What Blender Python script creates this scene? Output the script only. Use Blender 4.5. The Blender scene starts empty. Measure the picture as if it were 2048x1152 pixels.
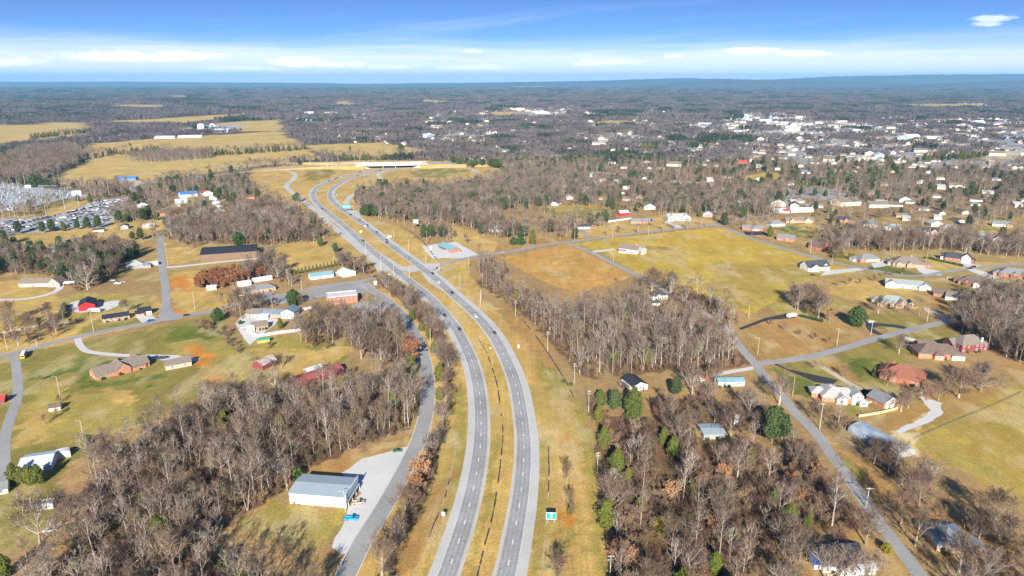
import bpy, math, random
import numpy as np
from mathutils import Vector

scene = bpy.context.scene
C = scene.collection

# ------------------------------------------------------------------ camera
F, CX, CY, HOR, H0 = 1365.0, 1024.0, 576.0, 160.0, 175.0
PITCH = math.atan((CY - HOR) / F)
cp, sp = math.cos(PITCH), math.sin(PITCH)
cam = bpy.data.cameras.new('camera')
cam.sensor_width = 36.0
cam.lens = 36.0 * F / 2048.0
cam.clip_start = 1.0
cam.clip_end = 150000.0
cam_o = bpy.data.objects.new('camera', cam)
cam_o.location = (0, 0, H0)
cam_o.rotation_euler = (math.pi / 2 - PITCH, 0, 0)
C.objects.link(cam_o)
scene.camera = cam_o

# ------------------------------------------------------------------ light
SUN_EL, SUN_AZ = math.radians(26.0), math.radians(3.0)   # sun behind the camera, a touch to the left
world = bpy.data.worlds.new('World')
scene.world = world
world.use_nodes = True
SKY_STRENGTH = 0.074

def build_world():
    nt = world.node_tree
    nt.nodes.clear()
    N, L = nt.nodes.new, nt.links.new
    out = N('ShaderNodeOutputWorld'); bg = N('ShaderNodeBackground')
    bg.inputs['Strength'].default_value = SKY_STRENGTH
    L(bg.outputs[0], out.inputs['Surface'])
    tc = N('ShaderNodeTexCoord')
    sep = N('ShaderNodeSeparateXYZ'); L(tc.outputs['Generated'], sep.inputs[0])
    def math_(op, a, b=None, clamp=False):
        n = N('ShaderNodeMath'); n.operation = op; n.use_clamp = clamp
        for i, v in enumerate((a, b)):
            if v is None: continue
            if isinstance(v, (int, float)): n.inputs[i].default_value = v
            else: L(v, n.inputs[i])
        return n.outputs[0]
    def mapr(v, a, b, c=0.0, d=1.0):
        n = N('ShaderNodeMapRange'); n.interpolation_type = 'SMOOTHSTEP'
        L(v, n.inputs['Value'])
        for k, x in zip(('From Min', 'From Max', 'To Min', 'To Max'), (a, b, c, d)): n.inputs[k].default_value = x
        return n.outputs[0]
    def noise(vec, scale, detail=5, rough=0.55):
        n = N('ShaderNodeTexNoise'); n.inputs['Scale'].default_value = scale
        n.inputs['Detail'].default_value = detail; n.inputs['Roughness'].default_value = rough
        L(vec, n.inputs['Vector']); return n.outputs['Fac']
    def comb(x, y, z):
        n = N('ShaderNodeCombineXYZ')
        for i, v in enumerate((x, y, z)):
            if isinstance(v, (int, float)): n.inputs[i].default_value = v
            else: L(v, n.inputs[i])
        return n.outputs[0]
    X, Y, Z = sep.outputs
    zz = math_('MAXIMUM', Z, 0.0)
    lift = math_('ADD', math_('MULTIPLY', zz, 3.2), 0.075)      # clear winter air: the blue starts low
    sky = N('ShaderNodeTexSky'); sky.sky_type = 'NISHITA'; sky.sun_disc = False
    sky.sun_elevation = SUN_EL; sky.sun_rotation = math.pi + SUN_AZ
    sky.altitude = 300; sky.air_density = 1.0; sky.dust_density = 0.35; sky.ozone_density = 2.4
    L(comb(X, Y, lift), sky.inputs['Vector'])
    tint = N('ShaderNodeMixRGB'); tint.blend_type = 'MULTIPLY'; tint.inputs[0].default_value = 1.0
    L(sky.outputs[0], tint.inputs[1]); tint.inputs[2].default_value = (0.70, 0.93, 1.30, 1)
    base = tint.outputs[0]
    az = math_('ARCTAN2', X, Y)
    el = math_('ARCSINE', Z)
    # thin cirrus in long streaks, all round the sky
    wob = noise(comb(math_('MULTIPLY', az, 3.0), math_('MULTIPLY', el, 8.0), 3.1), 1.0, 4)
    ell = math_('ADD', el, math_('MULTIPLY', math_('SUBTRACT', wob, 0.5), 0.03))
    st = noise(comb(math_('MULTIPLY', az, 2.6), math_('MULTIPLY', ell, 60.0), 0.0), 1.6, 6, 0.6)
    streak = mapr(st, 0.36, 0.66)
    band = mapr(ell, 0.026, 0.064, 1.0, 0.0)
    cir = math_('MULTIPLY', math_('ADD', math_('MULTIPLY', streak, 0.42), mapr(el, 0.004, 0.066, 0.92, 0.16)), band)
    st2 = noise(comb(math_('MULTIPLY', az, 2.0), math_('ADD', math_('MULTIPLY', ell, 40.0), math_('MULTIPLY', az, -4.0)), 7.0), 1.2, 6, 0.6)
    cir2 = math_('MULTIPLY', mapr(st2, 0.5, 0.8), mapr(ell, 0.02, 0.06, 0.0, 0.16))
    cir = math_('MINIMUM', math_('ADD', cir, cir2), 0.85)
    mix = N('ShaderNodeMixRGB'); L(cir, mix.inputs[0]); L(base, mix.inputs[1])
    mix.inputs[2].default_value = (7.8, 8.0, 9.4, 1)
    cur = mix.outputs[0]
    # small flat-bottomed cumulus: azimuth, elevation, half width, half height (radians)
    ns = noise(comb(math_('MULTIPLY', az, 55.0), math_('MULTIPLY', el, 170.0), 1.7), 1.0, 7, 0.6)
    total = None
    for a, e, w, h, k in ((-0.485, .0255, .085, .0085, .9), (-.425, .027, .045, .0075, 1.0), (-.29, .021, .040, .0085, 1.0), (-.245, .019, .055, .0055, .95), (-0.36, .014, .06, .004, .5), (-.17, .017, .05, .005, .6), (-.05, .016, .06, .005, .55),
                       (-0.64, .018, .06, .008, .9), (0.318, .036, .030, .0058, 1.0), (0.385, .032, .038, .0046, .95),
                       (0.580, .066, .021, .0055, .55), (0.575, .061, .016, .004, .5), (0.632, .0635, .022, .004, .55), (0.655, .068, .02, .004, .6), (0.13, .022, .050, .006, .75), (.22, .030, .016, .004, .6), (-.055, .038, .012, .003, .55),
                       (1.1, .03, .05, .007, .9), (1.6, .045, .06, .01, .9), (2.2, .03, .07, .008, .9), (2.9, .05, .06, .01, .8),
                       (-1.0, .035, .05, .008, .9), (-1.5, .03, .06, .008, .8), (-2.1, .045, .07, .01, .9), (-2.7, .03, .05, .007, .8)):
        dx = math_('DIVIDE', math_('SUBTRACT', az, a), w)
        dy = math_('DIVIDE', math_('SUBTRACT', el, e), h)
        dyb = math_('MULTIPLY', math_('MINIMUM', dy, 0.0), 1.7)
        dyt = math_('MAXIMUM', dy, 0.0)
        r2 = math_('ADD', math_('MULTIPLY', dx, dx), math_('ADD', math_('MULTIPLY', dyb, dyb), math_('MULTIPLY', dyt, dyt)))
        r = math_('ADD', r2, math_('MULTIPLY', math_('SUBTRACT', ns, 0.5), 4.6))
        m = math_('MULTIPLY', mapr(r, -.1, 1.45, 1.0, 0.0), k)
        total = m if total is None else math_('MAXIMUM', total, m)
    shade = N('ShaderNodeMixRGB'); L(mapr(ns, 0.3, 0.7), shade.inputs[0])
    shade.inputs[1].default_value = (9.6, 9.9, 10.6, 1); shade.inputs[2].default_value = (11.5, 11.4, 11.4, 1)
    mix2 = N('ShaderNodeMixRGB'); L(total, mix2.inputs[0]); L(cur, mix2.inputs[1]); L(shade.outputs[0], mix2.inputs[2])
    L(mix2.outputs[0], bg.inputs['Color'])
build_world()

sun = bpy.data.lights.new('sun', 'SUN')
sun.energy = 5.0
sun.angle = math.radians(0.53)
sun.color = (1.0, 0.94, 0.84)
sun_o = bpy.data.objects.new('sun', sun)
sd = Vector((math.sin(SUN_AZ) * math.cos(SUN_EL), math.cos(SUN_AZ) * math.cos(SUN_EL), -math.sin(SUN_EL)))
sun_o.rotation_euler = sd.to_track_quat('-Z', 'Y').to_euler()
sun_o.location = (0, -300, 400)
C.objects.link(sun_o)

scene.view_settings.view_transform = 'Standard'
scene.view_settings.look = 'None'
scene.view_settings.exposure = 1.02
scene.view_settings.gamma = 1.0
scene.view_settings.use_curve_mapping = False
cy = scene.cycles
cy.max_bounces = 5; cy.diffuse_bounces = 2; cy.glossy_bounces = 2; cy.transmission_bounces = 2
cy.volume_bounces = 0; cy.transparent_max_bounces = 4
cy.sample_clamp_indirect = 4.0
cy.use_denoising = True
try:
    cy.denoising_prefilter = 'NONE'
except Exception:
    pass

# ------------------------------------------------------------------ survey: a point of the ground (or of a level z) seen at a photo position
def spot(px, py, z=0.0):
    t = (H0 - z) / (cp * (py - HOR))
    return ((px - CX) * t, t * (F * cp - (py - CY) * sp))
def dist_of(py):
    return spot(CX, py)[1]

rng = random.Random(7)

# ------------------------------------------------------------------ small helpers
class MB:
    def __init__(s): s.v = []; s.f = []; s.m = []
    def quad(s, a, b, c, d, m=0):
        n = len(s.v); s.v += [tuple(a), tuple(b), tuple(c), tuple(d)]; s.f.append((n, n+1, n+2, n+3)); s.m.append(m)
    def tri(s, a, b, c, m=0):
        n = len(s.v); s.v += [tuple(a), tuple(b), tuple(c)]; s.f.append((n, n+1, n+2)); s.m.append(m)
    def poly(s, pts, m=0):
        n = len(s.v); s.v += [tuple(p) for p in pts]; s.f.append(tuple(range(n, n+len(pts)))); s.m.append(m)
    def hexa(s, b, t, m=0):
        """closed prism between the loops b (bottom, counter-clockwise from above) and t (top)"""
        n = len(s.v); k = len(b); s.v += [tuple(p) for p in b] + [tuple(p) for p in t]
        s.f.append(tuple(range(n+k-1, n-1, -1))); s.m.append(m)
        s.f.append(tuple(range(n+k, n+2*k))); s.m.append(m)
        for i in range(k):
            j = (i+1) % k
            s.f.append((n+i, n+j, n+k+j, n+k+i)); s.m.append(m)
    def box(s, x0, y0, z0, x1, y1, z1, m=0):
        s.hexa([(x0,y0,z0),(x1,y0,z0),(x1,y1,z0),(x0,y1,z0)], [(x0,y0,z1),(x1,y0,z1),(x1,y1,z1),(x0,y1,z1)], m)
    def tube(s, pts, rad, sides=5, m=0, cap=False):
        n = len(s.v); pts = [Vector(p) for p in pts]
        for i, p in enumerate(pts):
            d = (pts[min(i+1, len(pts)-1)] - pts[max(i-1, 0)]).normalized()
            a = d.orthogonal().normalized(); b = d.cross(a)
            r = rad[i] if isinstance(rad, (list, tuple)) else rad
            for k in range(sides):
                w = 2*math.pi*k/sides
                s.v.append(tuple(p + a*(r*math.cos(w)) + b*(r*math.sin(w))))
        for i in range(len(pts)-1):
            for k in range(sides):
                k2 = (k+1) % sides
                s.f.append((n+i*sides+k, n+i*sides+k2, n+(i+1)*sides+k2, n+(i+1)*sides+k)); s.m.append(m)
        if cap:
            e = n+(len(pts)-1)*sides
            s.f.append(tuple(range(e, e+sides))); s.m.append(m)
            s.f.append(tuple(range(n+sides-1, n-1, -1))); s.m.append(m)
    def cyl(s, x, y, z0, z1, r, sides=12, m=0, r1=None):
        s.hexa([(x+r*math.cos(2*math.pi*k/sides), y+r*math.sin(2*math.pi*k/sides), z0) for k in range(sides)],
               [(x+(r1 if r1 is not None else r)*math.cos(2*math.pi*k/sides), y+(r1 if r1 is not None else r)*math.sin(2*math.pi*k/sides), z1) for k in range(sides)], m)
    def wheel(s, x, y, z, r, w, sides=12, m=0):
        a = [(x+r*math.cos(2*math.pi*k/sides), y-w/2, z+r*math.sin(2*math.pi*k/sides)) for k in range(sides)]
        b = [(p[0], y+w/2, p[2]) for p in a]
        s.hexa(a, b, m)
    def mesh(s, name, mats, smooth=False):
        me = bpy.data.meshes.new(name)
        me.from_pydata(s.v, [], s.f)
        for mt in mats: me.materials.append(mt)
        if len(mats) > 1: me.polygons.foreach_set('material_index', s.m)
        if smooth: me.polygons.foreach_set('use_smooth', [True]*len(s.f))
        me.update()
        return me
    def obj(s, name, mats, parent=None, smooth=False):
        return link(name, s.mesh(name, mats if isinstance(mats, (list, tuple)) else [mats], smooth), parent)

def link(name, data, parent=None, loc=None, rz=0.0):
    o = bpy.data.objects.new(name, data); C.objects.link(o)
    if parent is not None: o.parent = parent
    if loc is not None: o.location = loc
    if rz: o.rotation_euler = (0, 0, rz)
    return o
def tag(o, label=None, cat=None, group=None, kind=None):
    if label: o['label'] = label
    if cat: o['category'] = cat
    if group: o['group'] = group
    if kind: o['kind'] = kind
    return o
def thing(name, label, cat, loc, rz=0.0, group=None):
    o = link(name, None, None, loc, rz); o.empty_display_size = 1.0
    return tag(o, label, cat, group)
def dup(root, loc, rz=None, label=None, group=None, sc=None):
    r = root.copy(); C.objects.link(r); r.location = loc
    if rz is not None: r.rotation_euler = (0, 0, rz)
    if sc is not None: r.scale = (sc, sc, sc) if not isinstance(sc, tuple) else sc
    if label: r['label'] = label
    if group: r['group'] = group
    for ch in root.children:
        c = ch.copy(); C.objects.link(c); c.parent = r
        for g in ch.children:
            d = g.copy(); C.objects.link(d); d.parent = c
    return r
def paint(o, slot, mat):
    o.material_slots[slot].link = 'OBJECT'; o.material_slots[slot].material = mat

# ------------------------------------------------------------------ materials
MATS = {}
def mat(name, col, rough=0.8, metal=0.0, noise=None, amt=0.25, rnd=None, spec=0.3, sss=0, bump=0.0, wave=None, patch=0.0):
    """procedural surface: base colour, grain of a given scale (object space), optional second colour chosen per object"""
    if name in MATS: return MATS[name]
    m = bpy.data.materials.new(name); m.use_nodes = True
    nt = m.node_tree; b = nt.nodes['Principled BSDF']
    b.inputs['Roughness'].default_value = rough; b.inputs['Metallic'].default_value = metal
    b.inputs['Specular IOR Level'].default_value = spec
    N, L = nt.nodes.new, nt.links.new
    col = tuple(col)
    src = None
    if rnd:
        oi = N('ShaderNodeObjectInfo'); rp = N('ShaderNodeValToRGB')
        cols = [col] + [tuple(c) for c in rnd]
        rp.color_ramp.elements[0].color = cols[0] + (1,); rp.color_ramp.elements[1].color = cols[-1] + (1,)
        for i, c in enumerate(cols[1:-1]):
            e = rp.color_ramp.elements.new((i+1)/(len(cols)-1)); e.color = c + (1,)
        L(oi.outputs['Random'], rp.inputs[0]); src = rp.outputs[0]
    if noise:
        tc = N('ShaderNodeTexCoord'); n = N('ShaderNodeTexNoise')
        n.inputs['Scale'].default_value = noise; n.inputs['Detail'].default_value = 6; n.inputs['Roughness'].default_value = 0.6
        mp = N('ShaderNodeMapping'); mp.inputs['Scale'].default_value = wave or (1, 1, 1)
        L(tc.outputs['Object'], mp.inputs[0]); L(mp.outputs[0], n.inputs['Vector'])
        mr = N('ShaderNodeMapRange'); mr.inputs['From Min'].default_value = 0.3; mr.inputs['From Max'].default_value = 0.7
        mr.inputs['To Min'].default_value = 1-amt; mr.inputs['To Max'].default_value = 1+amt
        L(n.outputs['Fac'], mr.inputs['Value'])
        mx = N('ShaderNodeVectorMath'); mx.operation = 'SCALE'
        if src is None: mx.inputs[0].default_value = col
        else: L(src, mx.inputs[0])
        L(mr.outputs[0], mx.inputs['Scale']); src = mx.outputs[0]
        if bump:
            bp = N('ShaderNodeBump'); bp.inputs['Strength'].default_value = bump; bp.inputs['Distance'].default_value = 0.1
            L(n.outputs['Fac'], bp.inputs['Height']); L(bp.outputs[0], b.inputs['Normal'])
    if patch:      # stands of trees differ a little from one another
        g = N('ShaderNodeNewGeometry'); n = N('ShaderNodeTexNoise'); n.inputs['Scale'].default_value = 1/patch; n.inputs['Detail'].default_value = 3
        L(g.outputs['Position'], n.inputs['Vector'])
        mr = N('ShaderNodeMapRange'); L(n.outputs['Fac'], mr.inputs['Value'])
        for k, x in zip(('From Min', 'From Max', 'To Min', 'To Max'), (.35, .65, .62, 1.28)): mr.inputs[k].default_value = x
        mx = N('ShaderNodeVectorMath'); mx.operation = 'SCALE'
        if src is None: mx.inputs[0].default_value = col
        else: L(src, mx.inputs[0])
        L(mr.outputs[0], mx.inputs['Scale']); src = mx.outputs[0]
    if src is None: b.inputs['Base Color'].default_value = col + (1,)
    else: L(src, b.inputs['Base Color'])
    MATS[name] = m
    return m

def road_mat(name, col, streak=0.12, crack=0.0, wheel=0.0):
    """worn paving in world metres: mottled, patched, with optional dark tar seams"""
    m = mat(name, col, 0.9, spec=0.2)
    nt = m.node_tree; b = nt.nodes['Principled BSDF']; N, L = nt.nodes.new, nt.links.new
    g = N('ShaderNodeNewGeometry')
    def nz(sc, d=6):
        n = N('ShaderNodeTexNoise'); n.inputs['Scale'].default_value = sc; n.inputs['Detail'].default_value = d; L(g.outputs['Position'], n.inputs['Vector']); return n.outputs['Fac']
    def mr(v, a, bb, c, d):
        n = N('ShaderNodeMapRange'); L(v, n.inputs['Value'])
        for k, x in zip(('From Min', 'From Max', 'To Min', 'To Max'), (a, bb, c, d)): n.inputs[k].default_value = x
        return n.outputs[0]
    def mul(a, bb):
        n = N('ShaderNodeMath'); n.operation = 'MULTIPLY'; L(a, n.inputs[0]); L(bb, n.inputs[1]); return n.outputs[0]
    f = mul(mr(nz(0.05), .3, .7, 1-streak, 1+streak), mr(nz(0.7), .3, .7, 1-streak*.8, 1+streak*.8))
    if crack:
        v = N('ShaderNodeTexVoronoi'); v.feature = 'DISTANCE_TO_EDGE'; v.inputs['Scale'].default_value = 0.16
        ad = N('ShaderNodeVectorMath'); ad.operation = 'ADD'
        nn = N('ShaderNodeTexNoise'); nn.inputs['Scale'].default_value = .35; L(g.outputs['Position'], nn.inputs['Vector'])
        sc = N('ShaderNodeVectorMath'); sc.operation = 'SCALE'; sc.inputs['Scale'].default_value = 5.0; L(nn.outputs['Color'], sc.inputs[0])
        L(g.outputs['Position'], ad.inputs[0]); L(sc.outputs[0], ad.inputs[1]); L(ad.outputs[0], v.inputs['Vector'])
        f = mul(f, mr(v.outputs['Distance'], 0.006, 0.02, 1-crack, 1.0))
    if wheel:       # darker wheel paths, from the distance to the middle of the carriageway
        at = N('ShaderNodeAttribute'); at.attribute_name = 'across'
        def m1(op, v, k):
            n = N('ShaderNodeMath'); n.operation = op; L(v, n.inputs[0]); n.inputs[1].default_value = k; return n.outputs[0]
        cs = N('ShaderNodeMath'); cs.operation = 'COSINE'; L(m1('MULTIPLY', m1('SUBTRACT', at.outputs['Fac'], .9), 2*math.pi/1.8), cs.inputs[0])
        f = mul(f, mr(mul(cs.outputs[0], mr(nz(.03, 3), .3, .7, .5, 1.3)), -1, 1, 1+wheel*.6, 1-wheel))
    vs = N('ShaderNodeVectorMath'); vs.operation = 'SCALE'; vs.inputs[0].default_value = col; L(f, vs.inputs['Scale'])
    L(vs.outputs[0], b.inputs['Base Color'])
    return m

ASPH = road_mat('asphalt_highway', (.305, .308, .305), .17, .22, .11)
ASPH2 = road_mat('asphalt_street', (.30, .295, .285), .12, .12)
ASPHD = road_mat('asphalt_dark', (.045, .046, .05), .1)
CONC = road_mat('concrete_shoulder', (.46, .448, .42), .09)
GRAVEL = road_mat('gravel_pale', (.54, .53, .505), .07)
GRAVELT = road_mat('gravel_tan', (.46, .39, .28), .14)
BRIDGEM = road_mat('bridge_concrete', (.50, .49, .47), .06)
WHITE_LINE = mat('line_white', (.78, .78, .76), .7)
YELLOW_LINE = mat('line_yellow', (.70, .55, .22), .7)
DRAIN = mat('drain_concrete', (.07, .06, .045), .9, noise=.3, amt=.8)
DRAINP = mat('drain_pale', (.42, .33, .22), .9, noise=.4, amt=.3)

WALLS = {
 'brick': mat('brick_red', (.36, .14, .085), .9, noise=1.3, amt=.3),
 'brick2': mat('brick_tan', (.45, .29, .19), .9, noise=1.3, amt=.25),
 'brick3': mat('brick_orange', (.47, .20, .10), .9, noise=1.3, amt=.25),
 'pink': mat('brick_pale', (.55, .40, .32), .9, noise=1.3, amt=.2),
 'white': mat('siding_white', (.68, .68, .67), .7, noise=.5, amt=.10),
 'cream': mat('siding_cream', (.64, .57, .45), .7, noise=.6, amt=.08),
 'beige': mat('siding_beige', (.56, .50, .43), .7, noise=.6, amt=.08),
 'blue': mat('siding_blue', (.10, .24, .55), .6, noise=.6, amt=.08),
 'paleblue': mat('siding_paleblue', (.55, .66, .76), .7, noise=.6, amt=.06),
 'red': mat('siding_red', (.55, .02, .025), .6, noise=.8, amt=.1),
 'maroon': mat('siding_maroon', (.21, .055, .055), .7, noise=.8, amt=.15),
 'grey': mat('siding_grey', (.33, .33, .33), .7, noise=.6, amt=.1),
 'brown': mat('siding_brown', (.20, .13, .09), .8, noise=.6, amt=.2),
 'yellow': mat('siding_yellow', (.56, .38, .10), .8, noise=.6, amt=.15),
 'stone': mat('stone_tan', (.38, .28, .20), .9, noise=1.2, amt=.35),
}
ROOFS = {
 'grey': mat('shingle_grey', (.20, .205, .21), .9, noise=.8, amt=.2),
 'pale': mat('shingle_pale', (.36, .36, .345), .9, noise=.8, amt=.15),
 'sage': mat('shingle_sage', (.25, .29, .28), .9, noise=.8, amt=.15),
 'dark': mat('shingle_dark', (.055, .06, .07), .85, noise=.8, amt=.3),
 'black': mat('roof_black', (.03, .032, .04), .7, noise=.5, amt=.3),
 'brown': mat('shingle_brown', (.20, .165, .135), .9, noise=.8, amt=.2),
 'umber': mat('shingle_umber', (.15, .11, .09), .9, noise=.8, amt=.25),
 'rust': mat('shingle_russet', (.27, .105, .065), .9, noise=.8, amt=.18),
 'teal': mat('roof_teal', (.19, .34, .38), .5, noise=.3, amt=.1),
 'bluegrey': mat('roof_bluegrey', (.16, .20, .25), .6, noise=.4, amt=.15),
 'metal': mat('roof_metal', (.36, .43, .46), .45, metal=.2, noise=.15, amt=.06, wave=(1, .05, 1)),
 'white': mat('roof_white', (.54, .55, .55), .6, noise=.2, amt=.08),
 'paleblue': mat('roof_paleblue', (.58, .68, .80), .4, noise=.2, amt=.08),
 'redmetal': mat('roof_redmetal', (.24, .075, .065), .7, noise=.35, amt=.5),
 'red': mat('roof_red', (.62, .06, .06), .5, noise=.3, amt=.1),
 'green': mat('roof_green', (.05, .26, .16), .6, noise=.3, amt=.1),
 'rusty': mat('roof_rusty', (.42, .36, .34), .6, noise=.35, amt=.5),
 'film': mat('greenhouse_film', (.29, .335, .39), .45, noise=.25, amt=.35),
 'blue': mat('roof_blue', (.06, .20, .52), .5, noise=.3, amt=.1),
}
GLASS = mat('window_glass', (.03, .04, .055), .12, spec=.6)
FRAME = mat('frame_white', (.8, .8, .79), .6)
DOORM = mat('door_brown', (.16, .08, .05), .6)
TRIMW = mat('trim_white', (.8, .8, .8), .6)
METALG = mat('metal_grey', (.45, .47, .48), .45, metal=.4)
POLEW = mat('pole_wood', (.48, .40, .31), .9, noise=2, amt=.2)
POLEG = mat('pole_grey', (.50, .49, .46), .7)
STEEL = mat('lattice_steel', (.24, .26, .27), .6)
INSUL = mat('insulator', (.5, .5, .5), .3)
RUBBER = mat('rubber', (.02, .02, .02), .8)
RIM = mat('rim', (.4, .4, .4), .4, metal=.5)
HLAMP = mat('lamp_clear', (.7, .7, .68), .2)
TLAMP = mat('lamp_red', (.4, .02, .02), .3)
SIGNG = mat('sign_green', (.0, .42, .34), .5)
SIGNW = mat('sign_white', (.8, .82, .8), .5)
SIGNK = mat('sign_back', (.5, .5, .5), .5, metal=.3)
SIGNY = mat('sign_yellow', (.62, .50, .2), .5)
CARS = {k: mat('car_'+k, c, .3, spec=.5) for k, c in dict(black=(.012, .013, .016), charcoal=(.04, .042, .048), navy=(.015, .03, .08),
        silver=(.45, .46, .47), white=(.78, .78, .78), red=(.42, .02, .02), blue=(.03, .12, .35), sky=(.0, .33, .78), teal=(.02, .16, .19),
        tan=(.42, .34, .26), green=(.04, .12, .07), yellow=(.72, .42, .03), grey=(.17, .17, .18)).items()}
# ------------------------------------------------------------------ ground
def vnoise(x, y, seed=0):
    """smooth value noise in numpy"""
    xi = np.floor(x).astype(np.int64); yi = np.floor(y).astype(np.int64)
    fx = x-xi; fy = y-yi; fx = fx*fx*(3-2*fx); fy = fy*fy*(3-2*fy)
    def h(a, b):
        n = (a*374761393 + b*668265263 + seed*1442695041) & 0xffffffff
        n = ((n ^ (n >> 13))*1274126177) & 0xffffffff
        return ((n ^ (n >> 16)) & 0xffff)/65535.0
    return (h(xi, yi)*(1-fx)+h(xi+1, yi)*fx)*(1-fy) + (h(xi, yi+1)*(1-fx)+h(xi+1, yi+1)*fx)*fy
def fbm(x, y, seed=0, o=4):
    s = 0; a = .5; t = 0
    for i in range(o):
        s = s+a*vnoise(x*2**i, y*2**i, seed+i*17); t += a; a *= .55
    return s/t
def inside(X, Y, poly):
    """even-odd test of arrays against a world polygon"""
    r = np.zeros(X.shape, bool); n = len(poly)
    for i in range(n):
        x0, y0 = poly[i]; x1, y1 = poly[(i+1) % n]
        if y0 == y1: continue
        c = ((y0 > Y) != (y1 > Y)) & (X < (x1-x0)*(Y-y0)/(y1-y0)+x0)
        r ^= c
    return r

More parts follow.
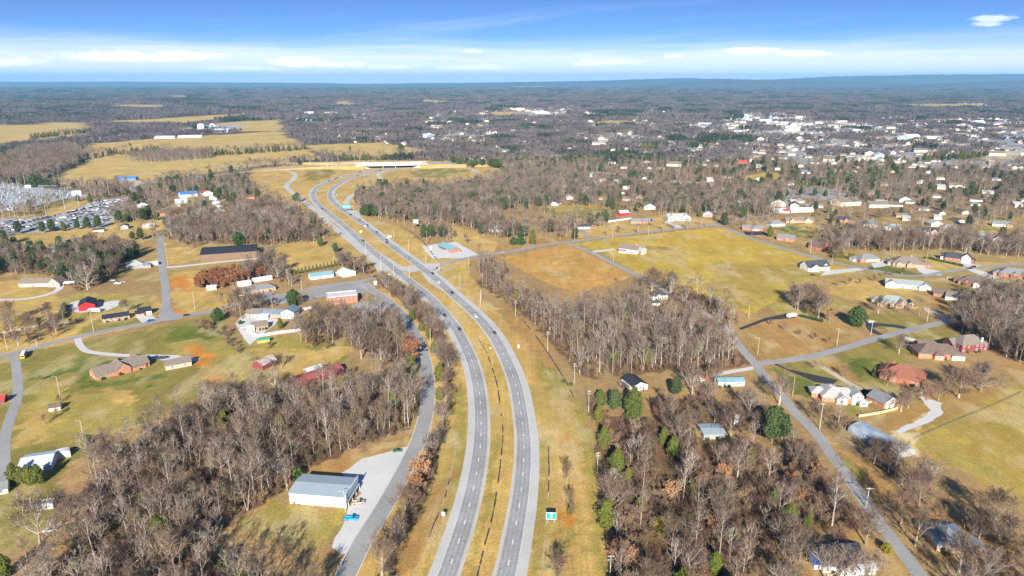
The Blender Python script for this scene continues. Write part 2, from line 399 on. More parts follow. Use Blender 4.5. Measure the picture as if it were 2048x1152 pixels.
# woods: outline in photo positions, spacing in metres, mixture of kinds, description, share of scrub under it
MIXW = ['tall0']*3+['tall1']*3+['tall2']*3+['tall3']*3+['tall4']*3+['tall5']*2+['wide2', 'wide0', 'wide1', 'small1', 'small0', 'cedar1']
MIXS = ['tall2', 'small0', 'small1', 'small2', 'small0', 'scrub1', 'scrub0', 'tall3', 'small1', 'wide2', 'small2', 'tall1', 'small0', 'scrub2', 'cedar1', 'tall0', 'leafbrown0', 'wide0', 'small1']
WOODS = [
 ([(165,1010),(175,985),(205,940),(245,912),(310,866),(430,806),(545,796),(600,806),(680,790),(705,772),(745,762),(812,772),(834,800),(832,830),(818,862),(745,888),(640,925),(590,952),(575,985),(480,1030),(440,1062),(438,1120),(490,1160),(570,1186),(640,1210),(600,1300),(-60,1320),(20,1230),(66,1170),(115,1118),(150,1075),(160,1035)], 6.6, MIXW, 'in the wood by the warehouse', 1.0),
 ([(950,566),(978,560),(1010,580),(1060,612),(1110,630),(1200,626),(1262,604),(1290,612),(1340,642),(1410,652),(1446,680),(1480,706),(1500,730),(1440,738),(1350,742),(1240,752),(1165,758),(1120,705),(1065,645),(1005,598)], 6.2, MIXW, 'in the wood below the gold field', .9),
 ([(1180,800),(1225,830),(1290,850),(1350,842),(1400,890),(1490,890),(1545,905),(1600,890),(1640,930),(1690,995),(1730,1050),(1750,1075),(1700,1060),(1640,1055),(1560,1070),(1510,1110),(1490,1180),(1480,1300),(1240,1300),(1220,1120),(1205,980),(1192,880)], 5.9, MIXS, 'in the thicket along the lane', 1.4),
 ([(1895,650),(1915,640),(1900,612),(1960,596),(2060,590),(2300,600),(2300,800),(2060,735),(1975,700),(1930,672)], 6.0, ['tall0', 'tall1', 'wide2', 'tall3', 'small1'], 'in the bare wood at the end of the suburban street', .4),
 ([(640,655),(700,640),(752,640),(800,668),(832,700),(838,728),(770,722),(700,690)], 6.5, ['tall0', 'tall1', 'wide2', 'small0'], 'beside the bend of the frontage road', .6),
 ([(-60,500),(0,485),(60,512),(120,500),(230,492),(270,515),(240,545),(200,570),(150,585),(118,555),(30,548),(-60,560)], 8.5, ['tall0', 'wide2', 'tall2', 'small0', 'pine1'], 'in the grove above the porch house', .5),
 ([(330,478),(345,440),(430,440),(500,418),(540,408),(585,440),(622,470),(640,484),(600,486),(520,492),(420,488),(390,495)], 7.5, ['tall0', 'wide2', 'tall2', 'small0'], 'in the grove behind the long dark-roofed building', .4),
 ([(-60,330),(0,325),(60,300),(148,296),(178,314),(112,348),(62,366),(-60,372)], 8.5, ['lite0', 'lite1', 'lite2'], 'in the dark wood beside the far pasture', 0),
 ([(706,398),(745,404),(830,396),(950,376),(1005,366),(1060,356),(1150,354),(1300,380),(1400,385),(1560,400),(1560,432),(1440,432),(1345,422),(1240,412),(1060,412),(985,425),(920,445),(860,440),(810,438),(725,428)], 8.0, ['lite0', 'lite1', 'lite2', 'lite0', 'tall2', 'pine1'], 'in the wood across the highway from the curve', .3),
 ([(240,322),(330,312),(430,308),(420,318),(300,326)], 8, ['lite0', 'lite1'], 'in the tree line across the pasture', 0),
 ([(420,309),(520,303),(610,296),(612,300),(520,307),(425,312)], 9, ['lite0', 'lite1', 'small1', 'cedar0'], 'in the hedgerow along the far pasture', 0),
 ([(150,318),(240,306),(340,300),(340,303),(240,310),(155,322)], 10, ['lite0', 'lite1', 'small1', 'cedar0'], 'in the hedgerow across the left pasture', 0),
 ([(60,276),(120,268),(180,262),(180,266),(120,272),(60,280)], 12, ['lite0', 'lite2', 'cedar0'], 'in the hedgerow of the far left field', 0),
 ([(640,312),(740,318),(850,310),(850,314),(740,322),(640,317)], 9, ['lite0', 'lite1', 'small1', 'cedar1'], 'in the tree row behind the bypass', 0),
 ([(1650,480),(1720,474),(1800,478),(2060,482),(2300,482),(2300,520),(2060,516),(1985,512),(1880,500),(1790,504),(1700,502),(1668,520),(1645,505)], 8, ['tall0', 'tall2', 'wide2', 'lite1'], 'in the belt behind the street of brick houses', .4),
 ([(1580,604),(1640,608),(1645,628),(1590,628)], 7, ['wide2', 'small1', 'tall2'], 'beside the parked camper', .3),
 ([(1420,610),(1480,640),(1460,660),(1425,640)], 6, ['tall0', 'small1'], 'at the corner of the yellow field', .5),
 ([(1840,1000),(1910,1040),(1990,1090),(2100,1150),(2100,1300),(1880,1300),(1850,1160),(1820,1080)], 10, ['wide2', 'small1', 'wide0', 'small0'], 'around the house by the lane corner', .4),
 ([(1500,1110),(1560,1080),(1600,1075),(1630,1120),(1600,1180),(1500,1250)], 8, ['wide2', 'small1', 'small0'], 'around the white house at the lower right', .5),
 ([(1650,845),(1690,852),(1715,862),(1705,885),(1730,905),(1800,945),(1790,955),(1690,895)], 6, ['wide2', 'small1', 'scrub1', 'tall2'], 'along the lane before the greenhouse', .8),
 ([(380,655),(440,650),(462,690),(492,705),(478,712),(440,672)], 4.5, ['scrub0', 'scrub1', 'small2'], 'along the hedge of the white-fenced yard', 0),
 ([(460,600),(520,588),(560,600),(548,628),(470,640),(440,625)], 9, ['wide2', 'tall2', 'small0'], 'around the house of the blue roof', .3),
 ([(585,640),(690,618),(700,640),(690,680),(620,700),(600,668)], 9, ['wide2', 'tall2', 'small0', 'scrub1'], 'inside the white-fenced yard', .5),
 ([(480,530),(548,520),(578,548),(590,575),(540,560),(490,560)], 8, ['wide2', 'small0', 'tall2'], 'around the cars by the grey-roofed house', .4),
 ([(880,445),(960,436),(1000,440),(1040,470),(1000,478),(960,462)], 8, ['tall0', 'wide2', 'small0'], 'behind the house with the parked trucks', .3),
 ([(958,520),(1020,545),(1000,560),(955,545)], 6, ['small0', 'scrub1', 'tall2'], 'at the tip of the wood by the crossroads', .5),
 ([(670,512),(700,525),(745,545),(740,550),(690,540)], 6.5, ['small0', 'scrub1', 'wide2'], 'by the highway above the teal-roofed building', .5),
 ([(1335,588),(1380,592),(1440,615),(1430,640),(1370,620)], 5, ['small0', 'small1', 'scrub1', 'tall4'], 'right of the dark-hipped white house', 1.0),
 ([(220,640),(0,640),(0,690),(60,690),(140,655)], 15, ['wide2', 'tall2', 'small0'], 'by the stone drive on the left', .2),
 ([(768,562),(790,578),(838,612),(872,650),(893,700),(902,745),(898,800),(890,850),(872,850),(872,770),(868,720),(850,675),(826,640),(800,605),(760,575)], 5.5, ['small0', 'small1', 'small2', 'scrub1', 'wide2'], 'on the strip beside the frontage road', 1.3),
 ([(862,880),(885,880),(872,940),(850,1000),(838,1040),(815,1075),(795,1130),(780,1180),(745,1180),(775,1110),(805,1040),(835,980)], 6.5, ['small0', 'small2', 'scrub1', 'small1'], 'along the lower frontage road', 1.2),
 ([(1300,800),(1400,800),(1500,800),(1545,830),(1570,870),(1480,865),(1390,850),(1310,840)], 7.5, ['small2', 'small0', 'small1', 'scrub1', 'wide2'], 'around the mobile homes in the wood', .5),
]
TOWN = [  # outline, wood keep share, number of houses, number of sheds, phrase
 ([(1440,268),(1440,232),(1560,226),(1640,240),(1760,246),(1760,268),(1600,274)], .30, 24, 26, 'in the far industrial quarter'),
 ([(1760,300),(1760,244),(1900,236),(2100,240),(2100,310)], .45, 40, 14, 'among the trees of the far right town'),
 ([(1480,330),(1480,282),(1760,276),(1800,330)], .6, 50, 3, 'on the wooded slope before the industrial quarter'),
 ([(850,285),(850,236),(910,212),(985,222),(985,290)], .5, 46, 3, 'in the far settlement behind the dark wood'),
 ([(585,248),(600,226),(760,226),(770,246),(690,252)], .45, 14, 8, 'along the far road left of the settlement'),
 ([(1020,236),(1030,216),(1135,216),(1140,234)], .3, 6, 12, 'at the far cluster in the middle of the horizon'),
 ([(1140,300),(1170,250),(1300,242),(1440,250),(1460,300),(1300,310)], .65, 40, 5, 'in the middle suburb among bare trees'),
 ([(330,268),(335,250),(480,246),(490,264)], .4, 16, 3, 'around the domed tank'),
 ([(1750,335),(1760,306),(2060,300),(2060,340)], .7, 24, 2, 'in the wooded upper right suburb'),
 ([(1480,420),(1500,372),(1750,360),(1800,400),(1680,430)], 1, 12, 0, 'deep in the right-hand woods'),
]
# ground cover colours (reflectance)
TAN, GOLD, ORANGEF = (.48, .325, .115), (.46, .325, .072), (.47, .275, .09)
LAWN, GREEN, OLIVE = (.235, .20, .058), (.115, .145, .030), (.33, .26, .078)
PAST, BROWNT, DIRT = (.50, .36, .135), (.36, .215, .085), (.50, .225, .06)
LITTER, YARD, PALE = (.15, .085, .05), (.33, .235, .095), (.50, .40, .22)
OLGOLD, FARW = (.37, .27, .075), (.125, .098, .085)

# (colour, open ground without woods?, outline in photo positions, edge raggedness in metres)
FIELDS = [
 (YARD, 0, [(1480,440),(2048,430),(2300,430),(2300,600),(1900,640),(1700,560),(1560,500)], 6),
 (YARD, 0, [(0,400),(330,400),(620,380),(640,480),(560,520),(330,560),(0,560)], 8),
 (TAN, 1, [(640,1300),(690,1160),(760,1030),(812,900),(835,780),(825,690),(795,640),(740,585),(790,566),(757,546),(715,520),(668,478),(622,430),(590,398),(548,372),(500,356),(500,338),(720,320),(1000,323),(960,345),(930,358),(850,360),(775,372),(712,388),(720,430),(790,450),(850,485),(880,520),(950,512),(935,535),(962,590),(1000,625),(1060,695),(1120,765),(1160,825),(1186,900),(1203,1000),(1218,1152),(1240,1300)], 2.5),
 (TAN, 1, [(770,378),(765,362),(800,345),(850,338),(1000,335),(1010,348),(960,364),(860,370)], 4),
 (TAN, 1, [(480,352),(560,345),(590,365),(575,385),(600,420),(640,455),(600,430),(560,400),(520,385)], 4),
 (OLIVE, 1, [(1143,770),(1160,800),(1185,880),(1198,950),(1212,1070),(1222,1180),(1196,1180),(1180,1000),(1166,900),(1150,830)], 2),
 (OLIVE, 1, [(1070,700),(1100,730),(1140,770),(1140,800),(1110,800),(1085,770)], 4),
 (LAWN, 1, [(1092,728),(1122,740),(1136,765),(1118,775),(1098,760)], 4),
 (OLIVE, 1, [(1075,870),(1100,870),(1100,1000),(1092,1100),(1060,1200),(1056,1150),(1068,1050),(1078,950)], 2),
 (OLIVE, 1, [(1100,1060),(1140,1050),(1150,1110),(1090,1160)], 5),
 (OLIVE, 1, [(930,770),(938,900),(915,1000),(850,1160),(835,1160),(890,1000),(912,880),(905,780)], 2),
 (OLIVE, 1, [(985,870),(1002,870),(985,1000),(940,1160),(925,1160),(970,1000)], 1.5),
 (DIRT, 1, [(1120,865),(1146,862),(1140,885),(1110,892)], 4),
 (DIRT, 1, [(1124,1018),(1138,1010),(1148,1040),(1152,1062),(1132,1060),(1120,1040)], 4),
 (BROWNT, 1, [(1000,600),(1040,640),(1090,700),(1130,760),(1118,760),(1070,700),(1020,645)], 2.5),
 (BROWNT, 1, [(905,930),(915,960),(890,1040),(850,1110),(820,1160),(760,1160),(800,1080),(850,1000)], 3),
 (BROWNT, 1, [(690,1130),(735,1040),(815,900),(835,800),(830,900),(770,1030),(720,1130)], 2),
 (BROWNT, 1, [(560,975),(640,928),(740,892),(800,880),(815,890),(740,915),(680,945),(615,985)], 3),
 (LAWN, 1, [(740,580),(780,600),(772,612),(735,598)], 2),
 (OLIVE, 1, [(480,1036),(545,1004),(600,1012),(690,1020),(700,1025),(690,1060),(655,1095),(600,1090),(540,1075),(490,1060)], 3),
 (LAWN, 1, [(660,1060),(692,1040),(690,1058),(668,1085)], 3),
 (GOLD, 1, [(1145,488),(1225,476),(1435,454),(1470,466),(1540,488),(1620,516),(1712,538),(1700,552),(1640,552),(1600,568),(1555,602),(1500,628),(1420,604),(1370,570),(1300,560),(1275,548),(1210,508)], 1.5),
 (OLGOLD, 1, [(1420,520),(1620,530),(1600,565),(1555,600),(1500,625),(1420,600)], 12),
 (LAWN, 1, [(1270,495),(1330,494),(1345,500),(1280,503)], 4),
 (OLIVE, 1, [(1590,532),(1670,548),(1640,560),(1590,560)], 5),
 (ORANGEF, 1, [(1000,516),(1125,489),(1140,490),(1180,509),(1262,550),(1240,562),(1160,585),(1105,572),(1035,535)], 2),
 (TAN, 1, [(1150,478),(1170,455),(1255,440),(1330,430),(1420,436),(1430,449),(1240,470)], 4),
 (LAWN, 1, [(1085,418),(1130,410),(1200,412),(1240,425),(1205,442),(1120,440)], 4),
 (OLIVE, 1, [(1090,412),(1185,408),(1200,418),(1120,425)], 4),
 (BROWNT, 1, [(1000,495),(1060,475),(1130,470),(1140,480),(1040,500)], 5),
 (TAN, 1, [(900,452),(945,462),(1000,488),(990,503),(950,505),(905,478)], 3),
 (OLIVE, 1, [(1530,615),(1560,600),(1650,608),(1700,600),(1720,615),(1640,625),(1560,632)], 4),
 (BROWNT, 1, [(1478,662),(1500,640),(1600,632),(1690,650),(1705,672),(1650,700),(1560,716),(1515,718)], 2),
 (LAWN, 1, [(1735,628),(1800,625),(1862,640),(1838,656),(1788,662),(1735,655)], 3),
 (TAN, 1, [(1660,560),(1760,562),(1830,580),(1830,620),(1740,605),(1660,590)], 5),
 (BROWNT, 1, [(1840,575),(1900,590),(1900,630),(1850,625)], 5),
 (GREEN, 1, [(1722,535),(1770,528),(1790,535),(1850,550),(1845,556),(1762,545)], 2),
 (GOLD, 1, [(1850,512),(1890,520),(1932,535),(1880,545),(1850,535)], 2),
 (TAN, 1, [(1930,520),(2000,526),(2048,525),(1960,538),(1935,530)], 2),
 (GREEN, 1, [(1545,455),(1580,450),(1600,458),(1625,470),(1620,478),(1580,468)], 4),
 (TAN, 1, [(1590,450),(1650,440),(1668,448),(1610,462)], 4),
 (GREEN, 1, [(1930,458),(1975,458),(1985,465),(1940,470)], 4),
 (PALE, 1, [(1870,455),(1980,462),(1985,475),(1930,475),(1870,470)], 4),
 (LAWN, 1, [(1525,740),(1585,722),(1640,712),(1780,672),(1850,657),(1912,648),(1905,680),(1830,700),(1800,735),(1790,790),(1730,800),(1640,775),(1575,745)], 3),
 (GREEN, 1, [(1560,745),(1610,760),(1640,775),(1635,800),(1590,790),(1560,768)], 4),
 (GREEN, 1, [(1690,720),(1740,715),(1752,750),(1720,760),(1680,738)], 4),
 (BROWNT, 1, [(1640,708),(1690,730),(1760,790),(1745,795),(1660,745)], 3),
 (LAWN, 1, [(1690,795),(1745,800),(1760,815),(1700,830),(1680,815)], 2),
 (BROWNT, 1, [(1715,835),(1860,795),(1900,800),(1870,850),(1780,870),(1725,862)], 4),
 (PALE, 1, [(1770,880),(1830,840),(1900,800),(1920,810),(1850,860),(1830,900),(1800,910)], 5),
 (OLGOLD, 1, [(1828,880),(1900,815),(2000,775),(2080,750),(2500,760),(2500,1060),(2120,1050),(2048,1020),(1990,975),(1900,935),(1840,900)], 2.5),
 (BROWNT, 1, [(1840,800),(1950,770),(2048,715),(2400,720),(2400,760),(2060,765),(1960,800),(1870,850)], 4),
 (OLIVE, 1, [(1835,865),(1900,890),(2000,950),(2060,1010),(1990,960),(1900,930),(1830,895)], 3),
 (BROWNT, 1, [(1640,862),(1690,900),(1740,955),(1830,1000),(1900,1020),(2048,1110),(2048,1300),(1980,1300),(1880,1100),(1790,1040),(1720,970)], 4),
 (LAWN, 1, [(1682,912),(1705,920),(1735,955),(1722,962),(1695,940)], 3),
 (BROWNT, 0, [(1580,1075),(1640,1060),(1720,1060),(1800,1110),(1840,1200),(1560,1250)], 5),
 (OLIVE, 1, [(1480,1160),(1545,1090),(1575,1085),(1590,1130),(1560,1180),(1500,1250)], 4),
 (LAWN, 1, [(0,715),(150,688),(330,652),(412,630),(445,640),(462,690),(500,696),(560,690),(700,680),(705,712),(610,772),(545,760),(440,772),(300,842),(232,868),(195,905),(150,920),(112,960),(120,1010),(85,1050),(50,1085),(-60,1110),(-200,1110),(-200,740)], 3),
 (OLIVE, 1, [(40,790),(120,770),(240,800),(300,830),(225,870),(150,900),(45,900)], 9),
 (OLIVE, 1, [(330,690),(400,660),(470,700),(520,760),(440,768),(400,740)], 8),
 (TAN, 1, [(45,830),(80,815),(110,870),(60,900),(35,890)], 5),
 (TAN, 1, [(200,770),(270,775),(290,800),(230,815)], 8),
 (GREEN, 1, [(170,715),(230,715),(255,722),(195,745),(185,762),(270,758),(300,745),(315,760),(220,780),(165,770),(130,740)], 7),
 (GREEN, 1, [(50,745),(110,730),(150,740),(120,760),(60,765)], 6),
 (GREEN, 1, [(330,660),(420,650),(450,670),(400,675),(340,680)], 6),
 (DIRT, 1, [(372,695),(400,690),(425,710),(420,730),(445,760),(430,755),(395,728)], 5),
 (TAN, 1, [(500,700),(560,690),(600,700),(690,690),(700,712),(600,770),(560,758),(520,720)], 5),
 (OLIVE, 1, [(480,682),(600,672),(640,690),(540,700)], 5),
 (TAN, 1, [(-100,575),(30,560),(120,590),(160,600),(318,590),(330,642),(180,678),(80,697),(-100,730)], 5),
 (LAWN, 1, [(180,645),(280,632),(300,642),(210,665),(150,672)], 3),
 (OLIVE, 1, [(120,600),(160,590),(300,585),(315,620),(240,620),(150,640)], 6),
 (TAN, 1, [(338,545),(395,540),(420,575),(470,600),(425,628),(350,636)], 5),
 (DIRT, 1, [(336,555),(365,550),(385,570),(380,582),(345,585)], 5),
 (DIRT, 1, [(345,612),(370,618),(375,630),(348,628)], 3),
 (TAN, 1, [(330,495),(395,495),(400,520),(335,530)], 3),
 (TAN, 1, [(525,500),(600,482),(640,478),(690,515),(660,528),(580,545),(548,520)], 3),
 (TAN, 1, [(0,478),(90,455),(200,450),(330,440),(330,465),(250,478),(120,490),(60,505),(0,520)], 6),
 (TAN, 1, [(60,440),(100,420),(165,400),(182,405),(120,432)], 3),
 (PAST, 1, [(100,372),(120,345),(190,320),(250,312),(430,300),(600,288),(645,318),(520,332),(380,352),(280,366),(180,372)], 6),
 (PAST, 1, [(160,312),(180,288),(330,276),(560,262),(612,292),(600,302),(420,306),(230,322),(170,325)], 10),
 (PAST, 1, [(-40,296),(-40,262),(100,245),(180,246),(172,272),(60,285)], 15),
 (PAST, 1, [(-60,250),(-60,262),(60,262),(110,250)], 15),
 (PAST, 1, [(430,246),(560,240),(565,262),(480,263),(440,258)], 15),
 (PAST, 1, [(605,290),(760,285),(855,300),(850,308),(720,316),(645,306)], 10),
 (PAST, 1, [(220,242),(330,238),(470,228),(480,234),(400,246),(230,250)], 20),
 (PAST, 1, [(212,216),(245,211),(330,212),(340,216),(300,220)], 30),
 (PAST, 1, [(320,195),(345,190),(375,192),(370,198)], 40),
 (PAST, 1, [(650,208),(690,202),(720,208),(700,213)], 40),
 (PAST, 1, [(755,208),(790,204),(790,209)], 40), (PAST, 1, [(830,206),(850,199),(885,201),(900,207)], 40),
 (PAST, 1, [(960,232),(990,222),(1065,220),(1090,230),(1030,236)], 30),
 (PAST, 1, [(1175,246),(1210,240),(1290,244),(1280,250),(1200,252)], 30),
 (PAST, 1, [(1820,216),(1825,210),(1970,211),(1960,216)], 30),
 (PAST, 1, [(1020,173),(1095,171),(1090,176),(1020,177)], 100),
 (LAWN, 1, [(612,342),(660,338),(675,345),(640,362),(610,360)], 5),
 (LAWN, 1, [(815,343),(870,333),(940,340),(880,356),(830,354)], 6),
 (GOLD, 1, [(1475,356),(1520,346),(1562,347),(1570,356),(1500,363)], 5),
 (LAWN, 1, [(1570,318),(1620,316),(1640,322),(1590,326)], 8),
 (PAST, 1, [(1860,325),(1960,312),(2048,310),(2048,322),(1900,332)], 8),
]
OPEN = []
for col, op, pts, rag in FIELDS:
    w = [spot(*p) for p in pts]
    if op: OPEN.append(w)

TOWNW = [(t[1], [spot(*p) for p in t[0]]) for t in TOWN]
def axis(dense0, dense1, step, lo, hi, grow):
    a = list(np.arange(dense0, dense1+step*.5, step))
    s = step; x = a[-1]; up = []
    while x < hi:
        s *= grow; x += s; up.append(x)
    s = step; x = a[0]; dn = []
    while x > lo:
        s *= grow; x -= s; dn.append(x)
    return np.array(dn[::-1]+a+up)

def build_ground():
    xs = axis(-420, 470, 2.0, -40000, 40000, 1.035)
    ys = axis(190, 720, 2.0, -2500, 33500, 1.016)
    X, Y = np.meshgrid(xs, ys)
    X = X.ravel(); Y = Y.ravel(); n = X.size
    D = np.hypot(X, Y)
    col = np.empty((n, 4), np.float32); col[:, 3] = 1
    t = fbm(X/35, Y/35, 3)[:, None]; base = np.array((.33, .225, .105))*(0.75+.5*t)
    o = fbm(X/9, Y/9, 9)[:, None]
    base = base*(1-.35*(o > .58)) + np.array((.36, .21, .09))*(.35*(o > .58))
    far = np.clip((D-900)/900, 0, 1)[:, None]
    fw = np.array(FARW)*(0.7+.6*fbm(X/160, Y/420, 5)[:, None])
    dk = fbm(X/900, Y/2600, 12)[:, None]
    fw = fw*np.where(dk > .6, .72, 1.0)
    base = base*(1-far)+fw*far
    vf = np.clip((D-6500)/1500, 0, 1)[:, None]
    fx = fbm(X/1500, Y/3000, 31)[:, None]; fy = fbm(X/500, Y/900, 37)[:, None]
    pale = ((fx > .55) & (fy > .60)).astype(float)*vf
    base = base*(1-.6*pale)+np.array((.30, .24, .16))*.6*pale
    col[:, :3] = base
    for c, op, pts, rag in [(LITTER, 0, w_[0], 3) for w_ in WOODS if w_[1] < 8]+FIELDS:
        w = [spot(*p) for p in pts]
        wx = [p[0] for p in w]; wy = [p[1] for p in w]
        sel = np.nonzero((X > min(wx)-3*rag) & (X < max(wx)+3*rag) & (Y > min(wy)-3*rag) & (Y < max(wy)+3*rag))[0]
        if not len(sel): continue
        sx, sy = X[sel], Y[sel]; q = max(rag*2.2, 4)
        jx = sx+rag*2.2*(fbm(sx/q, sy/q, 21)-.5)*2; jy = sy+rag*2.2*(fbm(sx/q, sy/q, 47)-.5)*2
        k = sel[inside(jx, jy, w)]
        if not len(k): continue
        kx, ky = X[k], Y[k]
        a = fbm(kx/22, ky/22, 61)[:, None]; b = fbm(kx/7, ky/7, 71)[:, None]; g = fbm(kx/34, ky/48, 83)[:, None]
        cc = np.array(c)*1.0*(.80+.4*a)*(.85+.3*b)
        s = np.clip((g-.5)*5, 0, 1)*.30          # greener and browner drifts of the grass
        cc = cc*(1-s)+np.array(LAWN)*s
        s = np.clip((.44-g)*4, 0, 1)*.35
        cc = cc*(1-s)+np.array(BROWNT)*s
        pz = fbm(kx/15, ky/26, 97)[:, None]; s = np.clip((pz-.55)*7, 0, 1)*.5      # bleached straw
        cc = cc*(1-s)+np.array(PALE)*s
        col[k, :3] = cc
    for keep, w in TOWNW:
        sel = np.nonzero(inside(X, Y, w))[0]
        if not len(sel): continue
        kx, ky = X[sel], Y[sel]; a = fbm(kx/60, ky/110, 131)[:, None]; b = fbm(kx/45, ky/90, 137)[:, None]
        cc = col[sel, :3]; k = (1.05-keep)
        cc = np.where(a > (.62-.22*k if w is not TOWNW[0][1] else .34), np.array((.34, .33, .31) if w is not TOWNW[0][1] else (.46, .48, .48))*(.7+.6*b), cc); cc = np.where((a < .42) & (b > .5), np.array(YARD), cc)
        col[sel, :3] = cc
    # low relief far out only
    Z = np.zeros(n)
    f = np.clip((D-2600)/2500, 0, 1)
    Z += f*(fbm(X/1400, Y/1400, 91)-.5)*46
    nx, ny = len(xs), len(ys)
    co = np.stack([X, Y, Z], 1).astype(np.float32)
    i = np.arange(nx*ny).reshape(ny, nx)
    q = np.stack([i[:-1, :-1], i[:-1, 1:], i[1:, 1:], i[1:, :-1]], -1).reshape(-1, 4)
    me = bpy.data.meshes.new('ground')
    me.vertices.add(n); me.vertices.foreach_set('co', co.ravel())
    me.loops.add(q.size); me.loops.foreach_set('vertex_index', q.ravel().astype(np.int32))
    me.polygons.add(len(q)); me.polygons.foreach_set('loop_start', np.arange(0, q.size, 4, dtype=np.int32))
    me.polygons.foreach_set('use_smooth', np.ones(len(q), bool))
    me.update()
    at = me.color_attributes.new('cover', 'FLOAT_COLOR', 'POINT'); at.data.foreach_set('color', col.ravel())
    m = bpy.data.materials.new('ground_cover'); m.use_nodes = True
    nt = m.node_tree; b = nt.nodes['Principled BSDF']; b.inputs['Roughness'].default_value = .95; b.inputs['Specular IOR Level'].default_value = .1
    N, L = nt.nodes.new, nt.links.new
    ca = N('ShaderNodeVertexColor'); ca.layer_name = 'cover'
    geo = N('ShaderNodeNewGeometry')
    def nz(sc, d=5, st=(1, 1, 1), turn=0):
        mp = N('ShaderNodeMapping'); mp.inputs['Rotation'].default_value = (0, 0, turn); mp.inputs['Scale'].default_value = st; L(geo.outputs['Position'], mp.inputs[0])
        k = N('ShaderNodeTexNoise'); k.inputs['Scale'].default_value = sc; k.inputs['Detail'].default_value = d; k.inputs['Roughness'].default_value = .65
        L(mp.outputs[0], k.inputs['Vector']); return k
    def mr(v, a, bb, c, d):
        k = N('ShaderNodeMapRange'); L(v, k.inputs['Value'])
        for kk, x in zip(('From Min', 'From Max', 'To Min', 'To Max'), (a, bb, c, d)): k.inputs[kk].default_value = x
        return k.outputs[0]
    def mul(a, bb):
        k = N('ShaderNodeMath'); k.operation = 'MULTIPLY'; L(a, k.inputs[0]); L(bb, k.inputs[1]); return k.outputs[0]
    n1 = nz(.9, 6); n4 = nz(.35, 3, (1, .04, 1), .9); n2 = nz(.16, 6); n3 = nz(.05, 4, (1, .35, 1))
    f = mul(mul(mr(n1.outputs['Fac'], .25, .75, .6, 1.4), mr(n2.outputs['Fac'], .3, .7, .86, 1.14)), mr(n3.outputs['Fac'], .3, .7, .92, 1.08))
    f = mul(f, mr(n4.outputs['Fac'], .3, .7, .91, 1.09))       # mowing and wheel lines
    vs = N('ShaderNodeVectorMath'); vs.operation = 'SCALE'; L(ca.outputs['Color'], vs.inputs[0]); L(f, vs.inputs['Scale'])
    # faint hue drift between straw and green
    hs = N('ShaderNodeHueSaturation'); L(vs.outputs[0], hs.inputs['Color'])
    L(mr(nz(.11, 5).outputs['Fac'], .3, .7, .488, .512), hs.inputs['Hue'])
    hs.inputs['Saturation'].default_value = 1.05
    L(hs.outputs[0], b.inputs['Base Color'])
    bp = N('ShaderNodeBump'); bp.inputs['Strength'].default_value = .35; bp.inputs['Distance'].default_value = .25
    L(n1.outputs['Fac'], bp.inputs['Height']); L(bp.outputs[0], b.inputs['Normal'])
    me.materials.append(m)
    o = link('ground', me); tag(o, kind='structure')
build_ground()

def build_hills():
    """the long plateau on the far right horizon and two lower ridges before it"""
    def ridge(prof, D, depth, seed, rough):
        pxs = np.linspace(prof[0][0], prof[-1][0], 240)
        top = np.interp(pxs, [p[0] for p in prof], [p[1] for p in prof])
        mb = MB(); rows = []
        for j in range(13):
            u = j/12.0
            dd = D+(u-.5)*depth
            h = math.sin(math.pi*u)**.8
            row = []
            for i, (px, ty) in enumerate(zip(pxs, top)):
                az = math.atan((px-CX)/(F/cp))
                t = D/(F/cp)
                z = max(H0+(HOR-ty)*cp*t, 0)*h
                z *= 1+rough*(float(vnoise(np.array([px/9.0]), np.array([j*.9]), seed)[0])-.5)
                row.append((dd*math.tan(az), dd, z-3))
            rows.append(row)
        n = 240
        for r in rows: mb.v += r
        for j in range(12):
            for i in range(n-1):
                mb.f.append((j*n+i, j*n+i+1, (j+1)*n+i+1, (j+1)*n+i)); mb.m.append(0)
        return mb
    hm = mat('hill_woods', (.085, .075, .062), 1.0, noise=.004, amt=.3)
    for prof, D, dp, sd, rg in (
        ([(900,166),(1000,164.5),(1120,162.5),(1200,161),(1290,158),(1370,156),(1420,157),(1490,158.5),(1540,159),(1600,156),(1660,153),(1750,151),(1850,149),(1950,148.5),(2048,147),(2250,146),(2500,150)], 23000, 5000, 5, .10),
        ([(1280,170),(1340,166),(1400,162),(1480,160),(1560,160.5),(1640,161.5),(1720,163),(1800,166),(1860,170)], 17500, 3000, 8, .12),
        ([(1760,172),(1850,168),(1950,164),(2048,161),(2200,158),(2400,163)], 14500, 2600, 11, .12),
        ([(700,168),(800,166.5),(900,165.5),(1000,166),(1060,165),(1130,166),(1200,168)], 26000, 4000, 14, .2),
        ([(-500,166),(-200,163.5),(0,163),(120,163.5),(240,163),(400,164.5),(520,165),(640,166),(700,167)], 26000, 4000, 16, .15)):
        o = ridge(prof, D, dp, sd, rg).obj('hills', hm, None, True); tag(o, kind='structure')
build_hills()

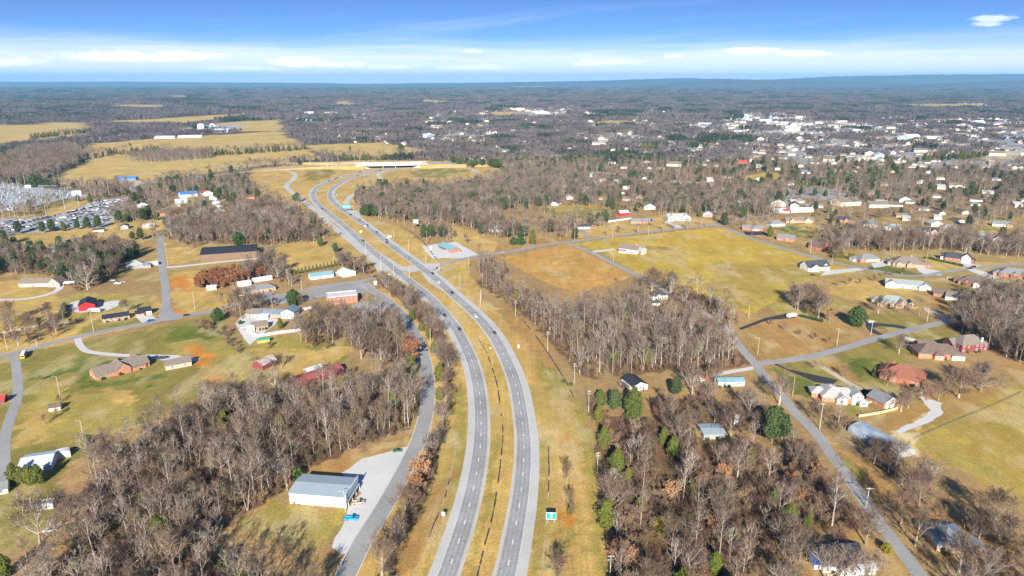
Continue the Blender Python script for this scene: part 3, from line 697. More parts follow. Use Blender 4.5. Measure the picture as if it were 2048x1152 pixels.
# ------------------------------------------------------------------ roads
def smooth(pts, step=4.0):
    """Catmull-Rom through world points, resampled"""
    P = [Vector(p) for p in pts]; P = [P[0]*2-P[1]]+P+[P[-1]*2-P[-2]]
    out = []
    for i in range(1, len(P)-2):
        a, b, c, d = P[i-1], P[i], P[i+1], P[i+2]
        n = max(1, int((c-b).length/step))
        for k in range(n):
            t = k/n
            out.append(.5*((2*b)+(c-a)*t+(2*a-5*b+4*c-d)*t*t+(3*b-a-3*c+d)*t**3))
    out.append(P[-2])
    for _ in range(2):
        out = [out[0]]+[(out[i-1]+out[i]*2+out[i+1])/4 for i in range(1, len(out)-1)]+[out[-1]]
    return out
def offs(line):
    r = []
    for i, p in enumerate(line):
        d = line[min(i+1, len(line)-1)]-line[max(i-1, 0)]; d.z = 0; d.normalize()
        r.append(Vector((-d.y, d.x, 0)))      # left of travel
    return r
ROADS = []       # (polyline, half width) for keeping trees off
def ribbon(name, line, l, r, z, m, keep=True, mb=None, kind='structure'):
    """strip from l metres left to r metres right of the line"""
    own = mb is None; mb = mb or MB(); nr = offs(line); n0 = len(mb.v); ACR = []
    for p, q in zip(line, nr):
        mb.v += [tuple(p+q*l+Vector((0, 0, z))), tuple(p-q*r+Vector((0, 0, z)))]
        ACR.extend([l, -r])
    for i in range(len(line)-1):
        a = n0+2*i; mb.f.append((a, a+1, a+3, a+2)); mb.m.append(0)
    if keep: ROADS.append((line, max(l, r)))
    if own:
        o = mb.obj(name, m); tag(o, kind=kind)
        at = o.data.attributes.new('across', 'FLOAT', 'POINT'); at.data.foreach_set('value', ACR)
        return o
def dashes(mb, line, off, z, on=3.05, gap=9.15, w=.16):
    nr = offs(line); s = 0; i = 0
    acc = [0]
    for a, b in zip(line, line[1:]): acc.append(acc[-1]+(b-a).length)
    def at(d):
        k = min(max(np.searchsorted(acc, d)-1, 0), len(line)-2); t = (d-acc[k])/max(acc[k+1]-acc[k], 1e-6)
        return line[k].lerp(line[k+1], t)+nr[k]*off, nr[k]
    d = 2.0
    while d+on < acc[-1]:
        (a, na), (b, nb) = at(d), at(d+on); zz = Vector((0, 0, z))
        mb.quad(a+na*w+zz, a-na*w+zz, b-nb*w+zz, b+nb*w+zz); d += on+gap
def V2(pts, z=0): return [Vector((*spot(*p), 0)) for p in pts]

LEFT = smooth(V2([(800,1420),(850,1260),(880,1190),(907,1114),(931.5,1038),(947.7,974),(957.7,916),(962,868),(960.7,805),(952.5,751),(937,705),(909.5,653.5),(879.5,616),(844.5,581),(820,563),(780,530.5),(751,507.5),(716,477),(690,453),(666,434),(645,416.5),(632.5,404),(626.5,393.5),(627,384),(634,375.5),(649,366.5),(672,357.5),(702,349.5),(733,343),(760,338.5),(795,334.5),(840,330),(900,325)]))
RIGHT = smooth(V2([(925,1420),(972,1275),(990,1220),(1012,1149),(1028,1071),(1040,1001),(1046.5,939),(1048,889),(1045,850),(1034,781),(1017,730),(987,672),(952,630),(907,590),(876,561),(850,540),(826,522.5),(800,503.5),(770,481),(742,459),(715,439.5),(692,424),(672,409),(662.5,398),(659.5,388.5),(663,380),(676,369.5),(698,358),(725,350),(750,344.5),(775,340),(810,335.5),(860,331),(920,326)]))
STREETW = smooth(V2([(-260,770),(-120,737),(0,712),(35,706),(107,685),(155,674),(225,658.5),(287,648),(330,637),(362,632),(410,624.5),(470,611),(540,596),(600,582),(650,572),(717,563),(760,553),(800,545),(840,537),(887,528)]))
STREETE = smooth(V2([(840,537),(887,528),(949,513),(1024,502),(1099,488),(1131,485),(1174,479),(1224,472.5),(1294,464),(1349,458),(1424,450),(1460,443),(1490,437),(1540,431)]))
SIDE = smooth(V2([(1424,450),(1440,453),(1461,460.5),(1499,475),(1536,487),(1578,500),(1611,510),(1661,523),(1711,534),(1761,543),(1811,551.5),(1856,550),(1911,540),(1990,532),(2060,527),(2200,520)]))
LANE = smooth(V2([(1131,485),(1140,488.5),(1184,505.5),(1224,525.5),(1274,550.5),(1330,580),(1400,620),(1449,655),(1464,671),(1486,701),(1511,728),(1536,762),(1568,796),(1591,826),(1631,864),(1656,901),(1682,935),(1706,971),(1736,1011),(1768,1059),(1806,1104),(1840,1152),(1910,1250)]))
CROSS = smooth(V2([(1511,728),(1545,724),(1586,719.5),(1636,710),(1686,697),(1736,682),(1786,668.5),(1836,656),(1886,645),(1925,637)]))
NORTH = smooth(V2([(331,640),(332,610),(331,576),(325,538),(322.5,513),(321,490),(321,468)]))
FRONT = smooth(V2([(620,1300),(691,1152),(727,1080),(762.5,1024),(806,946),(832,893),(844,860),(852,826),(856,790),(855,751),(849,718),(837,680),(821,651),(802,626),(774.5,601),(742,578),(728,566)]))
WESTD = smooth(V2([(25,712),(32,731),(36,776),(31,808),(22,831),(12,864),(8,900),(8,959),(0,990)]))
CURVED = smooth(V2([(155,674),(157,684),(163,694),(176,703),(212,708),(262,711.5),(312,712),(357,713)]), 2)
STONED = smooth(V2([(-60,680),(0,667),(50,656),(100,648),(142,645)]))
UPPERD = smooth(V2([(-60,604),(0,600),(50,598),(95,589),(118,578),(118,566)]), 2)
BARND = smooth(V2([(325,535),(360,533),(412,527),(460,522),(520,517)]))
RAMPL = smooth(V2([(570,341.5),(584,345),(591,350),(586,360),(575,368),(573,374),(582,383),(599,396),(617,409),(636,426),(658,446),(690,472),(720,494)]))
RAMPR = smooth(V2([(728,445),(712,431),(700,421),(693,412),(693,404),(698,396),(706,389.5),(725,383),(760,376)]))
LOOP = smooth(V2([(790,338.5),(772,342.5),(762,345),(756,349),(757,353),(766,358)]), 3)
LOOPE = smooth(V2([(850,329),(880,331),(915,334),(940,338),(953,343),(955,348)]))
MIDST = smooth(V2([(1150,339),(1220,347),(1290,353),(1340,359),(1400,366)]))
for nm, ln, w, z, m in (('street', STREETW, 3.6, .05, ASPH2), ('street', STREETE, 3.6, .055, ASPH2), ('street', SIDE, 3.3, .045, ASPH2), ('country_lane', LANE, 3.0, .04, ASPH2),
                       ('street', CROSS, 3.3, .05, ASPH2), ('street', NORTH, 3.4, .045, ASPH2), ('frontage_road', FRONT, 4.2, .045, ASPH2), ('driveway', WESTD, 2.6, .04, ASPH2),
                       ('driveway', CURVED, 2.2, .035, GRAVEL), ('driveway', STONED, 1.8, .03, GRAVEL), ('driveway', UPPERD, 2.6, .03, GRAVEL), ('driveway', BARND, 3.2, .03, GRAVEL),
                       ('ramp', RAMPL, 4.2, .035, CONC), ('ramp', RAMPR, 4.2, .035, CONC), ('ramp', LOOP, 3.5, .04, CONC), ('ramp', LOOPE, 4, .04, CONC), ('street', MIDST, 4, .04, CONC)):
    ribbon(nm, ln, w, w, z, m)
for nm, ln, lo, ro in (('highway', LEFT, 7.0, 4.9), ('highway', RIGHT, 4.9, 7.6)):
    ribbon(nm+'_shoulder', ln, lo, ro, .075, CONC)
    ribbon(nm, ln, 3.75, 3.75, .10, ASPH, False)
mb = MB()
dashes(mb, LEFT, 0, .125); dashes(mb, RIGHT, 0, .125)
for ln in (LEFT, RIGHT): pass
ribbon('', LEFT, 3.66, -3.50, .125, None, False, mb); ribbon('', RIGHT, -3.50, 3.66, .125, None, False, mb)
tag(mb.obj('lane_markings', WHITE_LINE), kind='structure')
mb = MB(); ribbon('', LEFT, -3.50, 3.66, .125, None, False, mb); ribbon('', RIGHT, 3.66, -3.50, .125, None, False, mb)
ribbon('', STREETE[3:], .1, .1, .085, None, False, mb)
tag(mb.obj('lane_markings', YELLOW_LINE), kind='structure')
mb = MB(); ribbon('', FRONT, 4.05, -3.85, .065, None, False, mb); ribbon('', FRONT, -3.85, 4.05, .065, None, False, mb)
tag(mb.obj('lane_markings', WHITE_LINE), kind='structure')
# shallow drain channels along the grass beside the carriageways
def drain(pts, w, m, z=.035):
    ln = smooth(V2(pts), 3); mb = MB(); nr = offs(ln); r = random.Random(int(pts[0][0]))
    for i in range(len(ln)-1):
        if r.random() < .22: continue
        a, b = nr[i]*w*r.uniform(.5, 1.2), nr[i+1]*w*r.uniform(.5, 1.2); zz = Vector((0, 0, z))
        mb.quad(ln[i]+a+zz, ln[i]-a+zz, ln[i+1]-b+zz, ln[i+1]+b+zz)
    tag(mb.obj('drain_channel', m), kind='structure')
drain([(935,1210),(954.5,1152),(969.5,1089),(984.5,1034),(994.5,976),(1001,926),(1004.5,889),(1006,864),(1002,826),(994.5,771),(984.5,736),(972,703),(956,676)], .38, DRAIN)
drain([(800,1220),(827,1152),(849.5,1101),(867,1049),(887,1004),(902,946),(909.5,909),(914,864)], .34, DRAINP)
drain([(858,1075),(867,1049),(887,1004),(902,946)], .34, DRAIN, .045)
drain([(1076,1200),(1084,1134),(1089,1089),(1091.5,1051),(1095,1009),(1098,951),(1096.5,886)], .32, DRAINP)
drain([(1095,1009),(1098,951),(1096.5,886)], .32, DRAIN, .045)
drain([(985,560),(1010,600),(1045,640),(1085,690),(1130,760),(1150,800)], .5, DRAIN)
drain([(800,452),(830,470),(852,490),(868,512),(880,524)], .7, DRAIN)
def lot(name, pts, m, z=.025, jag=0.0):
    w = [spot(*p) for p in pts]
    if jag:
        r = random.Random(len(pts)); o = []
        for (a, b), (c, d) in zip(w, w[1:]+w[:1]):
            n = max(1, int(math.hypot(c-a, d-b)/4))
            for k in range(n): o.append((a+(c-a)*k/n+r.uniform(-jag, jag), b+(d-b)*k/n+r.uniform(-jag, jag)))
        w = o
    mb = MB(); mb.poly([(x, y, z) for x, y in w]) 
    me = mb.mesh(name, [m])
    if me.polygons[0].normal.z < 0: me.flip_normals()
    o = link(name, me); tag(o, kind='structure'); OPEN.append(w)
lot('gravel_lot', [(682,947),(727,917),(818,893),(836,897),(806,946),(762,1024),(700,1106),(682,1108),(662,1094),(690,1045),(697,1018),(724,986)], GRAVEL, .025, .6)
lot('gravel_lot', [(843,492),(882,487),(912,484),(960,511),(930,516),(864,517)], GRAVEL, .025, .6)
lot('parking_lot', [(700,612),(716,606),(740,598),(752,594),(778,612),(766,626),(740,638),(712,618)], ASPH2, .025, .3)
lot('parking_lot', [(600,592),(640,574),(725,563),(750,575),(735,585),(716,588),(660,590),(620,600)], ASPH2, .03, .4)
lot('gravel_lot', [(255,380),(258,371),(268,366),(285,362),(275,372),(272,384)], GRAVEL, .025, 1)
lot('gravel_lot', [(-60,430),(0,424),(60,415),(120,400),(180,392),(165,384),(60,374),(0,368),(-60,370)], road_mat('gravel_dull', (.36, .37, .37), .2), .025, 1)
lot('gravel_lot', [(-60,470),(-60,438),(60,436),(110,430),(150,418),(190,402),(265,392),(270,400),(240,425),(215,452),(110,462),(0,470)], road_mat('gravel_grey', (.33, .33, .325), .2), .02, 1)
lot('gravel_lot', [(350,712),(400,716),(390,722),(332,722),(300,716)], GRAVEL, .02, .3)
lot('gravel_lot', [(140,606),(160,600),(212,604),(240,600),(236,612),(215,620),(160,626),(140,622)], GRAVEL, .02, .8)
lot('driveway', [(272,634),(303,630),(318,643),(288,650)], GRAVEL, .035)
lot('driveway', [(315,632),(326,612),(338,612),(350,625),(366,630),(362,637),(330,642)], ASPH2, .03, .2)
lot('gravel_lot', [(470,648),(485,630),(500,622),(560,640),(500,690),(490,680)], GRAVEL, .02, .5)
lot('gravel_lot', [(480,580),(510,570),(560,590),(600,598),(560,610),(510,598)], ASPH2, .02, .8)
lot('driveway', [(1548,729),(1554,727),(1575,738),(1640,752),(1676,760),(1664,770),(1630,764)], ASPHD, .03)
lot('driveway', [(1478,656),(1530,636),(1575,626),(1592,636),(1536,640),(1482,660)], ASPHD, .025)
lot('driveway', [(1660,768),(1722,780),(1748,778),(1742,800),(1722,796)], ASPHD, .03)
lot('driveway', [(1606,538),(1594,527),(1606,522),(1620,532)], ASPHD, .03)
lot('driveway', [(1653,541),(1730,535),(1738,537),(1722,541),(1640,552)], GRAVEL, .03)
lot('driveway', [(1742,527),(1790,518),(1784,530),(1748,536)], GRAVEL, .03)
lot('driveway', [(1832,536),(1862,538),(1892,545),(1880,551),(1852,550),(1838,543)], GRAVEL, .03)
lot('driveway', [(1917,521),(1945,528),(1968,534),(1952,538),(1925,530)], GRAVEL, .03)
lot('driveway', [(1940,535),(1975,545),(2000,555),(1985,560),(1935,540)], GRAVEL, .03)
lot('driveway', [(1176,503),(1228,497),(1232,500),(1182,506)], GRAVEL, .03)
lot('driveway', [(1152,460),(1166,460),(1182,471),(1176,474)], ASPH2, .035)
lot('driveway', [(1328,443),(1336,442),(1370,456),(1358,458)], GRAVEL, .035)
lot('driveway', [(1215,441),(1262,436),(1262,439),(1216,444)], GRAVEL, .03)
lot('driveway', [(1487,464),(1520,462),(1534,470),(1492,470)], ASPHD, .03)
lot('gravel_drive', [(1884,806),(1884,830),(1855,845),(1800,868),(1790,862),(1840,838),(1862,820),(1845,800),(1840,792)], GRAVEL, .03, .6)
lot('gravel_drive', [(1640,735),(1650,733),(1745,790),(1735,795)], GRAVELT, .03, .4)
lot('gravel_drive', [(1505,733),(1508,739),(1444,750),(1400,758),(1400,752),(1440,744)], GRAVEL, .03, .3)
lot('drive_ring', [(1730,642),(1752,646),(1795,650),(1815,654),(1808,658),(1790,655),(1760,652),(1745,656),(1760,666),(1772,668),(1762,672),(1740,664),(1732,654)], ASPHD, .03)
lot('driveway', [(1810,672),(1830,678),(1850,684),(1846,690),(1806,677)], GRAVEL, .035)
lot('driveway', [(1846,612),(1868,620),(1906,640),(1896,646),(1850,622)], GRAVELT, .03, .3)
# paved widenings of the highway at the crossroads
for pts in ([(739,491),(751,500),(790,524),(806,534),(822,532),(832,528),(845,540),(822,545),(800,541)],
            [(842,546),(860,543),(885,562),(912,588),(928,606),(912,601),(886,583),(857,565)],
            [(640,428),(655,438),(720,489),(770,526),(778,542),(758,548),(748,528),(715,500),(668,458)],
            [(800,494),(832,517),(850,527),(880,526),(874,538),(850,538)],
            [(874,534),(890,533),(872,545),(905,572),(925,590),(910,590),(880,562),(864,546)],
            [(705,420),(716,420),(722,436),(738,448),(726,446)]):
    lot('turn_lane', pts, CONC, .062)

# far crossing road, its approach banks and the overpass
def level(pts): return [Vector((*spot(px, py, z), z)) for px, py, z in pts]
BYL = smooth(level([(255,370,0),(300,364.5,0),(350,359,0),(400,353.5,0),(450,348,0),(512,341.5,.5),(562,337.5,1.5),(612,334,3),(662,331.5,5),(705,329.5,7.2),(729,328.5,7.8)]), 8)
BYR = smooth(level([(838,326.5,7.8),(870,326.5,7),(937,327.5,4),(1000,328,2),(1050,327.5,1),(1100,326,0)]), 8)
BYU = smooth(level([(430,335,0),(512,329,.5),(562,326,1.5),(640,324.5,4),(700,324,7.2),(740,323.5,7.8)]), 8)
for ln, w, nm in ((BYL, 7.5, 'bypass_road'), (BYR, 15, 'bypass_road'), (BYU, 6, 'bypass_road')):
    ribbon(nm, ln, w, w, .06, CONC); ribbon(nm, ln, w*.6, w*.6, .12, ASPH2, False)
    mb = MB(); nr = offs(ln)
    for p, q in zip(ln, nr):
        z = p.z; s = w+1+z*2.2
        mb.v += [tuple(p+q*s+Vector((0, 0, -z-.4))), tuple(p+q*(w+.8)+Vector((0, 0, .03))), tuple(p-q*(w+.8)+Vector((0, 0, .03))), tuple(p-q*s+Vector((0, 0, -z-.4)))]
    for i in range(len(ln)-1):
        for k in range(3): mb.f.append((4*i+k, 4*i+k+1, 4*i+k+5, 4*i+k+4)); mb.m.append(0)
    tag(mb.obj('road_embankment', mat('bank_grass', (.47, .32, .12), .95, noise=.08, amt=.2)), kind='structure')
def bridge():
    a = Vector((*spot(721, 328.3, 7.8), 7.8)); b = Vector((*spot(845, 326.0, 7.8), 7.8))
    L = (b-a).length; rz = math.atan2(b.y-a.y, b.x-a.x)
    t = thing('overpass_bridge', 'long white concrete overpass carrying the bypass over the curving highway', 'bridge', (a.x, a.y, 0), rz)
    W = 32
    mb = MB(); mb.box(-6, -W/2, 6.6, L+6, W/2, 7.9); mb.obj('deck', BRIDGEM, t)
    for s in (-1, 1):
        mb = MB(); mb.box(-10, s*W/2-.25, 7.92, L+10, s*W/2+.25, 9.1); mb.obj('parapet', BRIDGEM, t)
        mb = MB(); mb.box(-6, s*(W/2-.9)-.4, 5.0, L+6, s*(W/2-.9)+.4, 6.58); mb.obj('girder', BRIDGEM, t)
    mb = MB(); mb.box(2, -.3, 7.92, L-2, .3, 8.8); mb.obj('median_barrier', BRIDGEM, t)
    for f in (.36, .56):
        for k in range(5):
            mb = MB(); mb.cyl(L*f, -W/2+3+k*(W-6)/4, -.2, 4.4, .7, 10); mb.obj('pier', BRIDGEM, t)
        mb = MB(); mb.box(L*f-.8, -W/2+1, 4.4, L*f+.8, W/2-1, 4.98); mb.obj('pier_cap', BRIDGEM, t)
    for f in (0, 1):
        mb = MB(); x = L*f
        i, o_ = (x+22, x-8) if f == 0 else (x-22, x+8)
        b0 = [(min(i, o_), -W/2-1, -.3), (max(i, o_), -W/2-1, -.3), (max(i, o_), W/2+1, -.3), (min(i, o_), W/2+1, -.3)]
        tt = [(p[0] if abs(p[0]-o_) < .1 else x+(2 if f == 0 else -2), p[1], 6.55) for p in b0]
        mb.hexa(b0, tt); mb.obj('abutment', CONC, t)
bridge()
# ------------------------------------------------------------------ trees
def gz(x, y):
    D = np.hypot(x, y); f = np.clip((D-2600)/2500, 0, 1)
    return f*(fbm(x/1400, y/1400, 91)-.5)*46
BARK = mat('bark_grey', (.32, .27, .22), .95, rnd=[(.52, .47, .41), (.20, .155, .12), (.38, .32, .25)])
TWIG = mat('twigs', (.185, .125, .088), .95, rnd=[(.125, .08, .06), (.235, .18, .135), (.15, .092, .078), (.22, .15, .085), (.165, .12, .095)], patch=26.0)
SCRUB = mat('scrub_twigs', (.16, .095, .065), .95, rnd=[(.23, .155, .085), (.12, .068, .06), (.22, .13, .10), (.28, .21, .11), (.14, .095, .075)], patch=20.0)
BROWNL = mat('brown_leaves', (.36, .165, .07), .9, rnd=[(.42, .22, .10), (.30, .12, .05), (.40, .24, .13)])
RUSTL = mat('rust_leaves', (.28, .105, .045), .9, rnd=[(.22, .08, .035), (.34, .16, .07)])
CEDAR = mat('cedar_leaves', (.13, .14, .022), .9, rnd=[(.10, .125, .02), (.15, .14, .03), (.08, .105, .02)])
CEDARY = mat('cedar_yellow', (.24, .20, .025), .9)
PINE = mat('pine_needles', (.055, .085, .025), .9, rnd=[(.07, .10, .03), (.04, .065, .025), (.06, .09, .04)])
MAGN = mat('magnolia_leaves', (.045, .085, .018), .55, rnd=[(.06, .10, .02), (.035, .07, .016)])
FARTW = mat('far_twigs', (.135, .108, .11), .95, patch=110.0)
FARPN = mat('far_pine', (.04, .06, .03), .95, patch=60.0)

def rvec(r):
    z = r.uniform(-1, 1); a = r.uniform(0, 2*math.pi); s = math.sqrt(1-z*z)
    return Vector((s*math.cos(a), s*math.sin(a), z))
def ribbon_twig(mb, p, d, L, w, r, m, bend=.0):
    s = d.cross(rvec(r)); s.normalize(); e = p+d*L
    mb.quad(p-s*w, p+s*w, e+s*(w*.3), e-s*(w*.3), m)
    return e
def bare(seed, H, W, fb, n1, n2=6, n3=5, n4=4, tr=.24, el0=35, el1=75, lead=.85, tw=.05, leaf=None, multi=1):
    """trunk and crown meshes of a leafless tree: trunk, limbs, branches, then twigs as narrow tapered strips"""
    r = random.Random(seed); T = MB(); K = MB(); LF = MB()
    for mlt in range(multi):
        pts = []; x = y = 0.0; dx, dy = (r.uniform(-.18, .18), r.uniform(-.18, .18)) if multi > 1 else (r.uniform(-.04, .04), r.uniform(-.04, .04))
        n = 6
        for i in range(n+1):
            pts.append(Vector((x, y, H*lead*i/n-(.3 if i == 0 else 0)))); x += H*lead/n*dx+r.uniform(-.12, .12); y += H*lead/n*dy+r.uniform(-.12, .12)
        rad = [tr*(1.25 if i == 0 else 1)*(1-.86*i/n) for i in range(n+1)]
        T.tube(pts, rad, 6, 0)
        def trunk_at(f):
            f = min(f/lead, 1)*n; k = min(int(f), n-1); return pts[k].lerp(pts[k+1], f-k), rad[k]+(rad[k+1]-rad[k])*(f-k)
        a0 = r.uniform(0, 6.28)
        for i in range(n1):
            u = i/max(n1-1, 1); f = fb+(lead-fb)*u; p, rr = trunk_at(f)
            az = a0+i*2.4+r.uniform(-.4, .4); el = math.radians(el0+(el1-el0)*u+r.uniform(-9, 9))
            d = Vector((math.cos(az)*math.cos(el), math.sin(az)*math.cos(el), math.sin(el)))
            prof = math.sin(math.pi*(.22+.70*u))**.7
            Ln = min(W*.5*prof/max(math.cos(el), .35), (H-p.z)*1.02)*r.uniform(.85, 1.1)
            q = [p]; dd = d.copy()
            for k in range(4):
                dd = (dd+Vector((0, 0, .16))+rvec(r)*.17).normalized(); q.append(q[-1]+dd*Ln/4)
            r1 = max(rr*.5, .05); K.tube(q, [r1, r1*.75, r1*.5, r1*.34, r1*.16], 4, 0)
            for j in range(n2):
                g = (.25+.75*(j+r.random()*.6)/n2)*4; k = min(int(g), 3); pp = q[k].lerp(q[k+1], g-k)
                ax = (q[k+1]-q[k]).normalized()
                d2 = (ax*.8+rvec(r)*.85+Vector((0, 0, .25))).normalized(); L2 = Ln*.46*r.uniform(.7, 1.2)*(1.1-.5*g/4)
                m1 = pp+d2*L2*.5; d2b = (d2+rvec(r)*.3+Vector((0, 0, .15))).normalized(); e = m1+d2b*L2*.5
                K.tube([pp, m1, e], [max(r1*.36, .05), .042, .028], 3, 0)
                for c in range(n3):
                    h = .2+.8*(c+r.random()*.7)/n3; s0 = pp.lerp(m1, h*2) if h < .5 else m1.lerp(e, min(h*2-1, 1))
                    d3 = (d2*.7+rvec(r)*.9+Vector((0, 0, .2))).normalized(); L3 = L2*.55*r.uniform(.6, 1.2)
                    e3 = ribbon_twig(K, s0, d3, L3, tw*.85, r, 1)
                    for b in range(n4):
                        s4 = s0.lerp(e3, .25+.75*r.random()); d4 = (d3*.6+rvec(r)*.9+Vector((0, 0, .15))).normalized()
                        L4 = L3*.75*r.uniform(.5, 1.1)
                        e4 = ribbon_twig(K, s4, d4, L4, tw*.62, r, 1)
                        if leaf and r.random() < leaf:
                            for _ in range(2):
                                c0 = s4.lerp(e4, r.random()); a = rvec(r)*.24; bq = a.cross(rvec(r)).normalized()*.2
                                LF.quad(c0-a, c0-bq, c0+a, c0+bq)
    return T, K, LF
def joined(T, K, LF):
    J = MB()
    for src, off in ((T, 0), (K, 0), (LF, 2)):
        n = len(J.v); J.v += src.v; J.f += [tuple(i+n for i in f) for f in src.f]; J.m += [m+off for m in src.m]
    return J
def leafy(seed, H, W, shape, nclump, nleaf, ls, cl=1.0, base=.08, tr=.2):
    """evergreen: leaf-sized faces in clumps through a crown volume, sparser gaps between the clumps"""
    r = random.Random(seed); T = MB(); K = MB()
    T.tube([(0, 0, -.3), (0, 0, H*.5), (r.uniform(-.2, .2), r.uniform(-.2, .2), H*.9)], [tr, tr*.6, tr*.15], 6)
    def rad(u, az):
        lob = 1+.16*math.sin(3*az+seed)+.10*math.sin(5*az+2*seed+u*6)
        if shape == 'cone': return (1-u)**.85*min(1, .55+u*4)*lob
        if shape == 'cedar': return (max(math.sin(math.pi*min(.12+u*.9, 1)), 0)**.7)*(1-.35*u)*1.15*lob
        if shape == 'round': return math.sqrt(max(0, 1-(2*u-.92)**2*.98))*lob
        if shape == 'column': return (min(1, u*6+.4))*(1-u**4)*lob
        return (math.sqrt(max(0, 1-(1.25*u-.35)**2))*.95 if u > .1 else .5)*lob          # pine
    for i in range(nclump):
        u = (i+.5*r.random())/nclump; u = u if shape != 'cone' else u**1.25
        az = i*2.399+r.uniform(-.5, .5); rr = rad(u, az)*W/2*r.uniform(.72, 1.02)
        z = H*(base+(1-base)*u); c = Vector((math.cos(az)*rr, math.sin(az)*rr, z)); out = Vector((c.x, c.y, (u-.35)*W*.4))
        out = out.normalized() if out.length > .01 else Vector((0, 0, 1))
        cr = cl*r.uniform(.7, 1.25)
        for k in range(nleaf):
            p = c+rvec(r)*cr*(r.random()**.5)+out*r.uniform(-.9*cr, .2*cr)
            nrm = (out+rvec(r)*1.0+Vector((0, 0, .4))).normalized(); a = nrm.orthogonal().normalized(); b = nrm.cross(a)
            w = r.uniform(0, 6.28); a, b = a*math.cos(w)+b*math.sin(w), b*math.cos(w)-a*math.sin(w); s = ls*r.uniform(.6, 1.3)
            K.quad(p-a*s, p-b*s*.7, p+a*s, p+b*s*.7)
    for i in range(nclump*3):       # inner foliage
        u = r.random(); az = r.uniform(0, 6.28); rr = rad(u, az)*W/2*r.uniform(.2, .6); p = Vector((math.cos(az)*rr, math.sin(az)*rr, H*(base+(1-base)*u)))
        nrm = rvec(r); a = nrm.orthogonal().normalized()*ls*2; b = nrm.cross(a).normalized()*ls*2
        K.quad(p-a, p-b, p+a, p+b)
    return T, K

KINDS_T = {}
def proto(key, T, K, tm, km, LF=None, lm=None):
    if LF is not None and LF.v:
        n = len(K.v); K.v += LF.v; K.f += [tuple(i+n for i in f) for f in LF.f]; K.m += [2]*len(LF.f)
    KINDS_T[key] = (T.mesh(key+'_trunk', [tm]), K.mesh(key+'_crown', km))
    J = joined(T, MB(), MB()); n = len(J.v); J.v += K.v; J.f += [tuple(i+n for i in f) for f in K.f]
    off = 1
    J.m += [m+off for m in K.m]
    me = J.mesh(key+'_all', [tm]+km)
    KINDS_T[key] += (me,)
for i in range(4):                                                  # tall wood trees
    proto('tall%d' % i, *bare(10+i, [17, 19, 15, 18][i], [8, 9, 7.5, 7][i], .38, 10, 5, 5, 3, .22)[:2], BARK, [BARK, TWIG])
proto('tall4', *bare(14, 16, 8.5, .3, 7, 5, 5, 3, .16, 40, 76, .8, .05, None, 2)[:2], BARK, [BARK, TWIG])      # forked from the ground
proto('tall5', *bare(15, 21, 6.5, .55, 9, 5, 5, 3, .21, 40, 78, .9)[:2], BARK, [BARK, TWIG])                    # bare pole with a high crown
for i in range(3):                                                  # open-grown spreading trees
    proto('wide%d' % i, *bare(30+i, [14, 15, 13][i], [17, 19, 14][i], .2, 14, 8, 6, 5, .38, 22, 72, .62)[:2], BARK, [BARK, TWIG])
proto('oak0', *bare(40, 15, 21, .16, 17, 10, 7, 5, .5, 12, 74, .6, .06)[:2], BARK, [BARK, TWIG])          # great spreading oak
for i in range(3):                                                  # small dense trees
    proto('small%d' % i, *bare(50+i, [6, 7, 5][i], [6, 6.5, 5.5][i], .15, 10, 6, 5, 4, .13, 30, 75, .6, .042)[:2], BARK, [SCRUB, SCRUB])
for i in range(3):                                                  # thicket scrub
    proto('scrub%d' % i, *bare(70+i, [4.5, 5.5, 3.6][i], [4.5, 4.5, 4.2][i], .05, 4, 5, 5, 5, .05, 40, 80, .7, .05, None, 3)[:2], SCRUB, [SCRUB, SCRUB])
T, K, LF = bare(90, 9, 8, .15, 11, 6, 5, 4, .16, 30, 72, .6, .05, .8); proto('leafbrown0', T, K, BARK, [BARK, TWIG, BROWNL], LF)
T, K, LF = bare(91, 7, 4.5, .1, 10, 6, 5, 4, .10, 45, 78, .7, .05, .75); proto('leafrust0', T, K, BARK, [BARK, SCRUB, RUSTL], LF)
for i in range(3): proto('lite%d' % i, *bare(110+i, [16, 18, 14][i], [9, 10, 11][i], .3, 9, 5, 4, 2, .24, 30, 74, .75, .11)[:2], BARK, [BARK, TWIG])
for i in range(2): proto('cedar%d' % i, *leafy(130+i, [12, 10][i], [6.6, 6.2][i], 'cedar', 140, 20, .34, .85), BARK, [CEDAR])
for i in range(2): proto('pine%d' % i, *leafy(140+i, [15, 14][i], [9, 8][i], 'pine', 120, 22, .40, 1.1, .2), BARK, [PINE])
proto('magnolia0', *leafy(150, 13, 11, 'round', 190, 24, .34, 1.0, .03, .3), BARK, [MAGN])
proto('column0', *leafy(160, 5.2, 2.1, 'cone', 60, 14, .22, .4, .02, .1), BARK, [CEDAR])
proto('bush0', *leafy(170, 3, 3.4, 'round', 50, 18, .22, .6, 0, .1), BARK, [MAGN])
proto('yellowbush0', *leafy(171, 6.5, 6.5, 'round', 90, 18, .26, .8, 0, .1), BARK, [CEDARY])

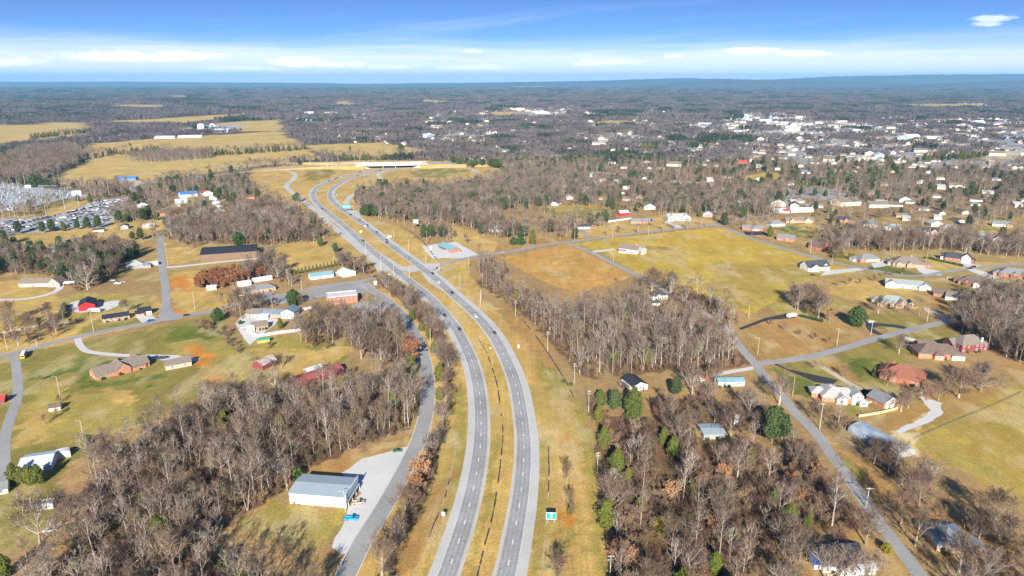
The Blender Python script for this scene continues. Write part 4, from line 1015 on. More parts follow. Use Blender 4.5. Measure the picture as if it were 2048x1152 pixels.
# ---- where trees may stand
HOLES = []            # (x, y, radius) of buildings and vehicles, filled by the builders below
def clear_of(x, y, pad=1.0):
    for hx, hy, hr in HOLES:
        if (x-hx)**2+(y-hy)**2 < (hr+pad)**2: return False
    return True
def pt_in(x, y, poly):
    r = False; n = len(poly); j = n-1
    for i in range(n):
        xi, yi = poly[i]; xj, yj = poly[j]
        if (yi > y) != (yj > y) and x < (xj-xi)*(y-yi)/(yj-yi)+xi: r = not r
        j = i
    return r
class RoadGrid:
    def __init__(s): s.g = {}
    def fill(s, pad=1.5):
        for ln, hw in ROADS:
            for p in ln:
                R = hw+pad
                s.g.setdefault((int(p.x//20), int(p.y//20)), []).append((p.x, p.y, R*R))
    def hit(s, x, y):
        cx, cyy = int(x//20), int(y//20)
        for i in (-1, 0, 1):
            for j in (-1, 0, 1):
                for a, b, r2 in s.g.get((cx+i, cyy+j), ()):
                    if (a-x)**2+(b-y)**2 < r2: return True
        return False
RG = RoadGrid()

CAND = []       # bare or leafy trees found by scattering: (px rank, x, y, kind, scale, rot, description)
SCRUBP = []
def scatter():
    for k, (pts, sp, mix, desc, sc) in enumerate(WOODS):
        w = [spot(*p) for p in pts]; r = random.Random(100+k)
        x0, x1 = min(p[0] for p in w), max(p[0] for p in w); y0, y1 = min(p[1] for p in w), max(p[1] for p in w)
        for step, lst, isscrub in ((sp, CAND, 0), (3.4/max(sc, .01)**.5 if sc else 0, SCRUBP, 1)):
            if not step: continue
            gap = .60 if k < 3 and not isscrub else 9
            ny = int((y1-y0)/(step*.87))+1
            for j in range(ny):
                nx = int((x1-x0)/step)+1
                for i in range(nx):
                    x = x0+(i+(j % 2)*.5)*step+r.uniform(-.42, .42)*step; y = y0+j*step*.87+r.uniform(-.42, .42)*step
                    kind = r.choice(mix) if not isscrub else r.choice(['scrub0', 'scrub1', 'scrub2', 'scrub0', 'small2'])
                    s = r.uniform(.7, 1.32) if not isscrub else r.uniform(.5, 1.1); rot = r.uniform(0, 6.28)
                    if not pt_in(x, y, w) or RG.hit(x, y) or not clear_of(x, y, 1.5 if not isscrub else .5): continue
                    if gap < 1 and float(fbm(np.array([x/15]), np.array([y/22]), 611)[0]) > gap and r.random() < .8: continue      # small openings in the wood
                    lst.append((x, y, kind, s, rot, desc))
def open_mask(X, Y, polys):
    m = np.zeros(X.shape, bool)
    for w in polys: m |= inside(X, Y, w)
    return m
def hole_mask(X, Y, pad):
    m = np.zeros(X.shape, bool)
    for hx, hy, hr in HOLES: m |= (X-hx)**2+(Y-hy)**2 < (hr+pad)**2
    return m
def far_scatter():
    """trees between the named woods and the far clumps"""
    g_ = np.random.default_rng(55); px = []; py = []
    y = 765.0
    while y < 1560:
        half = y*.80+40; a = np.arange(-half, half, 8.2); px.append(a+g_.uniform(-4, 4, a.size)); py.append(np.full(a.size, y)+g_.uniform(-4, 4, a.size)); y += 7.2
    X = np.concatenate(px); Y = np.concatenate(py)
    g = fbm(X/70, Y/110, 200); cl = fbm(X/42, Y/60, 211); keep = np.where((X < 200), .80, .56)*(.55+.9*g)*np.where(cl > .56, .25, 1.0)
    ok = (g_.random(X.size) < keep) & ~open_mask(X, Y, OPEN) & ~hole_mask(X, Y, 3)
    r = random.Random(56); out = []
    for x, y, gg in zip(X[ok], Y[ok], g[ok]):
        if RG.hit(x, y): continue
        kd = 'pine%d' % r.randint(0, 1) if r.random() < .05+.14*(gg > .58) else ('cedar0' if r.random() < .05 else r.choice(['lite0', 'lite1', 'lite2', 'lite0', 'lite1', 'small1']))
        out.append((float(x), float(y), kd, r.uniform(.7, 1.1), r.uniform(0, 6.28), ''))
    return out

protocol = bpy.data.collections.new('tree_kinds')     # not linked to the scene: the source of the stuff below
PNAMES = []
def proto_objects():
    for i, k in enumerate(sorted(KINDS_T)):
        o = bpy.data.objects.new('kind_%03d_%s' % (i, k), KINDS_T[k][2]); protocol.objects.link(o); PNAMES.append(k)
proto_objects()
def stuff(name, rows, coll=None, names=None, label=None):
    """rows (x, y, z, kind, scale, rot) -> ONE object of kind stuff whose points carry instances"""
    coll = coll or protocol; names = names or PNAMES
    idx = {k: i for i, k in enumerate(names)}
    me = bpy.data.meshes.new(name); n = len(rows)
    me.vertices.add(n); me.vertices.foreach_set('co', np.array([r[:3] for r in rows], np.float32).ravel())
    a = me.attributes.new('pick', 'INT', 'POINT'); a.data.foreach_set('value', np.array([idx[r[3]] for r in rows], np.int32))
    a = me.attributes.new('size', 'FLOAT', 'POINT'); a.data.foreach_set('value', np.array([r[4] for r in rows], np.float32))
    a = me.attributes.new('turn', 'FLOAT', 'POINT'); a.data.foreach_set('value', np.array([r[5] for r in rows], np.float32))
    o = link(name, me); tag(o, label, None, None, 'stuff')
    ng = bpy.data.node_groups.new(name+'_nodes', 'GeometryNodeTree')
    ng.interface.new_socket('Geometry', in_out='INPUT', socket_type='NodeSocketGeometry')
    ng.interface.new_socket('Geometry', in_out='OUTPUT', socket_type='NodeSocketGeometry')
    N, L = ng.nodes.new, ng.links.new
    gi, go = N('NodeGroupInput'), N('NodeGroupOutput'); iop = N('GeometryNodeInstanceOnPoints'); ci = N('GeometryNodeCollectionInfo')
    ci.inputs['Collection'].default_value = coll; ci.inputs['Separate Children'].default_value = True; ci.inputs['Reset Children'].default_value = True
    def attr(nm, tp):
        q = N('GeometryNodeInputNamedAttribute'); q.data_type = tp; q.inputs['Name'].default_value = nm; return q.outputs['Attribute']
    cx_ = N('ShaderNodeCombineXYZ'); L(attr('turn', 'FLOAT'), cx_.inputs['Z'])
    L(gi.outputs[0], iop.inputs['Points']); L(ci.outputs[0], iop.inputs['Instance']); iop.inputs['Pick Instance'].default_value = True
    L(attr('pick', 'INT'), iop.inputs['Instance Index']); L(cx_.outputs[0], iop.inputs['Rotation']); L(attr('size', 'FLOAT'), iop.inputs['Scale'])
    L(iop.outputs[0], go.inputs[0])
    md = o.modifiers.new('spread', 'NODES'); md.node_group = ng
    return o

def plant(kind, x, y, s, rot, name, label, cat='tree', group=None, sc3=None):
    t = thing(name, label, cat, (x, y, 0), rot, group); t.scale = sc3 or (s, s, s)
    tr, cr, _ = KINDS_T[kind]
    link('trunk', tr, t); link('crown', cr, t)
    return t

# clumps of far wood: many small crude trees in one patch mesh
far_coll = bpy.data.collections.new('far_kinds'); FNAMES = []
def far_protos():
    for v in range(5):
        r = random.Random(500+v); mb = MB(); S = 60
        n = 46 if v < 4 else 40
        for i in range(n):
            x, y = r.uniform(-S/2, S/2), r.uniform(-S/2, S/2); H = r.uniform(10, 17); W = r.uniform(6, 10)
            pine = v == 4 or r.random() < (.03 if v else .12)
            mb.tube([(x, y, -1), (x, y, H*.6)], [.35, .2], 3, 2)
            for k in range(16 if not pine else 26):
                if pine:
                    c = Vector((x, y, H*r.uniform(.25, 1))); c += Vector((r.uniform(-1, 1), r.uniform(-1, 1), 0))*W*.32; a = rvec(r)*1.6; b = a.cross(rvec(r)).normalized()*1.5
                    mb.quad(c-a, c-b, c+a, c+b, 1)
                else:
                    az = r.uniform(0, 6.28); el = r.uniform(.5, 1.35); d = Vector((math.cos(az)*math.cos(el), math.sin(az)*math.cos(el), math.sin(el)))
                    p = Vector((x, y, H*r.uniform(.25, .55))); ribbon_twig(mb, p, d, H*.5*r.uniform(.7, 1.05), r.uniform(.25, .6), r, 0)
        me = mb.mesh('far_wood_%d' % v, [FARTW, FARPN, BARK])
        o = bpy.data.objects.new('clump_%d' % v, me); far_coll.objects.link(o); FNAMES.append('w%d' % v)
far_protos()
def far_woods(town):
    r = random.Random(77); rows = []
    openw = [w for w in OPEN if max(p[1] for p in w) > 1300]
    g_ = np.random.default_rng(78); px = []; py = []; ps = []
    y = 1540.0
    while y < 14500:
        s = 1.0 if y < 3200 else 1.45 if y < 9500 else 2.4; half = y*.80+80; a = np.arange(-half, half, 52*s)
        px.append(a+g_.uniform(-9, 9, a.size)); py.append(np.full(a.size, y)+g_.uniform(-9, 9, a.size)); ps.append(np.full(a.size, s)); y += 52*s*.95
    X = np.concatenate(px); Y = np.concatenate(py); S = np.concatenate(ps)
    bad = open_mask(X, Y, openw)
    for i in (-22, 22):
        for j in (-22, 22): bad |= open_mask(X+i*S, Y+j*S, openw)
    g = fbm(X/500, Y/1500, 300); h = fbm(X/130, Y/260, 301)
    bad |= (Y > 3500) & (g*.5+h*.5 > .62)
    for keep, poly in town: bad |= inside(X, Y, poly) & (g_.random(X.size) > keep)
    bad |= hole_mask(X, Y, 9)
    Z = gz(X, Y)
    for x, y, z, s, hh, b in zip(X, Y, Z, S, h, bad):
        if b or RG.hit(x, y) or RG.hit(x, y-25): continue
        rows.append((float(x), float(y), float(z)-.3, 'w4' if hh < .31 or r.random() < .025 else 'w%d' % r.randint(0, 3), float(s)*r.uniform(.85, 1.1), r.choice([0, 1.57, 3.14, 4.71])+r.uniform(-.2, .2)))
    return stuff('far_woods', rows, far_coll, FNAMES)
# ------------------------------------------------------------------ buildings
def window_mesh(w, h):
    mb = MB()
    for a, b, c, d in ((-w/2-.1, -.1, w/2+.1, 0), (-w/2-.1, h, w/2+.1, h+.1), (-w/2-.1, 0, -w/2, h), (w/2, 0, w/2+.1, h), (-.03, 0, .03, h), (-w/2, h/2-.03, -.03, h/2+.03), (.03, h/2-.03, w/2, h/2+.03)):
        mb.box(a, -.07, b, c, .02, d, 0)
    mb.box(-w/2, -.04, 0, w/2, .01, h, 1)
    return mb.mesh('window', [FRAME, GLASS])
WIN = window_mesh(1.1, 1.4); WINB = window_mesh(1.9, 1.5)
mb = MB(); mb.box(-.5, -.07, 0, .5, .02, 2.1, 0); DOOR = mb.mesh('door', [DOORM])
mb = MB(); mb.box(-.55, -.07, 0, .55, .02, 2.1, 0); DOORW = mb.mesh('door', [TRIMW])
mb = MB()
for i in range(4): mb.box(-1.25, -.07, .02+i*.54, 1.25, .02, .52+i*.54, 0)
GAR = mb.mesh('garage_door', [TRIMW])

def walls_mesh(x0, y0, w, d, h, roof, pitch):
    mb = MB(); x1, y1 = x0+w, y0+d
    mb.box(x0, y0, -.3, x1, y1, h)
    if roof == 'gx':
        z = h+d/2*pitch; ym = y0+d/2
        for x in (x0, x1): mb.tri((x, y0, h), (x, y1, h), (x, ym, z-.02)); 
    elif roof == 'gy':
        z = h+w/2*pitch; xm = x0+w/2
        for y in (y0, y1): mb.tri((x0, y, h), (x1, y, h), (xm, y, z-.02))
    elif roof == 'arch':
        n = 12
        for y in (y0, y1): mb.poly([(x0+w*(.5-.5*math.cos(math.pi*k/n)), y, h+w*pitch*math.sin(math.pi*k/n)) for k in range(n+1)])
    elif roof == 'shed':
        z = h+d*pitch
        mb.quad((x0, y1, h), (x1, y1, h), (x1, y1, z), (x0, y1, z))
        mb.tri((x0, y0, h), (x0, y1, h), (x0, y1, z)); mb.tri((x1, y0, h), (x1, y1, h), (x1, y1, z))
    return mb
def roof_mesh(x0, y0, w, d, h, roof, pitch, ov=.45, th=.16):
    mb = MB(); x1, y1 = x0+w, y0+d
    def chev(along, a0, a1, b0, b1, p):
        bm_ = (b0+b1)/2; r = (b1-b0)/2; e = h-ov*p; z = h+r*p
        prof = [(b0-ov, e), (bm_, z), (b1+ov, e), (b1+ov, e+th), (bm_, z+th*1.1), (b0-ov, e+th)]
        f = (lambda a, q: (a, q[0], q[1])) if along == 'x' else (lambda a, q: (q[0], a, q[1]))
        A = [f(a0-ov*.6, q) for q in prof]; B = [f(a1+ov*.6, q) for q in prof]
        for i in range(6):
            j = (i+1) % 6; mb.quad(A[i], A[j], B[j], B[i])
        for S in (A, B): mb.quad(S[0], S[1], S[4], S[5]); mb.quad(S[1], S[2], S[3], S[4])
    if roof == 'gx': chev('x', x0, x1, y0, y1, pitch)
    elif roof == 'gy': chev('y', y0, y1, x0, x1, pitch)
    elif roof == 'hip':
        e = h-.05; X0, X1, Y0, Y1 = x0-ov, x1+ov, y0-ov, y1+ov
        if w >= d: k = (Y1-Y0)/2; ra, rb = (X0+k, (Y0+Y1)/2), (X1-k, (Y0+Y1)/2)
        else: k = (X1-X0)/2; ra, rb = ((X0+X1)/2, Y0+k), ((X0+X1)/2, Y1-k)
        z = e+th+k*pitch
        b = [(X0, Y0), (X1, Y0), (X1, Y1), (X0, Y1)]
        for i in range(4):
            (ax, ay), (bx, by) = b[i], b[(i+1) % 4]; mb.quad((ax, ay, e), (bx, by, e), (bx, by, e+th), (ax, ay, e+th))
        mb.poly([(x, y, e) for x, y in reversed(b)])
        t = [(x, y, e+th) for x, y in b]; R0, R1 = (*ra, z), (*rb, z)
        if w >= d: mb.quad(t[0], t[1], R1, R0); mb.tri(t[1], t[2], R1); mb.quad(t[2], t[3], R0, R1); mb.tri(t[3], t[0], R0)
        else: mb.tri(t[0], t[1], R0); mb.quad(t[1], t[2], R1, R0); mb.tri(t[2], t[3], R1); mb.quad(t[3], t[0], R0, R1)
    elif roof == 'flat':
        mb.box(x0-.15, y0-.15, h+.003, x1+.15, y1+.15, h+.22)
        for a, b, c, dd in ((x0-.15, y0-.15, x1+.15, y0+.15), (x0-.15, y1-.15, x1+.15, y1+.15), (x0-.15, y0+.15, x0+.15, y1-.15), (x1-.15, y0+.15, x1+.15, y1-.15)): mb.box(a, b, h+.222, c, dd, h+.6)
    elif roof == 'shed':
        z0, z1 = h-ov*pitch, h+(d+ov)*pitch
        mb.hexa([(x0-ov, y0-ov, z0), (x1+ov, y0-ov, z0), (x1+ov, y1+ov, z1), (x0-ov, y1+ov, z1)], [(x0-ov, y0-ov, z0+th), (x1+ov, y0-ov, z0+th), (x1+ov, y1+ov, z1+th), (x0-ov, y1+ov, z1+th)])
    elif roof == 'arch':
        n = 14
        P = [(x0-.05+(w+.1)*(.5-.5*math.cos(math.pi*k/n)), h+.03+w*pitch*math.sin(math.pi*k/n)) for k in range(n+1)]
        for (a, z0), (b, z1) in zip(P, P[1:]): mb.quad((a, y0-.2, z0), (b, y0-.2, z1), (b, y1+.2, z1), (a, y1+.2, z0))
        for y in (y0-.2, y1+.2):
            for (a, z0), (b, z1) in zip(P, P[1:]): mb.quad((a, y, z0), (b, y, z1), (b, y, z1+.12), (a, y, z0+.12))
        for (a, z0), (b, z1) in zip(P, P[1:]): mb.quad((a, y0-.2, z0+.12), (b, y0-.2, z1+.12), (b, y1+.2, z1+.12), (a, y1+.2, z0+.12))
    return mb

YARDS = []
def house(label, A, B, depth, h=3.0, roof='gx', pitch=.5, wall='brick', rc='grey', wings=(), cat='house', name='house', group=None,
          win=3.2, door=None, gar=(), chim=None, gable=None, side=True, bare_walls=False, zrot=0):
    """A, B: photo positions of the two ends of the wall that faces the camera (left, right); depth runs away from it.
    wings: (x, y, width, depth, height, roof, pitch, wall, roof colour) in metres from A along the wall and away from it"""
    ax, ay = spot(*A); bx, by = spot(*B); L = math.hypot(bx-ax, by-ay); rz = math.atan2(by-ay, bx-ax)
    t = thing(name, label, cat, (ax, ay, 0), rz, group)
    c, s = math.cos(rz), math.sin(rz)
    HOLES.append((ax+c*L/2-s*depth/2, ay+s*L/2+c*depth/2, math.hypot(L, depth)*.46))
    HOLES.append((ax+c*L*.2-s*depth/2, ay+s*L*.2+c*depth/2, depth*.6)); HOLES.append((ax+c*L*.8-s*depth/2, ay+s*L*.8+c*depth/2, depth*.6))
    D = math.hypot(ax, ay)
    if D < 640 and cat == 'house' and bare_walls is False and win: YARDS.append((label, ax, ay, c, s, L, depth))
    wanted = any(q in label for q in ('mobile home', 'slate-roofed', 'teal-roof', 'teal roof', 'white-gabled'))
    if (D > 380 or wanted) and not any(q in label for q in ('hidden', 'sunk', 'in the grove', 'wood edge', 'among shrubs', 'half')):       # the photo shows it clear of trees on this side
        k = 10.0
        while k < (15.0 if wanted else 10.0 if D < 700 else 5.5)*D/175:
            q = 1-k/D; HOLES.append(((ax+c*L/2)*q, (ay+s*L/2)*q, L*.5+1)); k += 9
    blocks = [(0, 0, L, depth, h, roof, pitch, wall, rc)]+list(wings)
    front = []
    for k, (x, y, w, d, hh, rf, pt, wl, rcol) in enumerate(blocks):
        if k and y < .01: front.append((x, x+w))
    for k, (x, y, w, d, hh, rf, pt, wl, rcol) in enumerate(blocks):
        HOLES.append((ax+c*(x+w/2)-s*(y+d/2), ay+s*(x+w/2)+c*(y+d/2), max(w, d)*.5))
        y_ = y
        ov = .45 if rf != 'flat' else 0
        if rf != 'open':
            mb = walls_mesh(x, y_, w, d, hh, rf, pt)
            if gable and rf in ('gx', 'gy') and k == 0:
                for i in range(len(mb.f)-2, len(mb.f)): mb.m[i] = 1
                mb.obj('wall', [WALLS[wl], WALLS[gable]], t)
            else: mb.obj('wall', WALLS[wl], t)
            roof_mesh(x, y_, w, d, hh, rf, pt, ov).obj('roof', ROOFS[rcol], t)
        else:
            for qx in (x+.2, x+w-.2):
                for qy in (y+.2, y+d-.2):
                    mb = MB(); mb.box(qx-.12, qy-.12, -.2, qx+.12, qy+.12, hh); mb.obj('post', TRIMW, t)
            roof_mesh(x, y, w, d, hh, 'gx' if pt else 'flat', pt).obj('roof', ROOFS[rcol], t)
            continue
        if win and not bare_walls:
            wm = WIN
            n = int(w//win)
            for i in range(n):
                wx = x+w*(i+.5)/n
                if k == 0 and any(a-1 < wx < b+1 for a, b in front): continue
                if door is not None and k == 0 and abs(wx-door) < 1.3: continue
                if any(g[0] == k and abs(wx-x-g[1]) < 2.2 for g in gar): continue
                for fl in range(2 if hh > 5 else 1): link('window', wm, t, (wx, y_-.01, .95+2.9*fl))
            if side:
                n = int(d//(win*1.5))
                for i in range(n):
                    wy = y_+d*(i+.5)/n
                    for fl in range(2 if hh > 5 else 1):
                        link('window', wm, t, (x+w+.01, wy, .95+2.9*fl), math.pi/2)
                        link('window', wm, t, (x-.01, wy, .95+2.9*fl), -math.pi/2)
            if rf == 'gy' and w*.5*pt > 2 and k and hh < 5: link('window', wm, t, (x+w/2, y_-.01, hh+.25))
    if D < 620 and cat == 'house' and roof in ('gx', 'hip', 'gy'):
        for vx, vy in ((L*.35, depth*.62), (L*.6, depth*.68)):
            zz = h+(depth/2-abs(vy-depth/2))*pitch if roof != 'gy' else h
            mb = MB(); mb.cyl(vx, vy, zz-.3, zz+.75, .14, 6); mb.obj('roof_vent', METALG, t)
    if door is not None: link('door', DOOR, t, (door, -.01, 0))
    for k, gx in gar:
        x, y = blocks[k][0], blocks[k][1]; link('garage_door', GAR, t, (x+gx, y-.01, 0))
    for cx_, cy_, ch in ([chim] if chim and not isinstance(chim[0], tuple) else chim or []):
        mb = MB(); mb.box(cx_-.5, cy_-.4, 0, cx_+.5, cy_+.4, ch); mb.box(cx_-.6, cy_-.5, ch+.003, cx_+.6, cy_+.5, ch+.25); mb.obj('chimney', WALLS['white' if ch > 8 else 'brick'], t)
    return t

# -- right-hand houses, nearest first
house('pale grey hip-roofed brick house with white front gables and black asphalt drive', (1643,803), (1722,809), 13, 3, 'hip', .55, 'brick3', 'pale',
      ((-4.5, 5, 9, 8, 3, 'hip', .55, 'brick3', 'pale'), (7.5, -2.2, 5.5, 8, 3.2, 'gy', .75, 'white', 'pale'), (15.5, -1, 6, 9, 5.2, 'gy', .8, 'white', 'pale'), (3, 8, 8, 9, 3, 'hip', .6, 'brick3', 'pale'), (19.5, -2.5, 4.2, 3.5, 2.8, 'hip', .4, 'white', 'pale')), door=12.8)
house('detached brick garage with dark grey roof and white gable beside gravel drive', (1767,818), (1797,812), 12, 3, 'gy', .62, 'brick3', 'grey', (), 'garage', 'garage', gable='white', gar=((0, 2.2), (0, 6)), win=5)
house('large brick house with broad russet red roof and dark patio cover', (1757,756), (1842,776), 17, 3.6, 'hip', .6, 'brick', 'rust',
      ((-1.5, 3, 7, 12, 3.4, 'gy', .6, 'brick', 'rust'), (6, -2, 5, 6, 3.4, 'gy', .7, 'brick', 'rust'), (17, 1.5, 6, 6, 3.6, 'gy', .6, 'brick', 'dark'), (2.5, 11, 8, 8, 3.4, 'gx', .6, 'brick', 'rust')), chim=(5, 15.5, 7.6), door=14)
house('long brick house with grey-brown hip roof under spreading bare trees', (1836,716), (1926,720), 15, 3.4, 'hip', .58, 'brick3', 'umber',
      ((4, 8, 10, 12, 3.4, 'gx', .7, 'brick3', 'umber'), (9, -2.5, 6, 6, 3.2, 'hip', .55, 'brick2', 'umber'), (20, -1.5, 8, 6, 3, 'hip', .35, 'white', 'brown')), door=17)
house('tall red-sided house with grey roof and white chimneys against the wood', (1922,706), (1974,702), 13, 5.2, 'hip', .7, 'maroon', 'brown',
      ((-3, 5, 9, 8, 4.6, 'gx', .7, 'maroon', 'brown'), (15.5, 1, 4, 9, 3, 'shed', .15, 'white', 'brown')), chim=((15.8, 1.5, 9.2), (4, -.3, 5.4)), door=8)
house('brick house with sage grey hip roof beyond the ring drive', (1754,612), (1818,617), 14, 3.2, 'hip', .62, 'brick2', 'sage',
      ((13, -2, 8.5, 9, 3.2, 'gy', .85, 'brick2', 'sage'), (22, 1, 5.5, 8, 3.2, 'gy', .8, 'brick2', 'dark'), (-3, 6, 8, 7, 3, 'hip', .6, 'brick2', 'sage')), door=9)
house('brown-roofed brick house with white gabled garage wing by the side street', (1866,592), (1912,599), 10, 3, 'gx', .55, 'brick', 'umber',
      ((9, -5, 8, 10, 3, 'gx', .5, 'white', 'beige' if False else 'brown'), (16, -3, 9, 9, 3.6, 'gy', .8, 'white', 'brown'), (21, -4, 7.5, 6, 3, 'gy', .7, 'maroon', 'brown')), gar=((1, 4),))
house('white L-shaped house with long pale grey roof and row of round shrubs', (1770,573), (1846,580), 10, 3.6, 'gx', .6, 'white', 'sage',
      ((0, -2.5, 9, 13, 3.6, 'gy', .62, 'white', 'sage'), (26, -2, 9, 12, 3.2, 'gy', .55, 'white', 'sage')), door=14)
house('many-gabled brown-roofed brick house near the street bend', (1915,568), (1982,579), 14, 3.2, 'hip', .7, 'brick', 'umber',
      ((4, -2, 6, 8, 3.2, 'gy', .9, 'brick', 'umber'), (12, -2.5, 5, 8, 3.2, 'gy', .9, 'white', 'umber'), (19, -3, 7, 9, 3.2, 'gy', .85, 'brick2', 'umber'), (-4, 4, 6, 7, 3, 'gx', .6, 'brick', 'umber')), door=11)
house('grey hip-roofed red brick house cut by the right edge', (1996,553), (2066,560), 14, 3.4, 'hip', .6, 'brick', 'grey',
      ((-4, 2, 8, 9, 3, 'hip', .5, 'brick', 'grey'), (9, -2, 7, 8, 3.4, 'gy', .6, 'brick', 'grey'), (20, -3, 8, 8, 3.4, 'gy', .7, 'white', 'grey')))
house('white house with charcoal roof standing in the golden field', (1616,543), (1659,540), 13, 3.8, 'gx', .75, 'white', 'dark',
      ((2, -2, 9, 12, 3.8, 'gy', .62, 'white', 'dark'), (17, 1, 5, 9, 4.6, 'gy', .8, 'white', 'dark')), win=6, gar=((1, 3), (1, 6)))
house('grey hip-roofed house with brick gable and white patio cars', (1721,525), (1759,523), 12, 3, 'hip', .6, 'pink', 'grey', ((-2, -1.5, 6, 9, 3, 'gy', .75, 'brick', 'grey'), (-5, 4, 6, 7, 3, 'gx', .5, 'white', 'grey')), gar=((0, 8),))
house('broad brown hip-roofed stone house with pale drive', (1785,532), (1850,537), 16, 3.4, 'hip', .68, 'stone', 'brown', ((3, -2, 5, 7, 3.4, 'gy', .9, 'stone', 'brown'), (12, -2.5, 5, 7, 3.4, 'gy', .95, 'stone', 'brown'), (-4, 3, 7, 9, 3, 'hip', .5, 'stone', 'brown'), (25, 3, 9, 9, 3.2, 'hip', .55, 'brick', 'brown')), chim=(17, 10, 9.2))
house('white and red brick house with black roof behind the clipped hedge', (1889,520), (1921,524), 11, 3.6, 'gx', .75, 'brick', 'dark', ((-4, 2, 9, 9, 3.4, 'gx', .7, 'white', 'dark'), (14, -1, 8, 9, 5.2, 'gy', .9, 'white', 'dark'), (21, 1, 5, 6, 3, 'gy', .6, 'maroon', 'dark')))
